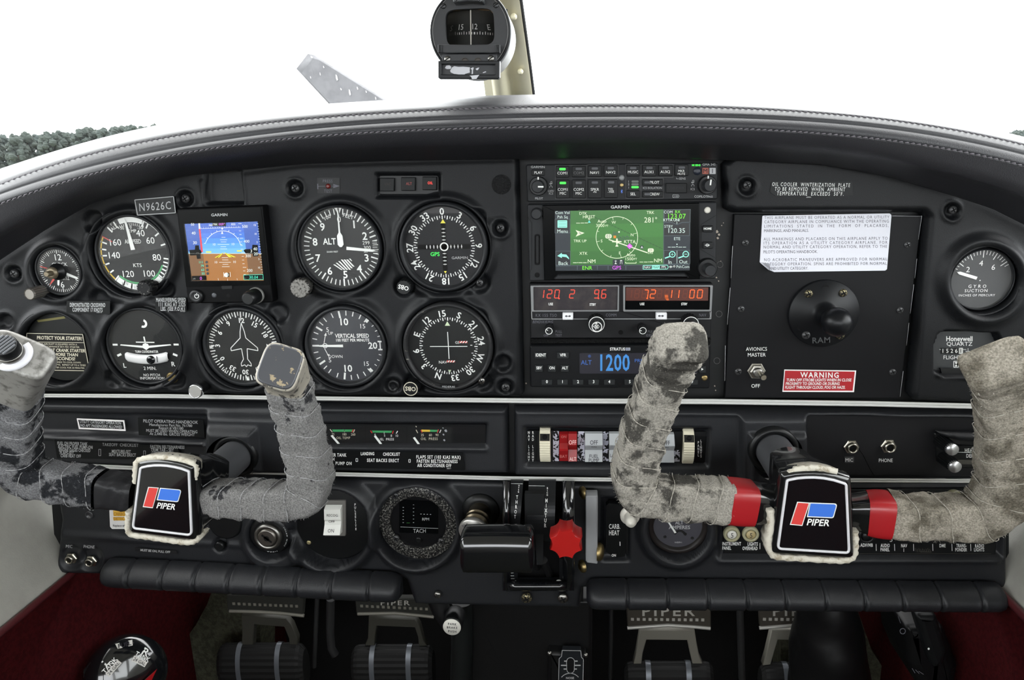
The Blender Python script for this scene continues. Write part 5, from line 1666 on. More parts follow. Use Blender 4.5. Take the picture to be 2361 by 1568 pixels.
# flat plate on the copilot side
Y = -.001
fp = thing('blanking_plate', 'flat black metal plate on the copilot side carrying the ball mount and paper notice', 'plate', P(1890, 700, Y))
m = M(); m.plate(pxo([(143, 362), (1314, 370), (1174, 1508), (84, 1508)], Y, ZE), Y, .004, .0006); part('metal_plate', m, mat('plate_paint', (15, 15, 17), .5, spec=.15, bump=(1800, .12, .0003)), fp)
for (u, v) in ((212, 540), (1222, 552), (185, 952), (1175, 960), (168, 1342), (1130, 1345)):
    screw(fp, *ZE(u, v), 8, Y)
k = Ink(pf(Y - .0002, ZE))
for a, b in (((1312, 372), (1290, 520)), ((1281, 640), (1268, 760)), ((1262, 800), (1240, 980)), ((1232, 1040), (1216, 1180)), ((1128, 372), (1312, 375)), ((133, 560), (122, 760)), ((118, 820), (100, 1050)), ((1196, 1340), (1176, 1500)), ((88, 1180), (84, 1400))):
    k.line(a, b, 2.6, 1.2)
k.done('edge_wear', GREYW, fp)
for (s, u, v, w_) in (('AVIONICS', 282, 1202, 70), ('MASTER', 282, 1238, 62), ('OFF', 276, 1432, 32)):
    m = M(); m.plate(rr(u - w_, v - 17, u + w_, v + 17, 2, Y, 2, ZE), Y - .0003, Y); o = part('label_strip', m, LABELB, fp)
    k = Ink(pf(Y - .0004, ZE)); k.text(s, u, v, 22, .9, rot=-.5); k.done('lettering', WHITE, o)
t = thing('toggle_switch', 'steel toggle switch in a hexagon nut under the avionics master label', 'switch', P(*ZE(280, 1338), Y))
c = P(*ZE(280, 1338), Y)
m = M(); m.lathe(c, [(.0078, 0), (.0078, .0008), (.0074, .001)], 6, smooth=False); m.lathe(c, [(.0066, .001), (.0062, .0038), (.0048, .0042)], 6, smooth=False); part('hex_nut', m, mat('zinc', (150, 147, 138), .35, metal=1.), t)
m = M(); m.lathe(c, [(.0042, .003), (.0042, .0068), (.0030, .0072)], 28); part('bushing', m, STEEL, t)
m = M(); m.lathe(c + Vector((.0012, -.006, .0004)), [(.0016, 0), (.0023, .010), (.0025, .0115), (.0022, .0125)], 24, ax=(.06, -1, -.08)); part('lever', m, mat('zinc_pale', (186, 180, 162), .3, metal=1.), t)

t, f_ = placard('paper_notice', 'white paper notice with three paragraphs of operating limits and a curled corner', [(318, 371), (1112, 357), (1122, 368), (1094, 705), (1082, 713), (392, 722), (355, 708), (318, 676), (302, 662)], Y - .0004, ZE, PAPER, .0003, 10)
m = M(); R_ = []
for i in range(9):
    a = i / 8
    p0, p1 = P(*ZE(302, 655 + 4), Y), P(*ZE(392, 722), Y)
    h = .006 * a * a
    cpt = [P(*ZE(302 + 48 * a * 1.3 + 0, 660 + 10 * a), Y - .0008 - h), P(*ZE(385 - 20 * a, 718 - 26 * a * .3), Y - .0008 - h)]
    R_.append([tuple(x) for x in cpt])
m.loops(R_, True, closed=False); part('curled_corner', m, PAPER, t)
k = Ink(f_)
LN = ["THIS AIRPLANE MUST BE OPERATED AS A NORMAL OR UTILITY", "CATEGORY AIRPLANE IN COMPLIANCE WITH THE OPERATING", "LIMITATIONS  STATED  IN  THE  FORM  OF  PLACARDS,", "MARKINGS, AND MANUALS.", None, "ALL MARKINGS AND PLACARDS ON THIS AIRPLANE APPLY TO", "ITS OPERATION AS A UTILITY CATEGORY AIRPLANE. FOR", "NORMAL AND UTILITY CATEGORY OPERATION, REFER TO THE", "PILOT'S OPERATING HANDBOOK.", None, "NO ACROBATIC MANEUVERS ARE APPROVED FOR NORMAL", "CATEGORY OPERATION. SPINS ARE PROHIBITED FOR NORMAL", "AND UTILITY CATEGORY."]
VV = [384, 410, 437, 465, 0, 517, 542, 567, 597, 0, 646, 673, 700]
for s, v in zip(LN, VV):
    if not s:
        continue
    x0 = 330 - (v - 384) * .03; x1 = 1110 - (v - 384) * .075
    full = s[-1] != '.' or 'FOR' == s[-3:]
    wd = x1 - x0 if (full or s.endswith('TO')) else tw(s) * 18 * .84
    if s.startswith('ITS'):
        wd = x1 - x0
    xs = min(.86, wd / (tw(s) * 18))
    sp = max(0, (wd / (18 * xs) - tw(s)) / max(1, len(s) - 1))
    k.text(s, x0 + (40 if v == 700 else 6 if v > 640 else 0), v, 18, xs * (.94 if v == 700 else 1), al='l', sp=sp, rot=-.35)
k.done('lettering', GREYINK, t)

t, f_ = placard('warning_placard', 'red placard with white WARNING about strobe lights, low on the flat plate', [(455, 1330), (902, 1336), (888, 1470), (443, 1468)], Y - .0004, ZE, mat('white_vinyl', (232, 228, 228), .4), .0004, 0)
k = Ink(f_); k.poly([(460, 1337), (894, 1343), (881, 1462), (450, 1461)]); k.done('red_field', RED, t)
k = Ink(pf(Y - .00105, ZE)); k.text('WARNING', 676, 1364, 32, .92, sp=.17, bold=1, rot=.5); k.text('TURN OFF STROBE LIGHTS WHEN IN CLOSE', 671, 1395, 17, .82, bold=1, shear=.15); k.text('PROXIMITY TO GROUND OR DURING', 632, 1418, 17, .82, bold=1, shear=.15); k.text('FLIGHT THROUGH CLOUD, FOG OR HAZE.', 648, 1441, 17, .82, bold=1, shear=.15); k.done('lettering', WHITE, t)

# ball mount
t = thing('ball_mount', 'black rubber ball on a round screwed base in the middle of the flat plate', 'mount', P(*ZE(692, 978), Y))
c = P(*ZE(694, 978), Y)
RUB = mat('rubber', (17, 18, 20), .42)
rb = 213 * .37 / S(*ZE(694, 978), Y)
m = M(); m.lathe(c, [(rb, 0), (rb, .0030), (rb * .98, .0042), (rb * .4, .0052), (rb * .30, .0075), (.0082, .013), (.0078, .018)], 64); part('round_base', m, RUB, t)
m = M()
rB = 92 * .37 / S(*ZE(745, 1025), -.035)
m.lathe(c, [(rB * math.sin(math.radians(a)), .034 - rB * math.cos(math.radians(a))) for a in range(24, 180, 8)] + [(.0003, .034 + rB)], 48); m.lathe(c, [(.0078, .014), (.0074, .0245)], 32, cap=False); part('rubber_ball', m, mat('rubber_ball', (17, 18, 20), .32), t)
for (u, v, me) in ((606, 857, SCRW), (822, 852, SCRW), (590, 1115, SCRB), (803, 1117, SCRW)):
    screw(t, *ZE(u, v), 9.5, Y - .0045, me)
for (u, v) in ((710, 822), (555, 1065), (838, 1060)):
    m = M(); m.lathe(P(*ZE(u, v), Y - .0042), [(.0030, .0), (.0030, .0004), (.0028, .0003), (.0004, .0003)], 24); part('screw_hole', m, VOID, t)
k = Ink(pf(Y - .0048, ZE)); k.text('RAM', 685, 1147, 34, 1.1, rot=-2, bold=1, sp=.06); k.done('embossed_lettering', mat('emboss', (46, 47, 49), .4), t)

# middle band, pilot side
Y = -.0042
t, f_ = placard('utility_placard', 'white-bordered placard reading utility category operation, no aft passengers', [(605, 221), (977, 236), (988, 319), (622, 303)], -.0105, ZG, mat('white_vinyl', (232, 228, 228), .4), .0004, 0)
k = Ink(f_); k.poly([(614, 232), (966, 247), (975, 306), (630, 292)]); k.done('black_field', LABELB, t)
k = Ink(pf(-.0113, ZG)); k.text('UTILITY CATEGORY OPERATION', 790, 252, 22, .66, rot=2.5, bold=1); k.text('NO AFT PASSENGERS ALLOWED', 796, 282, 22, .66, rot=2.5, bold=1); k.done('lettering', GREYW, t)
t, f_ = placard('handbook_placard', 'black placard about the pilot operating handbook and gross weight', [(1085, 214), (1600, 232), (1610, 372), (1092, 352)], -.0105, ZG, LABELB)
k = Ink(f_)
for s, u, v, h in (('PILOT OPERATING HANDBOOK', 1340, 246, 24), ('Manufactures Part No. 761780', 1342, 274, 20), ('Report # VB1180', 1344, 297, 20), ('MUST BE USED WHEN OPERATING', 1350, 321, 22), ('At 2,440 lbs. GROSS WEIGHT', 1354, 345, 22)):
    k.text(s, u, v, h, .92, rot=1.6, bold=0)
k.done('lettering', GREYW, t)
t, f_ = placard('checklist_placard', 'takeoff checklist placard partly hidden behind the pilot yoke hub', [(430, 386), (1390, 440), (1440, 540), (450, 535)], -.0105, ZG, LABELB)
k = Ink(f_)
for s, u, v, al in (('FUEL ON PROPER TANK', 450, 415, 'l'), ('ELECTRIC FUEL PUMP-ON', 456, 441, 'l'), ('ENGINE GAGES CHECKED', 464, 467, 'l'), ('FLAPS-SET', 470, 491, 'l'), ('CARB HEAT OFF', 476, 514, 'l'), ('MIXTURE-SET', 953, 481, 'c'), ('SEAT BACKS ERECT', 962, 507, 'c'), ('FASTEN BELTS/HARNESS', 1180, 441, 'l'), ('TRIM TAB - SET', 1186, 467, 'l'), ('CONTROLS - FREE', 1192, 493, 'l'), ('AIR CONDITIONER OFF', 1196, 518, 'l')):
    k.text(s, u, v, 24, .56, rot=1.6, al=al, bold=1, sp=.06)
k.text('TAKEOFF  CHECKLIST', 946, 429, 24, .86, rot=1.4, bold=0, sp=.06); k.box2(776, 464, 792, 514, 3); k.box2(1128, 476, 1144, 524, 3)
k.done('lettering', GREYW, t)
t, f_ = placard('checklist_placard', 'landing checklist placard under the engine gauge strip', [(330, 470), (1460, 492), (1474, 628), (330, 604)], -.0105, ZH, LABELB, r=14)
k = Ink(f_)
for s, u, v, al in (('FUEL ON PROPER TANK', 540, 509, 'r'), ('MIXTURE RICH', 448, 541, 'r'), ('ELECTRIC FUEL PUMP ON', 583, 575, 'r'), ('SEAT BACKS ERECT', 828, 551, 'c'), ('FLAPS SET (103 KIAS MAX)', 1264, 525, 'c'), ('FASTEN BELTS/HARNESS', 1254, 558, 'c'), ('AIR CONDITIONER OFF', 1232, 591, 'c')):
    k.text(s, u, v, 25, .6, rot=.6, al=al, bold=1, sp=.12)
k.text('LANDING', 707, 498, 24, .62, bold=1, sp=.1); k.text('CHECKLIST', 895, 502, 24, .62, bold=1, sp=.1)
k.box2(616, 536, 630, 560, 3.5); k.box2(1031, 543, 1044, 566, 3.5); k.text('69834-7', 1346, 615, 7)
k.done('lettering', WHITE, t)

# engine gauge strip
Y = -.002
t = thing('engine_gauge_strip', 'long dark window with oil temperature, fuel pressure and oil pressure gauges', 'gauge', P(920, 1004, Y))
m = M(); m.plate(pxo([(200, 262), (1636, 268), (1634, 442), (200, 436)], Y, ZH, r=14), Y, .003); part('window_back', m, mat('gauge_window', (16, 16, 18), .4), t)
for q in (((352, 264), (690, 266), (690, 436), (352, 434)), ((694, 270), (1014, 272), (1010, 440), (694, 438)), ((1018, 274), (1366, 290), (1366, 410), (1016, 440))):
    k = Ink(pf(Y - .0002, ZH)); k.poly(q); k.done('gauge_card', mat('card_black', (22, 23, 24), .5), t)
fz = pf(Y - .0005, ZH)
for q in ([(428, 308), (590, 308), (583, 326), (436, 326)], [(740, 316), (900, 318), (894, 334), (750, 332)], [(1198, 310), (1258, 311), (1254, 327), (1198, 326)]):
    k = Ink(fz); k.poly(q); k.done('green_band', GREEN, t)
k = Ink(fz); k.poly([(1130, 309), (1198, 310), (1198, 326), (1136, 326)]); k.done('yellow_band', YELLOW, t)
k = Ink(fz)
for a, b in (((596, 308), (584, 330)), ((730, 317), (744, 336)), ((910, 318), (902, 342)), ((1126, 312), (1136, 332)), ((1264, 308), (1256, 334))):
    k.line(a, b, 7)
k.done('red_line', REDL, t)
k = Ink(fz)
for a, b in (((412, 306), (430, 328)), ((524, 308), (526, 330)), ((606, 308), (596, 332)), ((1088, 310), (1102, 336)), ((1086, 280), (1092, 290))):
    k.line(a, b, 6)
for s, u, v in (('75', 436, 346), ('180', 524, 346), ('260', 594, 347)):
    k.text(s, u, v, 18, .9)
k.text('OIL TEMP', 516, 374, 18, .9, sp=.08)
for s, u, v in (('25', 1138, 351), ('60', 1201, 351), ('90', 1253, 351)):
    k.text(s, u, v, 19, .9)
k.text('OIL  PRESS', 1192, 381, 20, .9, sp=.08)
k.done('lettering', CREAMW, t)
k = Ink(fz)
for s, u, v in (('0', 766, 350), ('5', 841, 355), ('8', 894, 357), ('10', 936, 357)):
    k.text(s, u, v, 18, .9)
k.text('FUEL  PRESS', 848, 385, 18, .9, sp=.06); k.line((838, 318), (838, 340), 5); k.line((944, 320), (932, 340), 6); k.line((1284, 310), (1274, 334), 6)
k.done('lettering', WHITE, t)
for a, b in (((428, 350), (498, 432)), ((768, 354), (836, 444)), ((1074, 366), (1132, 446))):
    m = M(); d_ = 7
    m.plate(pxo([(a[0] - d_, a[1] + 3), (a[0] + d_, a[1] - 3), (b[0] + d_, b[1] - 3), (b[0] - d_, b[1] + 3)], Y, ZH), Y - .0016, Y - .0011); part('needle', m, WHITE, t)
k = Ink(fz)
for x, y, r in ((1300, 296, 6), (1322, 318, 12), (1304, 348, 8), (1310, 392, 9)):
    k.poly([(x - r, y - r * .4), (x + r * .2, y - r), (x + r, y + r * .3), (x + r * .3, y + r), (x - r * .5, y + r * .6)])
k.done('paint_chip', mat('chip_grey', (150, 152, 158), .6), t)
m = M(); m.plate(pxo([(205, 266), (1632, 272), (1630, 438), (205, 432)], Y, ZH, r=12), Y - .0038, Y - .0036); part('glass', m, SCREENG, t)
# ================================================================ switches of the middle band
WHEELM = mat('wheel_ivory', (206, 200, 178), .5)
ROCK = mat('rocker_grey', (160, 163, 165), .45)
ROCKR = mat('rocker_red', (140, 24, 27), .35)
Y = -.004


def wheel(label, u0, u1, v0, v1):
    t = thing('dimmer_wheel', label, 'dimmer', P(*ZI((u0 + u1) / 2, (v0 + v1) / 2), Y), 'dimmer thumbwheels')
    c = P(*ZI((u0 + u1) / 2, (v0 + v1) / 2), Y)
    w_ = (P(*ZI(u1, v0), Y).x - P(*ZI(u0, v0), Y).x) / 2
    h_ = (P(*ZI(u0, v0), Y).z - P(*ZI(u0, v1), Y).z) / 2
    R_ = h_ * 1.15
    m = M()
    rings = []
    n = 132
    for i in range(n):
        a = 2 * math.pi * i / n
        r = R_ * (1 if i % 3 else .965)
        rings.append([(c.x + x, c.y - (r * q) * math.cos(a) * .75 + .006, c.z + (r * q) * math.sin(a)) for x, q in ((-w_, .9), (-w_ * .95, 1.), (w_ * .95, 1.), (w_, .9))])
    rings.append(rings[0])
    m.loops(rings, False, closed=False)
    for s in (0, 3):
        m.add([r[s] for r in rings[:-1]], [tuple(range(n))])
    part('ribbed_wheel', m, WHEELM, t)
    m = M()
    q = []
    for a in (26, 34, 42, 50):
        a = math.radians(a)
        q.append([(c.x + x, c.y - R_ * 1.012 * math.cos(a) * .75 + .006, c.z + R_ * 1.012 * math.sin(a)) for x in (-w_ * .9, w_ * .9)])
    m.loops(q, True, closed=False); part('stop_plate', m, GLOSSB, t)
    a = math.radians(38)
    m = M(); m.lathe((c.x, c.y - R_ * 1.02 * math.cos(a) * .75 + .006, c.z + R_ * 1.02 * math.sin(a)), [(.0022, 0), (.0022, .0012), (.001, .0018)], 18, ax=(0, -math.cos(a), math.sin(a))); part('stop_screw', m, VOID, t)


wheel('ivory ribbed dimmer wheel beside the nav light label', 288, 373, 322, 558)
wheel('ivory ribbed dimmer wheel beside the panel lights label, past the wrapped grip', 1410, 1497, 330, 574)


def rocker(name, label, u0, u1, v0, v1, m_, up, texts, tm):
    """Rocker switch: up = upper half stands out."""
    t = thing(name, label, 'switch', P(*ZI((u0 + u1) / 2, (v0 + v1) / 2), Y), 'rocker switches')
    pr = [(v0, -.003), (v0 + 4, -.0075), (v0 + (v1 - v0) * .34, -.0125), (v0 + (v1 - v0) * .38, -.0120), (v0 + (v1 - v0) * .60, -.0060), (v1 - 6, -.0085), (v1, -.006)] if up else \
         [(v0, -.003), (v0 + 4, -.0085), (v0 + (v1 - v0) * .36, -.0065), (v0 + (v1 - v0) * .52, -.0095), (v0 + (v1 - v0) * .56, -.0115), (v1 - 6, -.0075), (v1, -.005)]
    m = M()
    rows = [[tuple(P(*ZI(u, v), Y) + Vector((0, y + .004, 0))) for u in (u0, u0 + 3, u1 - 3, u1)] for v, y in pr]
    m.loops(rows, False, closed=False)
    for e in (0, 3):
        side = [r[e] for r in rows]
        m.add(side + [(p[0], Y + .003, p[2]) for p in side[::-1]], [tuple(range(2 * len(side)))])
    o = part('rocker', m, m_, t)

    def fr(u, v):
        y = float(np.interp(v, [a for a, b in pr], [b for a, b in pr]))
        p = P(*ZI(u, v), Y)
        return (p.x, p.y + y + .004 - .0003, p.z)
    k = Ink(fr)
    for s, u, v, h, xs in texts:
        k.text(s, u, v, h, xs)
    k.done('lettering', tm, o)


rocker('rocker_switch', 'red BAT half of the split master rocker switch', 443, 510, 326, 549, ROCKR, False, [('ON', 477, 352, 20, .9), ('BAT', 475, 500, 26, .85)], mat('worn_pink', (206, 120, 116), .6))
rocker('rocker_switch', 'red ALT half of the split master rocker switch', 513, 580, 326, 549, ROCKR, True, [('OFF', 546, 384, 27, .85), ('ALT', 548, 525, 24, .85)], mat('worn_pink2', (226, 190, 186), .6))
rocker('rocker_switch', 'white rocker switch lettered fuel pump', 643, 780, 325, 553, ROCK, True, [('OFF', 712, 385, 27, .9), ('ON', 712, 421, 16, 1.1), ('FUEL', 712, 505, 24, .95), ('PUMP', 712, 534, 24, .95)], INKD)
rocker('rocker_switch', 'white rocker switch lettered landing light', 832, 968, 325, 552, ROCK, True, [('OFF', 904, 385, 27, .9), ('ON', 904, 421, 16, 1.1), ('LANDING', 900, 500, 23, .9), ('LIGHT', 894, 534, 23, .9)], INKD)
rocker('rocker_switch', 'white rocker switch half hidden by the taped copilot grip', 1018, 1154, 327, 553, ROCK, True, [('OFF', 1088, 386, 27, .9), ('ON', 1088, 422, 16, 1.1)], INKD)
rocker('rocker_switch', 'white rocker switch just past the taped copilot grip, beside the panel lights wheel', 1204, 1340, 330, 558, ROCK, True, [('OFF', 1272, 388, 27, .9), ('ON', 1272, 424, 16, 1.1)], INKD)
CHIPM = mat('chipped_paint', (20, 20, 22), .5, col2=(196, 196, 210), nscale=260, lo=.47, hi=.5, detail=2)
sp_ = thing('switch_plate', 'chipped black plate between the rocker switches, with side labels', 'plate', P(*ZI(800, 440), -.0015))
m = M(); m.plate(pxo([(180, 316), (1606, 326), (1604, 580), (182, 562)], -.0015, ZI), -.0015, .002); part('base_plate', m, BLACKP, sp_)
for q in ((392, 322, 438, 556), (586, 324, 640, 556), (784, 325, 828, 556), (974, 326, 1014, 556), (1160, 328, 1200, 556), (1344, 470, 1388, 560)):
    m = M(); m.plate(rr(*q, 2, -.0022, 2, ZI), -.0022, -.001); part('chipped_strip', m, CHIPM, sp_)
for q in ((186, 316, 268, 560), (1512, 360, 1600, 578)):
    m = M(); m.plate(rr(*q, 3, -.0022, 2, ZI), -.0024, -.001); part('label_plate', m, LABELB, sp_)
k = Ink(pf(-.0026, ZI)); k.vtext('NAV LIGHT', 202, 332, 20, 27.5, .72, bold=1); k.vtext('RAD LIGHT', 234, 332, 20, 27.5, .72, bold=1); k.vtext('LIGHTS', 1555, 398, 19, 24, .72, bold=1); k.vtext('PANEL', 1534, 410, 19, 25, .72, bold=1); k.done('lettering', WHITE, sp_)

# copilot headphone jacks, heater control
NICK = mat('nickel', (176, 172, 160), .28, metal=1.)
jp = thing('jack_plate', 'flat black plate on the copilot side with two headphone jacks', 'plate', P(1990, 1025, -.0045))
m = M(); m.plate(pxo([(1857, 957), (2290, 964), (2290, 1096), (1850, 1094)], -.0045), -.0045, .000); part('metal_plate', m, mat('plate_paint2', (20, 20, 22), .5, bump=(1800, .12, .0003)), jp)


def jack(label, u, v, r, Y, seed=0):
    t = thing('headphone_jack', label, 'jack', P(u, v, Y), 'headphone jacks')
    c = P(u, v, Y); s = S(u, v, Y)
    q = r / s
    m = M(); m.lathe(c, [(q, 0), (q, .0018), (q * .9, .0024), (q * .66, .0026)], 6, smooth=False, cap=False); part('hex_nut', m, NICK, t)
    m = M(); m.lathe(c, [(q * .72, .002), (q * .72, .0052), (q * .64, .0060), (q * .50, .0060), (q * .45, .0050), (q * .43, .0006)], 32, cap=False); part('threaded_bushing', m, NICK, t)
    m = M(); m.lathe(c, [(q * .45, .0016), (.0002, .0016)], 24); part('socket_hole', m, VOID, t)


jack('nickel mic jack on the copilot side', *ZJ(755, 440), 17, -.0045)
jack('nickel phone jack on the copilot side', *ZJ(1047, 435), 17.5, -.0045)
m = M(); m.plate(rr(706, 522, 780, 568, 2, -.0045, 2, ZJ), -.0049, -.0045); o = part('label_strip', m, mat('label_grey', (52, 53, 55), .4), jp)
k = Ink(pf(-.0051, ZJ)); k.text('MIC', 743, 548, 27, .92); k.done('lettering', WHITE, jp)
k = Ink(pf(-.0051, ZJ)); k.text('PHONE', 1030, 551, 27, .92); k.done('lettering', WHITE, jp)
pts = [P(*ZJ(u, v), -.0046) for u, v in ((822, 462), (850, 500), (880, 560), (910, 620), (942, 672))]
m = M(); m.tube(pts, .0004, 6); part('scratch', m, VOID, jp)
ht = thing('heater_control', 'black heater control with two lever knobs, next to the copilot grip', 'heater control', P(*ZJ(1580, 480), -.004))
m = M(); m.plate(pxo([(1405, 330), (2000, 330), (2000, 620), (1500, 606), (1430, 560)], -.0048, ZJ, r=20), -.0058, -.002, .001); part('recess_plate', m, BLACKP, ht)
m = M()
rows = []
for u, a in ((1420, 316), (1470, 350), (1560, 376), (1680, 396), (1820, 402), (2000, 402)):
    rows.append([tuple(P(*ZJ(u, 312), -.004)), tuple(P(*ZJ(u, 312 + (a - 312) * .3), -.018)), tuple(P(*ZJ(u, a), -.020)), tuple(P(*ZJ(u, a + 8), -.004))])
m.loops(rows, True, closed=False); part('hood', m, COVER, ht)
m = M(); m.plate(pxo([(1500, 434), (1560, 430), (2000, 440), (2000, 548), (1500, 536)], -.007, ZJ), -.008, -.005); part('label_plate', m, LABELB, ht)
m = M(); m.plate(pxo([(1500, 540), (2000, 552), (2000, 586), (1506, 574)], -.007, ZJ), -.008, -.005); part('slot_bar', m, mat('bar_grey', (72, 70, 64), .5), ht)
k = Ink(pf(-.0083, ZJ)); k.text('OFF', 1538, 482, 30, .72, bold=1, sp=.08); k.line((1582, 486), (1800, 492), 4); k.text('HEAT', 1690, 472, 28, .72, bold=1, sp=.08); k.text('DEFROST', 1662, 515, 28, .72, bold=1, sp=.08, al='l'); k.done('lettering', WHITE, ht)
for (u, v) in ((1462, 395), (1484, 527)):
    c = P(*ZJ(u, v), -.005)
    m = M(); m.lathe(c, [(.0062, 0), (.0058, .012), (.0052, .020)], 80, smooth=False, flut=.08, nfl=20); o = part('lever_knob', m, BLACKP, ht)
    m = M(); m.lathe(c + Vector((0, -.0198, 0)), [(.0052, -.002), (.0052, .0004), (.0046, .0012), (.0003, .0016)], 32); part('silver_cap', m, mat('spun_silver', (205, 205, 206), .3, metal=.9), o)

# ================================================================ lower panel instruments
YL = .004                                   # front of the moulded shell is about here


def jackl(label, u, v):
    jack(label, *ZG(u, v), 12.5, YL + .002)


jackl('nickel mic jack in the outer corner of the lower panel, pilot side', 568, 1315)
jackl('nickel phone jack beside the mic jack, pilot side', 724, 1337)
k = Ink(pf(YL - .0032, ZG)); k.text('MIC', 543, 1227, 24, .9, rot=3); k.text('PHONE', 700, 1230, 24, .9, rot=3); k.done('lettering', GREYW, LP)
m = M(); m.lathe(P(*ZG(706, 978), YL), [(.0042, 0), (.0042, .0012), (.0030, .0016), (.0026, .0004), (.0003, .0004)], 28); o = part('grommet_hole', m, mat('grommet', (52, 52, 54), .3), LP)
t, f_ = placard('detector_card', 'white and yellow detector card behind the pilot yoke hub', [(862, 935), (1180, 935), (1180, 1088), (884, 1088), (868, 1070)], YL - .002, ZG, mat('card_white', (208, 206, 204), .5), .0006, 10)
k = Ink(f_)
for v0, v1 in ((945, 990), (996, 1024)):
    k.poly([(888, v0), (1170, v0), (1170, v1), (892, v1)])
k.done('yellow_field', mat('card_yellow', (206, 162, 62), .5), t)
k = Ink(pf(YL - .0030, ZG)); k.text('CARBON MONOXIDE', 890, 972, 24, .8, al='l', bold=1); k.text('DETECTOR', 892, 1010, 24, .8, al='l', bold=1); k.done('lettering', mat('card_ochre', (170, 124, 36), .5), t)
k = Ink(pf(YL - .0030, ZG)); k.text('Replace after', 886, 1064, 17, .9, al='l'); k.done('lettering', INKD, t)
t, f_ = placard('pull_placard', 'curved black placard under the pilot yoke hub with pull lettering', [(1060, 1234), (1390, 1262), (1396, 1286), (1062, 1262)], YL - .002, ZG, mat('label_edge', (30, 30, 31), .4))
k = Ink(f_); k.text('MUST BE ON, PULL OFF', 1220, 1264, 17, .9, rot=4, bold=1); k.done('lettering', GREYW, t)

# ignition lock
c = P(625, 1229, YL)
t = thing('ignition_lock', 'steel ignition lock with a key slot, below the pilot yoke horn', 'lock', c)
m = M(); m.lathe(c, [(.0215, -.001), (.0215, .0025), (.019, .0045), (.016, .005)], 56); part('black_collar', m, BLACKP, t)
m = M(); m.lathe(c, [(.0138, .004), (.0142, .007), (.0130, .0098), (.0108, .0100), (.0096, .0085)], 56, cap=False); part('steel_ring', m, STEEL, t)
m = M(); m.lathe(c, [(.0096, .008), (.0092, .0105), (.0080, .0110)], 48); b_ = part('key_barrel', m, mat('barrel_steel', (126, 122, 116), .4, metal=1.), t)
fr = lambda u, v: (c.x + u / 1000, c.y - .0112, c.z - v / 1000)
k = Ink(fr); k.poly([(-5, -3), (-4, -5), (5.5, 3), (4.5, 5)]); k.disc((0, 0), 2.8, 16); k.done('key_slot', VOID, b_)
k = Ink(lambda u, v: (c.x + u / 1000, c.y - .0047, c.z - v / 1000))
for i, ch in enumerate('START PUSH'):
    k.ctext(ch, (0, 0), 17.5, 62 + i * 7, 2.4, bold=1)
for i, ch in enumerate('BOTH'):
    k.ctext(ch, (0, 0), 17.5, 190 - i * 9, 2.4, bold=1)
k.done('lettering', GREYW, t)
m = M(); m.lathe(P(508, 1257, YL + .004), [(.0052, 0), (.0050, .003), (.004, .0036)], 28); one('hole_plug', 'small black plug in the lower panel beside the ignition lock', 'plug', m, BLACKP)
m = M(); m.lathe(P(520, 1205, YL), [(.0175, 0), (.0170, .002), (.0155, .0026)], 40); one('hole_plug', 'larger black disc behind the wrapped spoke of the pilot yoke', 'plug', m, BLACKP)

# pulse light switch
c = P(771, 1205, YL + .001)
t = thing('pulse_light_switch', 'white rocker on a round black plate with a vertical word, beside the tachometer', 'switch', c)
rp = 85 / S(771, 1205, YL)
m = M(); m.lathe(c, [(rp * 1.02, -.003), (rp * 1.02, .0008), (rp * .985, .0014), (.001, .0014)], 64); part('round_plate', m, mat('plate_black2', (16, 17, 18), .45), t)
YY = c.y - .0014
m = M(); m.plate(rr(372, 858, 540, 1138, 8, YY, 3, ZH), YY - .0024, YY, .0008); part('switch_frame', m, mat('frame_grey2', (104, 102, 98), .5), t)
m = M()
pr = [(888, -.003), (905, -.0085), (985, -.0080), (1004, -.0066), (1030, -.0070), (1095, -.0108), (1104, -.003)]
m.loops([[tuple(P(*ZH(u, v), YY) + Vector((0, y, 0))) for u in (388, 392, 512, 516)] for v, y in pr], False, closed=False)
for e in (388, 516):
    sd = [tuple(P(*ZH(e, v), YY) + Vector((0, y, 0))) for v, y in pr]
    m.add(sd + [(p[0], YY, p[2]) for p in sd[::-1]], [tuple(range(14))])
o = part('rocker', m, mat('rocker_white', (226, 226, 220), .4), t)
k = Ink(lambda u, v: tuple(P(*ZH(u, v), YY) + Vector((0, float(np.interp(v, [a for a, b in pr], [b for a, b in pr])) - .0003, 0)))); k.text('RECOG', 452, 950, 19, .95); k.text('OFF', 444, 1003, 20, 1.); k.text('ON', 444, 1066, 22, 1.); k.done('lettering', INKD, o)
k = Ink(pf(YY - .0002, ZH)); k.vtext('PULSELITE', 609, 898, 17, 24, .85, bold=1, du=.8); k.done('lettering', WHITE, t)
m = M(); m.lathe(P(*ZH(246, 1196), YY), [(.0022, 0), (.002, .0006), (.001, .0008)], 16); part('worn_screw', m, SCRW.materials[0], t)

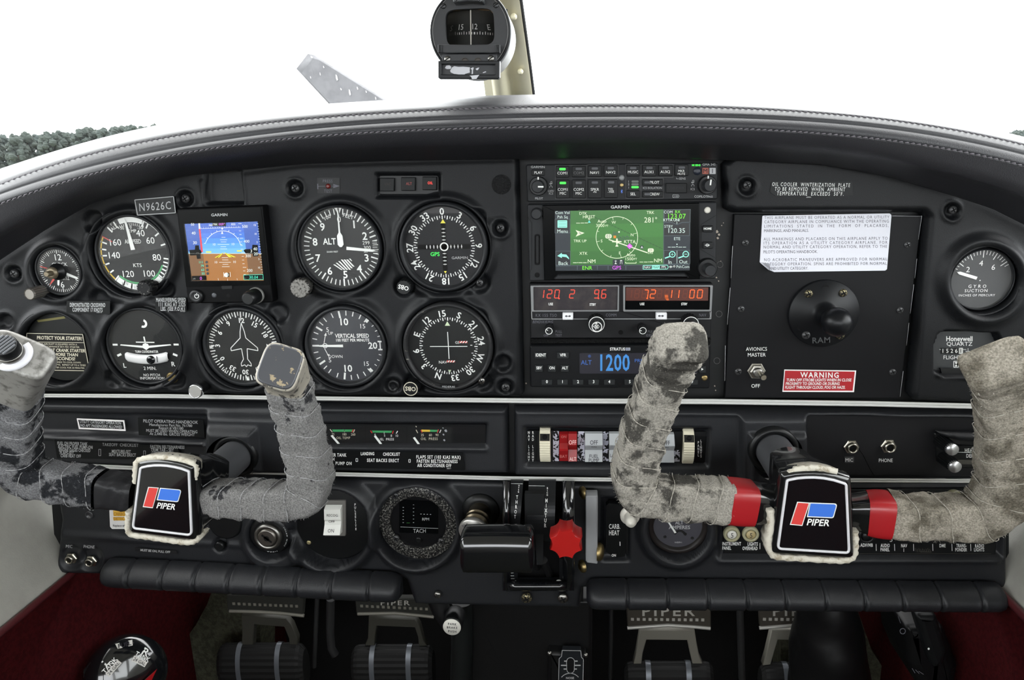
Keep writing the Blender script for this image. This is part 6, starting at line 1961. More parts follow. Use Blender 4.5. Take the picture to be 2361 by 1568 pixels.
# tachometer
c = P(965, 1203, YL + .001)
s = S(965, 1203, YL)
t = thing('tachometer', 'digital tachometer in a scuffed round adapter ring', 'gauge', c)
ro, ri = 88 / s, 62 / s
m = M(); m.lathe(c, [(ro, -.002), (ro, .002), (ro * .97, .003), (ri * 1.04, .0034), (ri, .003), (ri, -.002)], 72, cap=False); part('adapter_ring', m, mat('worn_ring', (22, 22, 23), .4, metal=.2, col2=(150, 148, 142), nscale=620, lo=.50, hi=.66), t)
m = M(); m.lathe(c, [(ri, .0005), (.0005, .0005)], 64, smooth=False); part('instrument_face', m, mat('tach_face', (18, 18, 20), .3), t)
YT = c.y - .0006
for (u, v) in ((925, 828), (932, 1162), (1288, 1186), (1276, 842)):
    screw(t, *ZH(u, v), 7.5, c.y - .0034)
for (u, v) in ((1106, 824), (1110, 1176)):
    m = M(); m.lathe(P(*ZH(u, v), YT), [(.003, 0), (.003, .0008), (.002, .001)], 20); part('face_screw', m, BLACKP, t)
m = M(); m.plate(pxo([(958, 858), (1262, 870), (1262, 1124), (958, 1116)], YT, ZH), YT - .0006, YT); part('display_window', m, SBK, t)
k = Ink(pf(YT - .0008, ZH)); k.text('TACH', 1116, 1105, 30, .95); k.text('RPM', 1164, 1013, 22, .9); k.line((966, 1074), (1262, 1086), 3)
for i in range(6):
    k.line((983, 920 + i * 24), (992, 920 + i * 24), 4); k.line((1064, 900 + i * 28), (1073, 900 + i * 28), 4)
for i in range(4):
    k.line((1122 + i * 25, 973 + i), (1132 + i * 25, 973 + i), 4)
k.done('lettering', GREYW, t)
k = Ink(pf(YT - .0008, ZH)); k.line((1014, 1042), (1040, 1042), 4); k.done('green_line', em('dark_green', (40, 90, 40), .6), t)

# primer
t = thing('primer_knob', 'pale metal primer knob half hidden behind the throttle handle', 'knob', P(1112, 1200, YL))
ax = Vector((-.10, -1, -.18)).normalized()
c = P(1108, 1178, YL)
m = M(); m.lathe(c, [(.0185, 0), (.0180, .003), (.0125, .004)], 40); part('black_collar', m, BLACKP, t)
m = M(); m.lathe(c, [(.0110, .002), (.0110, .012), (.0118, .0122), (.0118, .0135), (.0110, .0137), (.0110, .018), (.0118, .0182), (.0118, .0195), (.0108, .0200), (.0108, .026)], 40, ax=ax); part('ribbed_stem', m, mat('stem_brass', (128, 118, 100), .35, metal=1.), t)
e = c + ax * .026
m = M(); m.lathe(e, [(.0132, 0), (.0140, .001), (.0140, .0045), (.0132, .0055), (.0003, .0058)], 48, ax=ax); o = part('cap', m, mat('cap_alu', (190, 188, 184), .35, metal=.8), t)
k = Ink(lambda u, v: tuple(e + ax * .0060 + Vector((u / 1000, 0, -v / 1000)) - ax * ax.dot(Vector((u / 1000, 0, -v / 1000)))))
k.text('N', -8, -7, 3, rot=-40); k.text('E', -4.5, -9, 3, rot=-20); k.text('X', .5, -7, 3, rot=20); k.text('R', 5, -9, 3, rot=25); k.text('E', 9, -6, 3, rot=40); k.done('engraving', GREYINK, o)

# ammeter
c = P(1563, 1214, YL + .001); s = S(1563, 1214, YL)
t = thing('ammeter', 'round ammeter half hidden under the copilot yoke spoke', 'gauge', c)
m = M(); m.lathe(c, [(66 / s, -.003), (66 / s, .001), (62 / s, .0022), (54 / s, .001), (53 / s, -.002)], 64, cap=False); part('bezel', m, mat('brown_bezel', (30, 26, 25), .4), t)
m = M(); m.lathe(c, [(53.5 / s, -.0018), (.0005, -.0018)], 56, smooth=False); part('dial_face', m, mat('dial_violet', (50, 49, 58), .6), t)
k = Ink(pf(c.y + .0016, ZI)); k.text('AMPERES', 1386, 1077, 27, .92, bold=1); k.text('ALT', 1384, 1040, 27, .9, bold=1); k.text('0-8209-1', 1378, 1195, 11, bold=1); k.done('lettering', GREYW, t)
k = Ink(pf(c.y + .0016, ZI)); k.arc((1388, 1146), 42, -70, 70, 18, 18); k.disc((1432, 1130), 12, 12); k.done('pivot_slot', VOID, t)
m = M(); m.plate(pxo([(1280, 1016), (1292, 1016), (1362, 1120), (1348, 1126)], c.y, ZI), c.y + .0004, c.y + .0009); part('needle', m, WHITE, t)
for (u, v) in ((1272, 1152), (1486, 1162)):
    m = M(); m.lathe(P(*ZI(u, v), c.y + .0018), [(.0016, 0), (.0012, .0006)], 14); part('face_screw', m, BLACKP, t)
m = M(); m.lathe(c, [(53.5 / s, .0006), (.0005, .0006)], 56, smooth=False); part('glass', m, GLASSD, t)

# circuit breakers
bp = thing('breaker_panel', 'black circuit breaker strip along the lower copilot panel with white labels', 'breaker panel', P(1980, 1200, YL + .004))
m = M(); m.plate(pxo([(1664, 1130), (2306, 1126), (2296, 1282), (1668, 1277)], YL + .003), YL + .003, YL + .008, .001); part('label_strip', m, mat('strip_black', (18, 19, 20), .4), bp)
YB = YL + .0027
k = Ink(pf(YB, ZI)); k.text('INSTRUMENT', 1722, 1206, 26, .62, al='l', bold=1, sp=.08); k.text('PANEL', 1722, 1240, 26, .62, al='l', bold=1, sp=.08); k.text('LIGHTS', 2002, 1208, 26, .62, al='r', bold=1, sp=.08); k.text('OVERHEAD', 2000, 1242, 26, .62, al='r', bold=1, sp=.08); k.line((2018, 1200), (2018, 1248), 4); k.done('lettering', WHITE, bp)
k = Ink(pf(YB, ZJ))
for s_, u, v in (('ADF/MB', 880, 1217), ('AUDIO', 1026, 1220), ('PANEL', 1024, 1252), ('NAV', 1174, 1221), ('1', 1172, 1256), ('DME', 1476, 1221), ('TRANS-', 1625, 1221), ('PONDER', 1622, 1253), ('RADIO', 1767, 1223), ('LIGHTS', 1764, 1253)):
    k.text(s_, u, v, 26, .64, bold=1, sp=.08)
for u in (954, 1099, 1248, 1399, 1550, 1698):
    k.line((u, 1208), (u + 2, 1262), 4)
k.done('lettering', WHITE, bp)
k = Ink(pf(YB, ZJ))
for a in range(9):
    k.line((1262 + a * 14, 1240 + (a * 7 % 12)), (1270 + a * 14, 1268 + (a * 5 % 8)), 4)
k.line((1300, 1270), (1390, 1272), 4); k.line((150, 1284), (1860, 1284), 2)
k.done('paint_wear', mat('wear_dark', (66, 64, 58), .6), bp)
CREAMR = mat('ring_cream', (150, 146, 118), .5)


def breaker(label, u, v, Z, r, num, ring=None, face=BLACKP, ink=GREYW, L=.007):
    c = P(*Z(u, v), YB); s = S(*Z(u, v), YB)
    t = thing('circuit_breaker', label, 'circuit breaker', c, 'circuit breakers')
    m = M(); m.lathe(c, [(r / s, 0), (r / s, .003), (r / s * .9, .004), (r / s * .66, .004), (r / s * .62, .0025)], 40, cap=False); part('collar', m, ring or BLACKP, t)
    m = M(); m.lathe(c, [(r / s * .58, 0), (r / s * .58, L), (r / s * .5, L + .001), (.0003, L + .001)], 36); o = part('push_button', m, face, t)
    if num:
        k = Ink(lambda x, y: (c.x + x / s, c.y - L - .0012, c.z - y / s)); k.text(num, 0, 0, r * .62 if len(num) == 1 else r * .5, .85); k.done('lettering', ink, o)


breaker('cream-ringed breaker with a white face marked 5, above the instrument panel label', 1793, 1122, ZI, 18, '5', CREAMR, mat('face_white', (206, 204, 196), .5), INKD, .003)
breaker('cream-ringed breaker with a tan face marked 5, above the lights overhead label', 1941, 1122, ZI, 18, '5', CREAMR, mat('face_tan', (168, 152, 110), .5), INKD, .003)
for nm, u, v, n in (('blank black breaker above the ADF label', 872, 1132, ''), ('black breaker marked 5 above the audio panel label', 1030, 1118, '5'), ('black breaker marked seven and a half above the nav label', 1186, 1112, '7½'), ('blank black breaker above the scraped label', 1332, 1134, ''), ('blank black breaker above the DME label', 1482, 1130, ''), ('black breaker marked 5 above the transponder label', 1640, 1110, '5'), ('black breaker marked 5 above the radio lights label', 1795, 1112, '5')):
    breaker(nm, u, v, ZJ, 19, n, L=.011 if n else .004)
for nm, u in (('cream-ringed breaker peeking over the copilot spoke, next to the wrapped horn', 1690), ('cream-ringed breaker peeking over the middle of the copilot spoke', 1556)):
    breaker(nm, u, 832, ZJ, 17, '', CREAMR, L=.003)

# ================================================================ carburettor heat lever
t = thing('carb_heat_lever', 'grey metal carburettor heat lever beside its black label plate', 'lever', P(*ZI(695, 1100), -.006))
m = M(); m.plate(pxo([(648, 838), (655, 830), (740, 830), (744, 840), (742, 1362), (735, 1366), (660, 1356), (648, 1340)], -.016, ZI, r=4), -.016, -.004, .0008); part('lever_bar', m, mat('milled_alu', (150, 151, 153), .5, metal=.15, bump=(500, .2, .0003), stretch=(8, 1, .2)), t)
m = M(); m.lathe(P(*ZI(744, 1268), -.011), [(.0085, 0), (.0085, .002), (.0068, .0046), (.003, .0058)], 32, ax=(1, -.15, 0)); part('pivot_bolt', m, BRASS, t)
m = M(); m.tube([P(*ZI(700, 1330), -.010), P(*ZI(700, 1330), .02)], .003, 10); part('pivot_shaft', m, STEEL, t)
cp = thing('label_plate', 'black plate lettered carb heat below the copilot yoke horn', 'placard', P(*ZI(885, 1095), -.004))
m = M(); m.plate(pxo([(806, 905), (830, 884), (964, 900), (958, 1300), (880, 1312), (806, 1262)], -.002, ZI), -.003, .004); part('plate', m, LABELB, cp)
k = Ink(pf(-.0032, ZI)); k.text('CARB.', 876, 1070, 36, .62, bold=1, sp=.06); k.text('HEAT', 872, 1120, 36, .62, bold=1, sp=.06); k.text('ON', 870, 1297, 19, .8, bold=1); k.line((918, 1190), (919, 1222), 6); k.done('lettering', WHITE, cp)
m = M(); m.plate(pxo([(962, 940), (985, 940), (982, 1285), (962, 1280)], -.002, ZI), -.0022, .004); part('lever_slot', m, VOID, cp)
c = P(*ZI(995, 975), -.002)
m = M(); m.lathe(c, [(.009, 0), (.009, .004), (.0062, .005)], 32); m.lathe(c + Vector((0, -.004, 0)), [(.0055, 0), (.0055, .01), (.004, .0135), (.0004, .015)], 28)
one('push_knob', 'cream push knob peeping out under the corner of the copilot yoke', 'knob', m, mat('knob_cream', (214, 210, 200), .35))

# ================================================================ throttle quadrant
q = thing('throttle_quadrant', 'black throttle quadrant housing with slots and scale marks below the radio stack', 'quadrant', P(*ZK(1000, 700), -.01))
YQ = -.006


def zq(u, v, y):
    return tuple(P(*ZK(u, v), y))


def qy(v):
    """Front of the quadrant: bulges towards the pilot in the middle."""
    k = (v - 100) / 1200
    return -.010 - .030 * math.sin(math.pi * min(1, max(0, k * .9 + .12)))


for a, b, nm in ((595, 690, 'side_cheek'), (1290, 1440, 'side_cheek')):
    m = M()
    rows = []
    for v in range(95, 1400, 40):
        y = qy(v)
        rows.append([zq(a, v, .004), zq(a + 6, v, y + .004), zq(a + 20, v, y - .001), zq(b - 14, v, y - .001), zq(b, v, y + .004), zq(b, v, .004)])
    m.loops(rows, True, closed=False, cap0=True, cap1=True); part(nm, m, GLOSSB, q)
for a, b, a2, b2, v0, v1 in ((694, 842, 694, 800, 95, 640), (905, 1222, 870, 1205, 95, 800), (694, 775, 694, 775, 1100, 1280), (1262, 1345, 1262, 1345, 1000, 1290), (694, 1345, 694, 1345, 1240, 1300)):
    m = M()
    rows = []
    n = max(2, int((v1 - v0) / 40))
    for i in range(n + 1):
        k_ = i / n; v = v0 + (v1 - v0) * k_; y = qy(v) + .003
        rows.append([zq(a + (a2 - a) * k_, v, y), zq(b + (b2 - b) * k_, v, y)])
    rows = [[r[0], r[1], (r[1][0], r[1][1] + .003, r[1][2]), (r[0][0], r[0][1] + .003, r[0][2])] for r in rows]
    m.loops(rows, False, cap0=True, cap1=True); part('cover_strip', m, mat('strip_satin', (24, 25, 27), .35), q)
m = M(); m.plate(pxo([(610, 95), (1430, 95), (1430, 1300), (610, 1300)], .002, ZK), .0015, .004); part('slot_back', m, VOID, q)
m = M()
rows = []
for u in np.linspace(640, 1360, 14):
    e_ = min(1, min(u - 636, 1364 - u) / 30)
    rows.append([zq(u, 1262, -.012), zq(u, 1280, -.018 * e_ - .006), zq(u, 1330, -.026 * e_ - .004), zq(u, 1375, -.020 * e_ - .003), zq(u, 1385, -.004)])
m.loops(rows, True, closed=False, cap0=True, cap1=True); part('lower_lip', m, GLOSSB, q)
k = Ink(lambda u, v: zq(u, v, qy(v) + .0026)); k.line((700, 128), (834, 130), 3); k.line((905, 152), (1092, 155), 3)
k.vtext('OPEN', 792, 150, 16, 25, .8, bold=1, du=-2); k.vtext('THROT', 770, 285, 40, 57, .62, bold=1, du=-6); k.vtext('RICH', 1124, 180, 20, 27, .8, bold=1, du=-1); k.vtext('MIXTUR', 1112, 325, 44, 58, .62, bold=1, du=-3)
for i in range(5):
    k.line((694 + (i % 2) * 4, 1136 + i * 33), (722 + i * 6, 1136 + i * 33), 5)
k.disc((752, 1264), 9, 12); k.done('lettering', WHITE, q)
m = M(); m.lathe(zq(1258, 1270, qy(1270) + .002), [(.0027, 0), (.0024, .0016), (.001, .0022)], 20); part('white_rivet', m, WHITE, q)
for (u, v, me) in ((880, 1462, SCRW), (1304, 1464, SCRS)):
    piece('screw', me, q, Vector(zq(u, v, -.002)), .0052)
for (u, v) in ((1536, 236), (1526, 1092)):
    m = M(); m.lathe(zq(u, v, .0), [(.0062, -.0015), (.0058, .0012), (.003, .0026)], 24, ax=(-.9, -.5, 0)); part('side_screw', m, BRASS, q)
m = M(); m.plate(pxo([(860, 232), (1085, 236), (1072, 1060), (1000, 1060), (980, 700), (862, 640)], -.034, ZK), -.036, -.030); part('dust_flap', m, mat('flap_rubber', (23, 24, 25), .5), q)

# throttle handle: a rounded bar across, its axis along X
th = thing('throttle_lever', 'glossy black throttle handle, a wide rounded bar in front of the quadrant', 'lever', P(*ZK(550, 870), -.07))
YT_ = -.078
m = M()
rows = []
x0, x1, vt, vb = 130, 968, 655, 1105
cz = lambda u: (P(*ZK(u, vt + 8 * math.sin((u - x0) / (x1 - x0) * 3.14) * -1), YT_), P(*ZK(u, vb), YT_))
for i in range(29):
    k_ = i / 28
    u = x0 + (x1 - x0) * k_
    a, b = cz(u)
    c = (a + b) / 2
    h_ = (a.z - b.z) / 2
    e_ = min(k_, 1 - k_) * (x1 - x0) / 40.
    r_ = math.sqrt(max(0, 1 - (1 - min(1, e_)) ** 2)) * .22 + .78 if e_ < 1 else 1.
    ring = []
    for j in range(32):
        t_ = 2 * math.pi * j / 32
        cs, sn = math.cos(t_), math.sin(t_)
        ring.append((c.x, c.y - math.copysign(abs(cs) ** .62, cs) * .0165 * r_, c.z + math.copysign(abs(sn) ** .7, sn) * h_ * r_))
    rows.append(ring)
m.loops(rows, True, cap0=True, cap1=True); part('handle', m, mat('handle_gloss', (13, 14, 16), .16, coat=.7), th)
m = M(); m.tube([P(*ZK(900, 900), -.066), P(*ZK(930, 900), -.03), P(*ZK(1000, 1100), .0)], .004, 12); part('lever_arm', m, DARKST, th)
m = M(); m.tube([P(*ZK(1080, 1020), -.034), P(*ZK(1110, 1110), -.02), P(*ZK(1150, 1200), .0)], .0035, 10); part('lever_arm', m, DARKST, th)

# mixture knob: eight-pointed star
mx = thing('mixture_lever', 'red eight-pointed mixture knob beside the throttle handle', 'lever', P(*ZK(1360, 840), -.06))
c0 = P(*ZK(1338, 838), -.080)
Rk = 188 * .19773 / S(*ZK(1338, 838), -.080)
m = M()


def star(r, y):
    o = []
    for i in range(96):
        a = 2 * math.pi * i / 96
        ph = (i % 12) / 12
        dip = 1.02 - .20 * math.sin(math.pi * ph) ** .7
        o.append((c0.x + math.cos(a + .39) * r * dip, y, c0.z + math.sin(a + .39) * r * dip))
    return o


m.loops([star(Rk * .95, c0.y + .020), star(Rk * 1.0, c0.y + .018), star(Rk * 1.03, c0.y + .004), star(Rk * .995, c0.y + .0008), star(Rk * .95, c0.y)], True, cap0=True, cap1=True)
part('star_knob', m, mat('knob_red', (158, 22, 20), .35, coat=.2, spec=.4), mx)
m = M(); m.tube([c0 + Vector((0, .018, 0)), c0 + Vector((-.002, .045, -.004)), c0 + Vector((-.004, .07, -.012))], .004, 12); part('lever_arm', m, DARKST, mx)
# screws of the lower edge
for u, v in ((1009, 1372),):
    screw(LP, u, v, 8, -.001, SCRS)
# ================================================================ control yokes
def crom(pts, n):
    """Catmull-Rom through points (arrays), n steps per span."""
    q = [np.array(p, float) for p in pts]
    q = [2 * q[0] - q[1]] + q + [2 * q[-1] - q[-2]]
    out = []
    for i in range(1, len(q) - 2):
        for k in range(n):
            t = k / n
            out.append(.5 * (2 * q[i] + (q[i + 1] - q[i - 1]) * t + (2 * q[i - 1] - 5 * q[i] + 4 * q[i + 1] - q[i + 2]) * t * t + (3 * q[i] - q[i - 1] - 3 * q[i + 1] + q[i + 2]) * t ** 3))
    out.append(q[-2])
    return out


def suede(name, c1, c2, lo, hi, fine, sc=34):
    m = mat(name, c1, .95, spec=.15, col2=c2, nscale=sc, lo=lo, hi=hi, detail=9, bump=(1100, .6, .0012))
    n, l = m.node_tree.nodes, m.node_tree.links
    b = n['Principled BSDF']
    src = b.inputs['Base Color'].links[0].from_socket
    t = n.new('ShaderNodeTexNoise'); t.inputs['Scale'].default_value = 900; t.inputs['Detail'].default_value = 4
    tc_ = n.new('ShaderNodeTexCoord'); l.new(tc_.outputs['Object'], t.inputs['Vector'])
    r = n.new('ShaderNodeMapRange'); r.inputs['From Min'].default_value = .3; r.inputs['From Max'].default_value = .7; r.inputs['To Min'].default_value = 1 - fine; r.inputs['To Max'].default_value = 1 + fine
    l.new(t.outputs[0], r.inputs[0])
    mx_ = n.new('ShaderNodeMix'); mx_.data_type = 'RGBA'; mx_.blend_type = 'MULTIPLY'; mx_.inputs['Factor'].default_value = 1
    l.new(src, mx_.inputs['A']); l.new(r.outputs[0], mx_.inputs['B'])
    l.new(mx_.outputs['Result'], b.inputs['Base Color'])
    return m


SU_A = suede('suede_grey', (112, 111, 110), (46, 46, 48), .61, .64, .45)
SU_B = suede('suede_dark', (104, 104, 106), (32, 33, 36), .47, .52, .45)
SU_C = suede('suede_buff', (140, 136, 128), (66, 64, 60), .50, .57, .38, 40)
SU_D = suede('suede_brown', (140, 134, 123), (92, 87, 77), .46, .60, .40, 42)
EDGE_A = mat('tape_edge_grey', (150, 150, 151), .9)
EDGE_C = mat('tape_edge_buff', (164, 159, 149), .9)
HUBB = mat('hub_black', (17, 18, 19), .14, coat=.5)
ALUW = mat('worn_casting', (150, 148, 144), .5, metal=.5, col2=(92, 90, 86), nscale=120, lo=.5, hi=.7)
GUARD = mat('edge_guard', (196, 191, 178), .6, col2=(150, 140, 120), nscale=160, lo=.52, hi=.66, bump=(500, .4, .001))


class Sweep:
    """Rounded-rectangle bar along a path. Path entries: (u, v, Y, half width m, half depth m)."""

    def __init__(self, path, n=14, seg=44, sq=.46, face=(0, -1, 0)):
        pts = [(*P(u, v, y), a, b) for u, v, y, a, b in path]
        c = crom(pts, n)
        self.c = [Vector(p[:3]) for p in c]
        self.w = [p[3] for p in c]; self.d = [p[4] for p in c]
        self.seg, self.sq = seg, sq
        self.N, self.B, self.s = [], [], [0.]
        f = Vector(face)
        N = len(self.c)
        for i in range(N):
            t = (self.c[min(i + 1, N - 1)] - self.c[max(i - 1, 0)]).normalized()
            nn = (f - t * f.dot(t))
            nn = nn.normalized() if nn.length > .2 else self.N[-1]
            if self.N:
                f = nn
            self.N.append(nn); self.B.append(t.cross(nn))
            if i:
                self.s.append(self.s[-1] + (self.c[i] - self.c[i - 1]).length)

    def at(self, i, th, add=0.):
        cs, sn = math.cos(th), math.sin(th)
        x = math.copysign(abs(cs) ** self.sq, cs); y = math.copysign(abs(sn) ** self.sq, sn)
        return self.c[i] + self.N[i] * (x * (self.d[i] + add)) + self.B[i] * (y * (self.w[i] + add))

    def mesh(self, wrap=0., pitch=.026, twist=1, cap1=0., seed=0, i0=0, i1=None, cap0=False, bump=.0004, grow=0.):
        rg = random.Random(seed)
        i1 = len(self.c) - 1 if i1 is None else i1
        m = M()
        rings = []
        ph = [rg.uniform(0, 6.28) for _ in range(6)]
        for i in range(i0, i1 + 1):
            ring = []
            for k in range(self.seg):
                th = 2 * math.pi * k / self.seg
                a = grow
                if wrap:
                    fq = (self.s[i] / pitch + twist * th / (2 * math.pi)) % 1.
                    a = wrap * (fq if fq < .93 else (1 - fq) / .07 * .93)
                    a += bump * (math.sin(self.s[i] * 310 + th * 2 + ph[0]) + math.sin(self.s[i] * 170 - th * 3 + ph[1]) + .6 * math.sin(self.s[i] * 720 + th * 5 + ph[2]))
                ring.append(tuple(self.at(i, th, a)))
            rings.append(ring)
        if cap1:
            c = self.c[i1]; t = (self.c[i1] - self.c[i1 - 1]).normalized()
            last = rings[-1]
            for f, q in ((.97, .35), (.90, .75), (.80, .95), (.4, 1.0)):
                rings.append([tuple(c + (Vector(p) - c) * f + t * cap1 * q) for p in last])
        m.loops(rings, True, cap0=cap0, cap1=True)
        return m

    def edge(self, pitch, twist, j, r=.00026, add=.0015, i0=0, i1=None):
        """Tape edge: the spiral line of wrap number j."""
        i1 = len(self.c) - 1 if i1 is None else i1
        pts = []
        for k in range(72):
            th = 2 * math.pi * k / 72
            sv = (j - twist * th / (2 * math.pi)) * pitch
            if sv < self.s[i0] or sv > self.s[i1]:
                continue
            i = int(np.clip(np.searchsorted(self.s, sv), 1, len(self.s) - 1))
            f = (sv - self.s[i - 1]) / max(1e-9, self.s[i] - self.s[i - 1])
            pts.append(self.at(i - 1, th, add).lerp(self.at(i, th, add), f))
        if len(pts) < 6:
            return None
        m = M(); m.tube(pts, [r * (1 + .5 * math.sin(i * 1.7 + j)) for i in range(len(pts))], 6)
        return m

    def fuzz(self, n, seed, L=.0028, i0=0, i1=None):
        rg = random.Random(seed)
        i1 = len(self.c) - 1 if i1 is None else i1
        m = M()
        for _ in range(n):
            i = rg.randint(i0, i1); th = rg.uniform(0, 6.283)
            p = self.at(i, th, .0002)
            o = (p - self.c[i]).normalized()
            d = (o + Vector((rg.uniform(-1, 1), rg.uniform(-1, 1), rg.uniform(-1, 1))) * .8).normalized() * rg.uniform(.3, 1) * L
            s_ = d.orthogonal().normalized() * .00009
            q = p + d * .5 + Vector((rg.uniform(-1, 1), rg.uniform(-1, 1), rg.uniform(-1, 1))) * L * .15
            m.add([p - s_, p + s_, q + s_ * .8, p + d, q - s_ * .8], [(0, 1, 2, 3, 4)])
        return m


def wrapped(t, sw, sm, em_, pitch, twist, seed, wrap=.0017, fz=900, i0=0, i1=None, cap=0., name='wrapped_grip'):
    o = part(name, sw.mesh(wrap, pitch, twist, cap, seed, i0, i1), sm, t)
    i1_ = len(sw.c) - 1 if i1 is None else i1
    for j in range(int(sw.s[i0] / pitch) - 1, int(sw.s[i1_] / pitch) + 3):
        e_ = sw.edge(pitch, twist, j, i0=i0, i1=i1_ - (24 if cap else 2))
        if e_:
            part('tape_edge', e_, em_, o)
    part('fuzz', sw.fuzz(fz, seed, i0=i0, i1=i1_), em_, o, kind='stuff')
    return o


def hub(t, Z, out, ctr_px, axis, Yf, guards, logo):
    ol = pxo(out, Yf, Z)
    n0 = len(out)
    big = pxo(rnd(out, [38] + [0] * (n0 - 4) + [38, 62, 62] if Z is ZL else [24] + [0] * (n0 - 4) + [24, 34, 34], 8), Yf, Z)
    cx_, cz_ = sum(p[0] for p in big) / len(big), sum(p[1] for p in big) / len(big)
    ax_, az_ = axis
    m = M()
    rings = []
    N = len(big)
    for y, sc_, kx, circ_ in ((Yf + .001, .97, 0, 0), (Yf, 1.02, 0, 0), (Yf + .0006, 1.12, 0, 0), (Yf + .004, 1.20, 0, 0), (Yf + .010, 1.19, 0, 0), (Yf + .012, 1.12, 0, 0), (Yf + .030, 1.04, .3, .1), (Yf + .044, .92, .7, .5), (Yf + .052, .78, 1, 1), (Yf + .057, .74, 1, 1)):
        ring = []
        for x, z in big:
            px_, pz_ = (x - cx_) * sc_, (z - cz_) * sc_
            r = math.hypot(px_, pz_) or 1
            rc = .0225
            px_, pz_ = px_ * (1 - circ_) + px_ / r * rc * circ_, pz_ * (1 - circ_) + pz_ / r * rc * circ_
            ring.append((cx_ + (ax_ - cx_) * kx + px_, y, cz_ + (az_ - cz_) * kx + pz_))
        rings.append(ring)
    m.loops(rings, True, cap1=True)
    part('hub', m, HUBB, t)
    m = M(); m.plate(off(big, -.0004), Yf - .0004, Yf + .0012); pl_ = part('emblem_plate', m, mat('emblem_black', (15, 15, 17), .08, coat=.6), t)
    m = M(); m.frame(off(big, .0005), off(big, -.0012), Yf - .0014, Yf + .001, .0004); part('chrome_rim', m, mat('bright_rim', (226, 226, 230), .3, metal=.25), pl_)
    for nm, q, m_ in logo:
        k = Ink(pf(Yf - .0007, Z))
        q(k)
        k.done(nm, m_, pl_)
    for a, b, rr_ in guards:
        pts = []
        for i in range(a, b + 1):
            x, z = big[i % N]
            pts.append(Vector((cx_ + (x - cx_) * 1.16, Yf + .006, cz_ + (z - cz_) * 1.16)))
        m = M()
        rings = []
        for i, p in enumerate(pts):
            o = Vector((p.x - cx_, 0, p.z - cz_)).normalized()
            e_ = .55 if i in (0, len(pts) - 1) else 1.
            rings.append([tuple(p + o * x * e_ + Vector((0, y, 0))) for x, y in ((-.0016, -.0064), (.0002, -.0074), (.0022, -.0064), (.0030, -.002), (.0026, .010), (.0010, .011), (.0004, .0))])
        m.loops(rings, True, cap0=True, cap1=True); part('edge_guard', m, GUARD, t)


def shaft(t, u, v, Yb, Yf, r):
    c = P(u, v, Yb)
    m = M(); m.lathe(c, [(r, -.013), (r, Yb - Yf)], 48); part('shaft', m, mat('shaft_steel', (84, 85, 88), .5, metal=.2, bump=(260, .15, .0004), stretch=(1, .05, 1)), t)
    m = M(); m.lathe(c, [(r * 1.40, -.002), (r * 1.40, .0095), (r * 1.3, .011), (r * 1.12, .0114), (r * 1.06, .010), (r * 1.06, -.004)], 56, cap=False); part('bushing', m, BLACKP, t)
    return (c.x, c.z)


def pts_(k, q, w=None):
    k.poly(q)


# ---------------------------------------------------------------- pilot yoke
YF = -.122
y1 = thing('control_yoke', 'grey cloth-wrapped control yoke on the pilot side with a push switch on its outer horn', 'control yoke', P(380, 1150, YF))
axis = shaft(y1, 553, 1043, -.012, YF + .03, .0152)
out = [(326, 346), (430, 322), (520, 312), (610, 311), (700, 317), (800, 333), (900, 356), (1008, 396), (1046, 1292), (218, 1192)]
LOGO1 = [('logo_border', lambda k: (k.poly([(432, 619), (580, 630), (496, 916), (356, 899)]), k.poly(rnd([(596, 631), (898, 660), (850, 834), (550, 804)], [10, 36, 36, 6], 5))), WHITE)]
LOGO1 = [('logo_edge', lambda k: k.poly([(432, 619), (580, 630), (496, 916), (356, 899)]), WHITE), ('logo_edge', lambda k: k.poly(rnd([(596, 631), (898, 660), (850, 834), (550, 804)], [10, 36, 36, 6], 5)), WHITE)]
LRED, LBLUE = mat('logo_red', (204, 66, 62), .3), mat('logo_sky', (62, 112, 206), .3)
hub(y1, ZL, out, None, axis, YF, [], LOGO1)
h1 = [o for o in y1.children if o.name.startswith('emblem_plate')][0]
k = Ink(pf(YF - .0010, ZL)); k.poly([(442, 630), (566, 639), (489, 903), (368, 889)]); k.done('logo_red', LRED, h1)
k = Ink(pf(YF - .0010, ZL)); k.poly(rnd([(606, 643), (884, 669), (840, 820), (566, 794)], [8, 28, 28, 4], 5)); k.done('logo_blue', LBLUE, h1)
k = Ink(pf(YF - .0010, ZL)); k.text('PIPER', 682, 888, 78, .96, rot=5.5, bold=1, shear=.22); k.done('logo_lettering', WHITE, h1)
w_, d_ = .0138, .0128
swR = Sweep([(430, 1150, -.100, .0105, .0125), (510, 1148, -.104, .0125, .0132), (585, 1151, -.106, .0130, .0138), (655, 1153, -.108, .0132, .0135), (706, 1143, -.110, .0142, .0138), (717, 1096, -.112, .0150, .0138), (699, 1010, -.117, w_ + .001, d_), (675, 920, -.126, w_, d_), (664, 880, -.133, .0138, .0130), (655, 858, -.143, .0142, .0145), (646, 846, -.158, .0142, .0158)], 14)
iw = int(14 * 7.9)
wrapped(y1, swR, SU_A, EDGE_A, .0195, 1, 3, i0=10, i1=iw)
part('horn_tip', swR.mesh(0, cap1=.0015, i0=iw - 4), mat('horn_worn', (158, 152, 140), .5, metal=.2, col2=(70, 68, 64), nscale=170, lo=.56, hi=.6), y1)
m = M()
c_, t_ = swR.c[-1], (swR.c[-1] - swR.c[-2]).normalized()
m.loops([[tuple(c_ + (swR.at(len(swR.c) - 1, 2 * math.pi * k / 40) - c_) * f + t_ * q) for k in range(40)] for f, q in ((.93, .0008), (.91, .0019), (.86, .0022))], True, cap1=True)
part('end_cap', m, mat('cap_worn', (74, 75, 79), .4, metal=.3, col2=(160, 146, 120), nscale=95, lo=.60, hi=.63), y1)
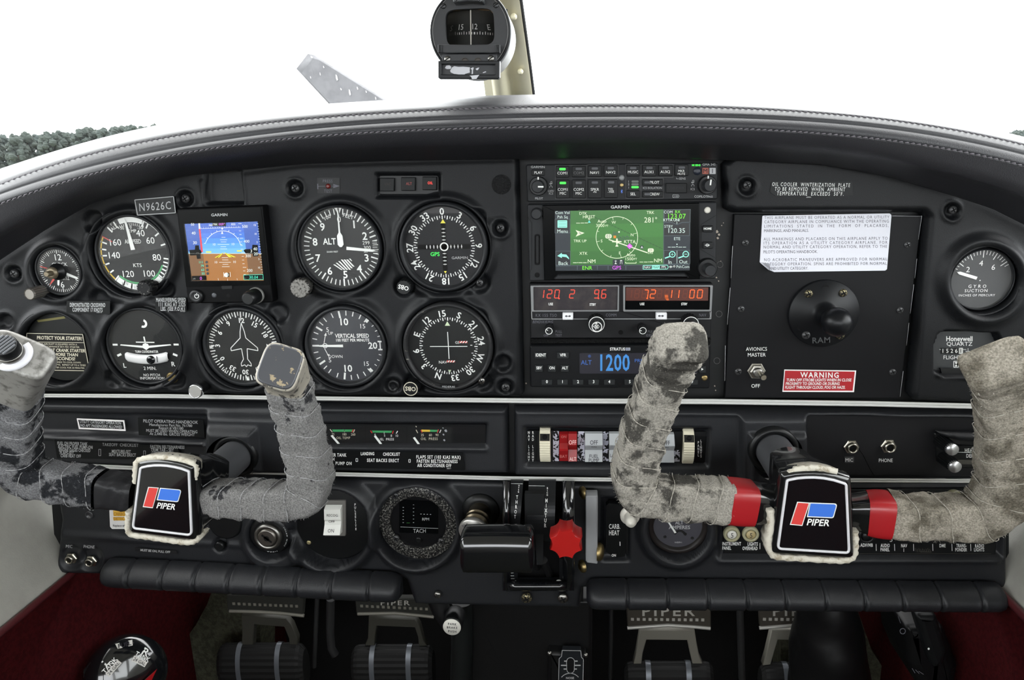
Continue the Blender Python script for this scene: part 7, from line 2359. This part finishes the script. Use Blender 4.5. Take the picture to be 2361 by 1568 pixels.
part('spoke', swR.mesh(0, i0=0, i1=16), HUBB, y1)
swL = Sweep([(330, 1138, -.100, .0115, .0130), (265, 1131, -.104, .0135, .0138), (190, 1119, -.106, .0138, .0140), (115, 1108, -.108, .0135, .0138), (55, 1092, -.110, .0145, .0145), (36, 1035, -.113, .0152, .0150), (36, 970, -.120, .0145, .0140), (42, 912, -.130, .0140, .0132), (50, 868, -.142, .0165, .0135), (52, 838, -.156, .0195, .0135), (44, 818, -.172, .0205, .0130)], 14)
iw = int(14 * 7.1)
wrapped(y1, swL, SU_B, EDGE_A, .0185, -1, 8, i0=20, i1=iw)
BLT = mat('black_tape', (34, 34, 36), .35, bump=(300, .3, .001))
part('black_tape', swL.mesh(.0004, .012, 1, i0=4, i1=19, bump=.0003), BLT, y1)
part('black_tape', swR.mesh(.0004, .012, 1, i0=6, i1=19, bump=.0003), BLT, y1)
part('horn_casting', swL.mesh(0, cap1=.002, i0=iw - 3), ALUW, y1)
ax = Vector((-.16, -.80, .56)).normalized()
tip = swL.c[-1] + (swL.c[-1] - swL.c[-2]).normalized() * .002
ax = ((swL.c[-1] - swL.c[-2]).normalized() * .7 + Vector((-.1, -.3, .45))).normalized()
b0 = tip + Vector((-.004, -.001, 0))
m = M(); m.lathe(b0, [(.0125, -.001), (.0125, .0008), (.0085, .0012)], 40, ax=ax); ps = part('switch_washer', m, mat('washer_white', (206, 205, 210), .4), y1)
m = M(); m.lathe(b0, [(.0084, .0008), (.0084, .005), (.0080, .0052)], 36, ax=ax); part('threaded_collar', m, STEEL, y1)
m = M(); m.lathe(b0, [(.0080, .005), (.0080, .0125), (.0074, .0135), (.0003, .0138)], 40, ax=ax); pb = part('push_switch', m, BLACKP, y1)
e1 = ax.orthogonal().normalized(); e2 = ax.cross(e1)
for i in range(6):
    yy = -.0055 + i * .0022
    L_ = math.sqrt(max(1e-8, .0072 ** 2 - yy ** 2))
    m = M(); m.tube([b0 + ax * .0138 + e2 * yy - e1 * L_, b0 + ax * .0138 + e2 * yy + e1 * L_], .0008, 6); part('ridge', m, mat('ridge_grey', (92, 94, 98), .4), pb)
# edge guards of the pilot hub
def guard(t, pts, Z, Y, r=.0026):
    q = crom([tuple(P(*Z(u, v), Y)) for u, v in pts], 6)
    c = Vector((0, 0, 0))
    for p in q:
        c += Vector(p)
    c /= len(q)
    m = M()
    rings = []
    for i, p in enumerate(q):
        p = Vector(p)
        t_ = (Vector(q[min(i + 1, len(q) - 1)]) - Vector(q[max(i - 1, 0)])).normalized()
        o = t_.cross(Vector((0, -1, 0))).normalized()
        rg = 1 + .18 * math.sin(i * 1.9)
        rings.append([tuple(p + o * x * rg + Vector((0, y, 0))) for x, y in ((-r, -.0012), (-r * .4, -.0026), (r * .5, -.0026), (r, -.001), (r * 1.05, .012), (r * .2, .012), (-r * .6, .002))])
    m.loops(rings, True, cap0=True, cap1=True)
    part('edge_guard', m, GUARD, t)


guard(y1, [(268, 560), (268, 420), (290, 270), (400, 222), (560, 208), (760, 222), (960, 258), (1072, 310), (1096, 400), (1078, 500)], ZL, YF + .004)
guard(y1, [(168, 960), (158, 1080), (160, 1210), (210, 1278), (400, 1306), (640, 1342), (860, 1374), (1020, 1382), (1110, 1340), (1140, 1280)], ZL, YF + .004)

# ---------------------------------------------------------------- copilot yoke
y2 = thing('control_yoke', 'buff cloth-wrapped control yoke on the copilot side with red tape beside its hub', 'control yoke', P(1880, 1180, YF))
axis = shaft(y2, 1778, 1030, -.012, YF + .03, .0152)
out = [(250, 702), (330, 686), (400, 680), (470, 679), (540, 685), (620, 700), (720, 732), (744, 1278), (176, 1244)]
hub(y2, ZJ, out, None, axis, YF, [], [('logo_edge', lambda k: k.poly([(334, 876), (434, 883), (375, 1066), (276, 1057)]), WHITE), ('logo_edge', lambda k: k.poly(rnd([(434, 882), (652, 890), (620, 1006), (410, 997)], [6, 22, 22, 4], 5)), WHITE)])
h2 = [o for o in y2.children if o.name.startswith('emblem_plate')][0]
k = Ink(pf(YF - .0010, ZJ)); k.poly([(341, 884), (425, 890), (370, 1059), (286, 1051)]); k.done('logo_red', LRED, h2)
k = Ink(pf(YF - .0010, ZJ)); k.poly(rnd([(441, 890), (643, 898), (614, 998), (420, 990)], [5, 18, 18, 3], 5)); k.done('logo_blue', LBLUE, h2)
k = Ink(pf(YF - .0010, ZJ)); k.text('PIPER', 500, 1039, 50, 1.02, rot=2.5, bold=1, shear=.22); k.done('logo_lettering', WHITE, h2)
guard(y2, [(224, 672), (300, 632), (400, 612), (520, 612), (640, 640)], ZJ, YF + .004)
guard(y2, [(122, 930), (130, 1060), (110, 1190), (132, 1275), (180, 1306), (360, 1318), (560, 1330), (700, 1334), (770, 1305), (786, 1220), (784, 1110)], ZJ, YF + .004)
REDT = mat('red_tape', (150, 24, 30), .35, coat=.15)
swA = Sweep([(1800, 1162, -.100, .0115, .0125), (1722, 1158, -.104, .0150, .0140), (1650, 1152, -.106, .0148, .0142), (1575, 1148, -.108, .0142, .0142), (1500, 1142, -.110, .0145, .0142), (1462, 1118, -.112, .0150, .0145), (1470, 1050, -.115, .0150, .0140), (1496, 960, -.121, .0145, .0135), (1530, 870, -.130, .0148, .0135), (1556, 815, -.142, .0155, .0135), (1572, 790, -.158, .0155, .0130)], 14)
wrapped(y2, swA, SU_C, EDGE_C, .0178, 1, 21, i0=22, fz=1300, cap=.003)
part('spoke', swA.mesh(0, i0=0, i1=18), HUBB, y2)
part('red_tape', swA.mesh(i0=12, i1=23, grow=.0008), REDT, y2)
swB = Sweep([(1960, 1178, -.100, .0110, .0122), (2020, 1184, -.104, .0150, .0140), (2090, 1190, -.106, .0145, .0140), (2170, 1192, -.108, .0142, .0140), (2262, 1186, -.110, .0155, .0150), (2312, 1130, -.112, .0170, .0155), (2318, 1050, -.115, .0165, .0150), (2318, 965, -.121, .0160, .0145), (2312, 890, -.130, .0165, .0140), (2304, 855, -.142, .0175, .0140), (2300, 840, -.158, .0180, .0135)], 14)
wrapped(y2, swB, SU_D, EDGE_C, .0215, -1, 34, i0=20, fz=1600, cap=.003)
part('spoke', swB.mesh(0, i0=0, i1=16), HUBB, y2)
part('red_tape', swB.mesh(i0=9, i1=20, grow=.0008), REDT, y2)
# ================================================================ windshield post and compass
ZM = zf(960, 0, .1467)
m = M()
prof_ = [(1040, 0.), (1165, 0.), (1180, -.010), (1240, -.022), (1330, -.024), (1400, -.014), (1420, -.002), (1460, .004), (1560, .002), (1590, -.004), (1770, -.004), (1790, .0)]
rows = []
for v, du, y in ((1900, 96, .34), (1500, 44, .30), (1000, -20, .255), (500, -90, .21), (0, -160, .165), (-700, -256, .10)):
    fr_ = [tuple(P(*ZM(u + du, v), y) + Vector((0, dy, 0))) for u, dy in prof_]
    rows.append(fr_ + [(p[0], p[1] + .012, p[2]) for p in fr_[::-1]])
m.loops(rows, True, cap0=True, cap1=True)
tr3 = struct('trim_3', m, POST)
m = M(); m.tube([P(*ZM(1800 + du, v), y + .002) for v, du, y in ((1900, 96, .34), (1500, 44, .30), (1000, -20, .255), (500, -90, .21), (0, -160, .165), (-700, -256, .10))], .0022, 8); part('sealant_bead', m, mat('sealant', (70, 70, 70), .8), tr3)
for u, v, y in ((1530, 262, .178), (1635, 1126, .256)):
    m = M(); m.lathe(P(*ZM(u, v), y), [(.0034, -.001), (.0032, .0014), (.0018, .0026), (.0003, .003)], 24); part('rivet', m, POST, tr3)

YC = -.02
t = thing('magnetic_compass', 'round black magnetic compass hanging at the windshield post', 'compass', P(*ZM(845, 500), YC))
cc = P(*ZM(845, 500), YC)
Rc = 97.5 / S(*ZM(845, 500), YC)
CB = mat('compass_black', (44, 45, 48), .5, bump=(1800, .15, .0002))


def sup(c, hw, hh, n, p=5.):
    o = []
    for i in range(n):
        a = 2 * math.pi * i / n
        k_ = (abs(math.cos(a)) ** p + abs(math.sin(a)) ** p) ** (-1 / p)
        o.append((c[0] + hw * k_ * math.cos(a), c[1] + hh * k_ * math.sin(a)))
    return o


sM = S(*ZM(845, 500), YC) / .1467
wc = P(*ZM(840, 430), YC)
m = M(); m.lathe((cc.x, YC, cc.z), [(Rc * .97, -.050), (Rc, -.046), (Rc, -.008), (Rc * 1.0, -.004), (Rc * .93, -.003)], 72, cap=False); m.lathe((cc.x, YC, cc.z), [(Rc * .97, -.05), (.0004, -.05)], 48)
part('housing', m, mat('housing_grey', (150, 149, 146), .45, metal=.25), t)
m = M(); m.lathe((cc.x, YC, cc.z), [(Rc * 1.0, -.010), (Rc * 1.005, -.002), (Rc * .985, .0005), (Rc * .955, .0008), (Rc * .93, -.0005)], 72, cap=False); part('front_rim', m, mat('rim_black', (30, 31, 33), .35), t)
m = M(); m.frame([(x, z) for x, z in circ((cc.x, cc.z), Rc * .945, 96)], sup((wc.x, wc.z), 398 / sM, 280 / sM, 96), YC, YC + .004); part('face_ring', m, CB, t)
m = M(); m.lathe((cc.x, YC - .0001, cc.z), [(Rc * .935, 0), (Rc * .925, .0003), (Rc * .922, 0)], 72, cap=False); part('worn_line', m, mat('worn_line', (150, 150, 150), .5), t)
# card: a drum inside, with its figures
m = M()
rows = []
rd = .036
for i in range(25):
    a = math.radians(-50 + 100 * i / 24)
    x, y = wc.x + rd * math.sin(a), YC + .012 + rd * (1 - math.cos(a))
    rows.append([(x, y, wc.z + .0165), (x, y, wc.z - .0165)])
m.loops(rows, True, closed=False); part('compass_card', m, mat('card_ink', (14, 15, 16), .6), t)


def cd(u, v):
    """Crop pixel on the drum."""
    q = P(*ZM(u, v), YC + .014)
    x = max(-.99, min(.99, (q.x - wc.x) / rd))
    return (wc.x + rd * x, YC + .012 + rd * (1 - math.sqrt(1 - x * x)) - .0004, q.z)


k = Ink(cd); k.text('15', 700, 430, 86, .78, shear=.12); k.text('12', 918, 425, 86, .8); k.text('E', 1136, 428, 86, .85, shear=-.2)
tk = [(610, 1, 4), (645, 0, 5), (680, 2, 8), (715, 0, 8), (753, 1, 9), (795, 0, 9), (836, 1, 10), (878, 0, 10), (920, 2, 12), (963, 0, 10), (1005, 1, 10), (1046, 0, 10), (1088, 1, 10), (1126, 0, 8), (1160, 2, 8), (1195, 0, 6), (1228, 1, 4)]
for u, b, w_ in tk:
    k.line((u, 500 if b == 1 else 512), (u, 548), w_ * (1.7 if b == 2 else 1.))
k.done('card_figures', mat('card_white', (206, 206, 202), .6), t)
k = Ink(cd); k.text('S', 545, 440, 86, .8, shear=.3)
for u in (505, 528, 552, 580):
    k.line((u + 4, 505), (u, 552), 3)
k.done('dim_figures', mat('card_dim', (84, 84, 82), .6), t)
m = M(); m.tube([P(*ZM(852, 160), YC + .002), P(*ZM(858, 712), YC + .002)], .0005, 8); part('lubber_line', m, mat('lubber', (168, 164, 156), .5), t)
m = M(); g_ = sup((wc.x, wc.z), 396 / sM, 278 / sM, 64); m.add([(x, YC + .0038, z) for x, z in g_], [tuple(range(64))]); part('glass', m, GLASS, t)
for q in ([(445, 262), (445, 238), (470, 190), (500, 160), (690, 152), (690, 160), (520, 182), (496, 210)], [(1236, 240), (1210, 182), (1180, 158), (940, 150), (1160, 166), (1196, 200)]):
    k = Ink(pf(YC + .0045, ZM)); k.poly(q); k.done('rust_edge', mat('gasket_tan', (150, 112, 66), .7), t)
CSL = SLOTB
for u, v, r, me in ((424, 95, 6.6, SLOTB), (1250, 82, 6.8, SLOTB)):
    screw(t, *ZM(u, v), r, YC, me)
m = M(); m.plate(pxo([(345, 706), (1316, 706), (1312, 836), (346, 836)], YC - .006, ZM), YC - .008, YC, .0006); br = part('clamp_bar', m, CB, t)
for q in ((345, 706, 408, 836), (1250, 706, 1316, 836)):
    m = M(); m.plate(rr(*q, 6, YC - .008, 3, ZM), YC - .0095, YC - .007, .0005); part('bar_end', m, mat('rim_black', (30, 31, 33), .35), br)
m = M(); m.plate(pxo([(404, 850), (1268, 850), (1262, 962), (1100, 1020), (960, 1044), (830, 1050), (700, 1040), (560, 1014), (404, 966)], YC - .004, ZM), YC - .005, YC + .004, .0005); lp_ = part('adjuster_plate', m, CB, t)
for u, v in ((487, 930), (1170, 920)):
    screw(t, *ZM(u, v), 7.6, YC - .005, SLOTS)
for u, v in ((763, 968), (968, 968)):
    c_ = P(*ZM(u, v), YC - .0052)
    m = M(); m.lathe(c_, [(.0028, 0), (.0028, .0006), (.0024, .0006), (.0023, -.001)], 28, cap=False); m.lathe(c_, [(.0023, .0001), (.0003, .0001)], 24); part('adjuster_hole', m, mat('hole_brown', (58, 52, 46), .5), t)
m = M(); m.frame(pxo([(352, 962), (1318, 966), (1314, 1222), (1296, 1246), (372, 1244), (352, 1222)], YC - .006, ZM), pxo([(405, 1020), (1246, 1024), (1246, 1170), (1240, 1180), (420, 1176), (405, 1166)], YC - .006, ZM), YC - .0095, YC - .003, .0006); ch = part('card_holder', m, mat('rim_black', (30, 31, 33), .35), t)
m = M(); m.plate(pxo([(395, 965), (1262, 968), (1262, 1190), (395, 1186)], YC - .005, ZM), YC - .006, YC - .002); part('holder_back', m, CB, t)
TORN = mat('torn_paper', (200, 200, 206), .8)
for q in ([(530, 1112), (560, 1060), (596, 1040), (660, 1050), (740, 1048), (842, 1058), (838, 1110), (842, 1140), (770, 1160), (740, 1182), (660, 1170), (590, 1160), (540, 1138)], [(448, 1070), (470, 1030), (520, 1024), (550, 1052), (538, 1084), (480, 1086)], [(852, 1076), (884, 1060), (902, 1062), (890, 1110), (890, 1160), (868, 1168), (872, 1100)], [(930, 1082), (962, 1066), (990, 1062), (968, 1100), (946, 1104)], [(834, 1190), (990, 1176), (962, 1212), (944, 1240), (876, 1244), (860, 1206)], [(1040, 1140), (1090, 1120), (1098, 1134), (1050, 1148)]):
    k = Ink(pf(YC - (.0098 if q[0][1] > 1180 else .0063), ZM)); k.poly(q); k.done('paper_scrap', TORN, ch)
m = M(); m.plate(pxo([(585, -60), (1072, -60), (1066, 46), (1050, 56), (970, 40), (800, 34), (690, 54), (604, 60), (588, 40)], YC - .006, ZM), YC - .010, YC, .0008); part('lamp_bracket', m, mat('bracket_grey', (72, 74, 76), .4, metal=.4), t)
for u in (640, 1000):
    screw(t, *ZM(u, 4), 5, YC - .010, SLOTB)
m = M(); a_, b_ = P(*ZM(1130, 560), YC + .05), P(*ZM(1380, 560), .215)
m.tube([a_, (a_ + b_) / 2, b_], .010, 16); part('mounting_stem', m, DARKST, t)

# ================================================================ footwell
Z5, Z6, Z7 = zf(0, 1300, .3219), zf(700, 1300, .30496), zf(1380, 1300, .4155)
m = M(); m.plate(pxo([(500, 1330), (478, 1392), (452, 1440), (425, 1478), (380, 1496), (340, 1640), (340, 1900), (600, 1900), (600, 1330)], .19), .19, .24); struct('trim_4', m, OLIVE)
m = M(); m.plate(pxo([(2000, 1330), (1975, 1400), (2010, 1500), (2075, 1600), (2150, 1900), (1800, 1900), (1800, 1330)], .20), .20, .24); struct('trim_5', m, OLIVE)
PEDM = mat('pedal_metal', (120, 117, 108), .5, metal=.2)
PEDR = mat('pedal_rubber', (24, 24, 24), .6)
YD = .15


def pedal(label, Z, pad, arm, roll, dots, y0, letters=None, dark=False):
    t = thing('rudder_pedal', label, 'pedal', P(*Z(*pad[0]), YD), 'rudder pedals')
    m = M(); m.plate(pxo(pad, YD, Z, r=18), YD - .006, YD + .002, .0015); o = part('brake_pad', m, mat('pad_dark', (40, 40, 37), .6) if dark else mat('pad_grey', (60, 56, 50), .7, spec=.15), t)
    m = M(); n_ = len(pad)
    lo_ = [p for p in pad if p[1] > sum(q[1] for q in pad) / n_]
    m.tube([P(*Z(u, v + 6), YD - .006) for u, v in sorted(lo_)], .0022, 8); part('pad_edge', m, mat('edge_worn', (176, 174, 168), .4, metal=.3) if not dark else PEDM, o)
    x0, x1, v0, v1, n = dots
    for i in range(n):
        f = i / (n - 1)
        c_ = P(*Z(x0 + (x1 - x0) * f, v0 + (v1 - v0) * f), YD - .006)
        m = M(); m.box(c_, .0034, .002, .0034); part('stud', m, PEDM if dark else mat('stud_worn', (168, 165, 158), .5, metal=.1), o)
    if letters:
        s_, u, v, h, xs = letters
        m = Ink(lambda a, b: tuple(P(*Z(a, b), YD - .0064))); m.text(s_, u, v, h, xs, bold=1, sp=.22); m.done('raised_letter', mat('stud_worn', (168, 165, 158), .5, metal=.1), o)
    m = M(); m.plate(pxo(arm, YD + .004, Z), YD - .001, YD + .008, .001); part('pedal_arm', m, PEDM if not dark else mat('arm_dark', (58, 57, 51), .5, metal=.2), t)
    u0, u1, va, vb = roll
    a, b = P(*Z(u0, (va + vb) / 2), YD), P(*Z(u1, (va + vb) / 2), YD)
    hz = (P(*Z(u0, va), YD).z - P(*Z(u0, vb), YD).z) / 2
    m = M()
    rows = []
    for i in range(25):
        f = i / 24
        e_ = min(1, min(f, 1 - f) * 9)
        c_ = a.lerp(b, f)
        sc_ = .75 + .25 * math.sqrt(max(0, 1 - (1 - e_) ** 2))
        rows.append([(c_.x, c_.y - .016 * sc_ * math.cos(q) * (1 if j % 2 else .95), c_.z + hz * sc_ * math.sin(q) * (1 if j % 2 else .97)) for j, q in enumerate([2 * math.pi * k_ / 48 for k_ in range(48)])])
    m.loops(rows, False, cap0=True, cap1=True); ro = part('foot_roll', m, PEDR, t)
    for f in (.27, .72):
        c_ = a.lerp(b, f)
        m = M(); m.loops([[(c_.x + dx, c_.y - .0168 * math.cos(q), c_.z + hz * 1.03 * math.sin(q)) for q in [2 * math.pi * k_ / 40 for k_ in range(40)]] for dx in (-.0032, .0032)], True); part('steel_strap', m, mat('strap', (104, 108, 114), .4, metal=.5), ro)


pedal('dark rudder pedal nearest the pilot side wall', Z5, [(1636, 200), (2190, 205), (2178, 366), (2000, 346), (1830, 336), (1645, 332)], [(1740, 350), (2060, 372), (2100, 420), (2140, 520), (2136, 600), (2086, 596), (2080, 520), (2046, 436), (1834, 418), (1826, 520), (1826, 596), (1740, 592), (1746, 480)], (1585, 2195, 575, 900), (1676, 2126, 284, 302, 13), 0, None, True)
pedal('dark rudder pedal with worn edge beside the park brake', Z6, [(396, 240), (980, 240), (985, 396), (880, 384), (690, 366), (410, 372)], [(500, 384), (850, 400), (884, 450), (910, 560), (940, 600), (876, 606), (872, 540), (846, 464), (560, 452), (548, 520), (545, 600), (470, 600), (494, 548)], (380, 985, 620, 950), (440, 930, 317, 340, 13), 0, ('PIPER', 690, 296, 34, 1.5), True)
pedal('grey rudder pedal with raised lettering, beside the centre console on the copilot side', Z7, [(152, 215), (618, 215), (620, 352), (540, 344), (385, 334), (160, 350)], [(228, 350), (530, 356), (540, 420), (556, 500), (578, 545), (520, 552), (508, 500), (488, 410), (264, 408), (244, 480), (236, 550), (188, 556), (206, 480)], (140, 630, 550, 760), (188, 578, 306, 310, 13), 0, ('PIPER', 385, 264, 50, 1.35))
pedal('grey rudder pedal half hidden behind the black leather boot', Z7, [(884, 215), (1340, 215), (1342, 352), (1260, 344), (1100, 334), (892, 350)], [(955, 350), (1250, 356), (1260, 420), (1280, 545), (1240, 552), (1220, 410), (990, 408), (968, 480), (950, 545), (905, 550), (925, 480)], (895, 1380, 556, 760), (920, 1310, 306, 310, 13), 0, ('PIPER', 1110, 264, 50, 1.35))
for lb, Z, pts, r in (('thin steel rod beside the dark pedal nearest the pilot wall', Z5, [(2272, 240), (2262, 480), (2250, 740)], .0030), ('thin steel rod between the two pilot pedals and the park brake', Z6, [(205, 270), (200, 520), (210, 640), (240, 690)], .0055), ('thin steel rod beside the console on the copilot side', Z6, [(2325, 300), (2322, 600), (2316, 870)], .0028), ('thin steel rod between the two copilot pedals', Z7, [(784, 240), (790, 440), (796, 640)], .0045)):
    m = M(); m.tube([P(*Z(u, v), YD + .03) for u, v in pts], r, 10)
    one('control_rod', lb, 'rod', m, mat('rod_dark', (60, 60, 61), .35, metal=.5), 'control rods')

# centre console
t = thing('centre_console', 'black centre console running down between the two pairs of pedals', 'console', P(1215, 1450, .06))
CON = mat('console_black', (13, 13, 14), .45, spec=.3)
m = M(); m.plate(pxo([(1070, 1380), (1366, 1384), (1362, 1900), (1064, 1900)], .06, r=8), .06, .20, .004, back=True); part('console_body', m, CON, t)
m = M(); m.tube([P(1064, 1385, .055), P(1066, 1480, .055), P(1060, 1640, .055)], .012, 18); part('side_tube', m, mat('tube_black', (20, 22, 22), .4), t)
m = M(); m.plate(pxo([(1264, 1500), (1352, 1508), (1350, 1640), (1262, 1640)], .05, r=6), .048, .062, .004); part('trim_boss', m, CON, t)
m = M(); m.plate(pxo([(1955, 652), (2096, 655), (2100, 706), (2118, 722), (2112, 1000), (1924, 1000), (1930, 718), (1950, 700)], .045, Z6, r=10), .045, .052, .0008); tp_ = part('trim_plate', m, mat('trim_plate', (28, 30, 33), .4), t)
fz = lambda u, v: tuple(P(*Z6(u, v), .0448))
k = Ink(fz); k.path([(1955, 655), (2096, 658), (2100, 706), (2116, 722), (2112, 878)], 4); k.path([(1955, 655), (1950, 700), (1932, 718), (1928, 878)], 4)
for v, a, b in ((736, 1970, 2072), (768, 1946, 2094), (796, 1966, 2066)):
    k.line((a, v), (1992, v), 8); k.line((2046, v), (b, v), 8)
k.arc((2018, 740), 30, -90, 90, 4, 14); k.line((1988, 740), (1990, 800), 4); k.line((2048, 740), (2046, 800), 4); k.arc((2018, 800), 28, 90, 270, 4, 14)
k.arc((2014, 912), 84, -50, 50, 5, 16); k.text('NOSE', 2014, 864, 15, 1.1, bold=1); k.done('trim_marks', GREYW, tp_)
k = Ink(lambda u, v: tuple(P(*Z6(u, v), .0446))); k.poly(rnd([(1992, 716), (1992, 818), (2044, 818), (2044, 716)], 24, 6)); k.done('trim_slot', VOID, tp_)
for u, v in ((1860, 676), (2134, 690)):
    m = M(); m.lathe(P(*Z6(u, v), .047), [(.0026, 0), (.0022, .0014), (.0008, .002)], 16); part('rivet', m, STEEL, t)
t = thing('park_brake', 'white-faced round park brake push knob on its bracket below the panel', 'park brake', P(*Z6(1118, 487), .0))
c_ = P(*Z6(1120, 484), .0)
m = M(); m.lathe(c_ + Vector((0, .012, 0)), [(.0095, -.012), (.0105, -.008), (.0105, .008), (.0098, .0105), (.0090, .0108)], 40); part('knob_body', m, BLACKP, t)
m = M(); m.lathe(c_ + Vector((0, .0012, 0)), [(.0092, 0), (.0090, .0006), (.0003, .0008)], 40); f0 = part('white_face', m, mat('face_white', (206, 204, 196), .5), t)
sc_ = S(*Z6(1118, 487), 0) / .30496
k = Ink(lambda u, v: (c_.x + u / sc_, c_.y + .0002, c_.z - v / sc_)); k.text('PARK', 4, -28, 17, .85, rot=2, sp=.2, bold=1); k.text('BRAKE', 2, 0, 17, .85, rot=2, sp=.2, bold=1); k.text('PUSH', 2, 30, 17, .85, rot=2, sp=.2, bold=1); k.done('lettering', INKD, f0)
m = M(); m.tube([P(*Z6(1000, 250), .03), P(*Z6(1040, 350), .03), P(*Z6(1100, 460), .025)], [.010, .010, .008], 12); part('bracket', m, mat('bracket_black', (18, 18, 19), .5), t)

# fuel selector on the side wall
nrm = Vector((.62, -.70, .36)).normalized()
c_ = P(292, 1560, -.005)
t = thing('fuel_selector', 'black round fuel selector with tank labels and red handle, low on the pilot wall', 'fuel selector', c_)
m = M(); m.lathe(c_, [(.039, -.03), (.041, -.006), (.0375, .0), (.030, .007), (.018, .010), (.0004, .011)], 56, ax=nrm); part('dome', m, GLOSSB, t)
up = (Vector((0, 0, 1)) - nrm * nrm.z).normalized(); rt = up.cross(nrm)


def fs(u, v):
    r = math.hypot(u, v) / 1000
    h = float(np.interp(r, [0, .018, .030, .0375, .041], [.011, .010, .007, .0, -.006]))
    return tuple(c_ + rt * (u / 1000) + up * (-v / 1000) + nrm * (h + .0006))


for nm, txt, a, tw_ in (('label_patch', ['L', 'TANK'], -34, 1), ('label_patch', ['R', 'TANK'], 48, 1)):
    k = Ink(fs); th_ = math.radians(a); q = (25 * math.sin(th_), -25 * math.cos(th_))
    k.text(txt[0], q[0] * 1.14, q[1] * 1.14, 6.5, 1.3, rot=a, bold=1); k.text(txt[1], q[0] * .94, q[1] * .94, 4.2, 1., rot=a, bold=1); k.done('lettering', WHITE, t)
    k = Ink(fs)
    e1_, e2_ = (math.cos(th_), math.sin(th_)), (-math.sin(th_), math.cos(th_))
    o_ = (q[0] * .74, q[1] * .74)
    k.poly([(o_[0] + e1_[0] * x + e2_[0] * y, o_[1] + e1_[1] * x + e2_[1] * y) for x, y in ((-8, -2.6), (8, -2.6), (8, 2.6), (-8, 2.6))]); k.done('capacity_label', mat('label_white', (204, 202, 196), .5), t)
    k = Ink(lambda u, v: tuple(Vector(fs(u, v)) + nrm * .0004)); k.text('24 GAL', o_[0], o_[1], 3, 1., rot=a); k.done('lettering', INKD, t)
k = Ink(fs); k.poly([(-4, -37), (12, -35), (11, -30), (-3, -32)]); k.done('capacity_label', mat('label_white', (204, 202, 196), .5), t)
k = Ink(lambda u, v: tuple(Vector(fs(u, v)) + nrm * .0004)); k.text('FUEL', 4, -33.5, 3.6, 1.1, rot=6, bold=1); k.done('lettering', INKD, t)
m = M()
tip_ = rt * .028 - up * .001 + nrm * .014
m.add([c_ + nrm * .010 - rt * .012 - up * .020, c_ + nrm * .012 + rt * .012 - up * .022, c_ + tip_, c_ + nrm * .026 - up * .012, c_ + nrm * .024 - rt * .006 - up * .030, c_ + nrm * .01 + rt * .01 - up * .05], [(0, 2, 3), (2, 1, 3), (0, 3, 4), (3, 1, 5, 4), (0, 1, 2), (0, 4, 5), (0, 5, 1)]); part('red_handle', m, mat('handle_red', (168, 22, 28), .35), t)
m = M()
for_ = [fs(-39, -5), fs(-36, -21), fs(-29, -27), fs(-19, -19), fs(-22, -2)]
m.add(for_ + [tuple(Vector(p) - nrm * .004) for p in for_], [(0, 1, 2, 3, 4), (0, 1, 6, 5), (1, 2, 7, 6), (2, 3, 8, 7), (3, 4, 9, 8), (4, 0, 5, 9)]); part('stop_guard', m, BLACKP, t)

# boot, device
t_ = thing('leather_boot', 'soft black leather boot bulging below the copilot knee pad', 'boot', P(*Z7(1270, 450), .08))
m = M()
rows = []
for i in range(17):
    f = i / 16
    v = 60 + 860 * f
    hw = 105 + 115 * math.sin(min(1, f * 1.5) * 1.4)
    cx_ = 1270 + 10 * f
    a, b = P(*Z7(cx_ - hw, v), .09), P(*Z7(cx_ + hw, v), .09)
    c = (a + b) / 2; w_ = (b - a).length / 2
    rows.append([(c.x + w_ * math.cos(q) * (1 + .03 * math.sin(f * 20 + q * 3)), c.y - .045 * math.sin(q) * (.6 + .4 * min(1, f * 2)) * (1 + .05 * math.sin(f * 26 + q * 2)), c.z + .006 * math.sin(q * 2)) for q in [2 * math.pi * k_ / 36 for k_ in range(36)]])
m.loops(rows, True, cap0=True, cap1=True); part('leather_cover', m, mat('boot_leather', (12, 12, 13), .42, spec=.25, bump=(60, .25, .002)), t_)
t_ = thing('wall_clip_box', 'black plastic box clipped low on the red side panel, copilot side', 'box', P(*Z7(1800, 440), .06))
m = M(); m.plate(pxo([(1640, 262), (1850, 262), (1925, 470), (1910, 560), (1850, 622), (1760, 630), (1710, 580), (1660, 460)], .06, Z7, r=30), .03, .10, .010, nb=4); part('plastic_body', m, mat('clip_black', (14, 14, 15), .4), t_)
m = M(); m.plate(pxo([(1740, 262), (1860, 262), (1920, 460), (1900, 540), (1840, 560), (1810, 480)], .028, Z7, r=30), .020, .034, .006, nb=4); part('raised_cover', m, mat('clip_black2', (18, 19, 20), .4), t_)
k = Ink(lambda u, v: tuple(P(*Z7(u, v), .0196))); k.disc((1832, 472), 6, 14); k.done('white_dot', WHITE, t_)
k = Ink(lambda u, v: tuple(P(*Z7(u, v), .0290))); k.arc((1688, 374), 15, 0, 360, 4, 20); k.line((1662, 290), (1676, 330), 3)
for i in range(3):
    k.line((1740 + i * 18, 580 + i * 8), (1756 + i * 24, 606 + i * 4), 3)
k.done('moulded_mark', GREYINK, t_)
k = Ink(lambda u, v: tuple(P(*Z7(u, v), .0196)))
for i in range(4):
    k.line((1848 + i * 3, 344 + i * 11), (1884 + i * 3, 346 + i * 11), 3)
k.done('vent_slots', VOID, t_)
for u in (972, 1080):
    m = M(); v = 104 if u == 972 else 114
    m.lathe(P(*Z5(u, v), .03), [(.0080, -.004), (.0080, .001), (.006, .003)], 24, ax=(0, -.5, -1)); one('jack_socket', 'shiny jack socket under the pilot knee pad, %s of the two' % ('outer' if u == 972 else 'inner'), 'jack', m, CHROME, 'sockets under the knee pad')
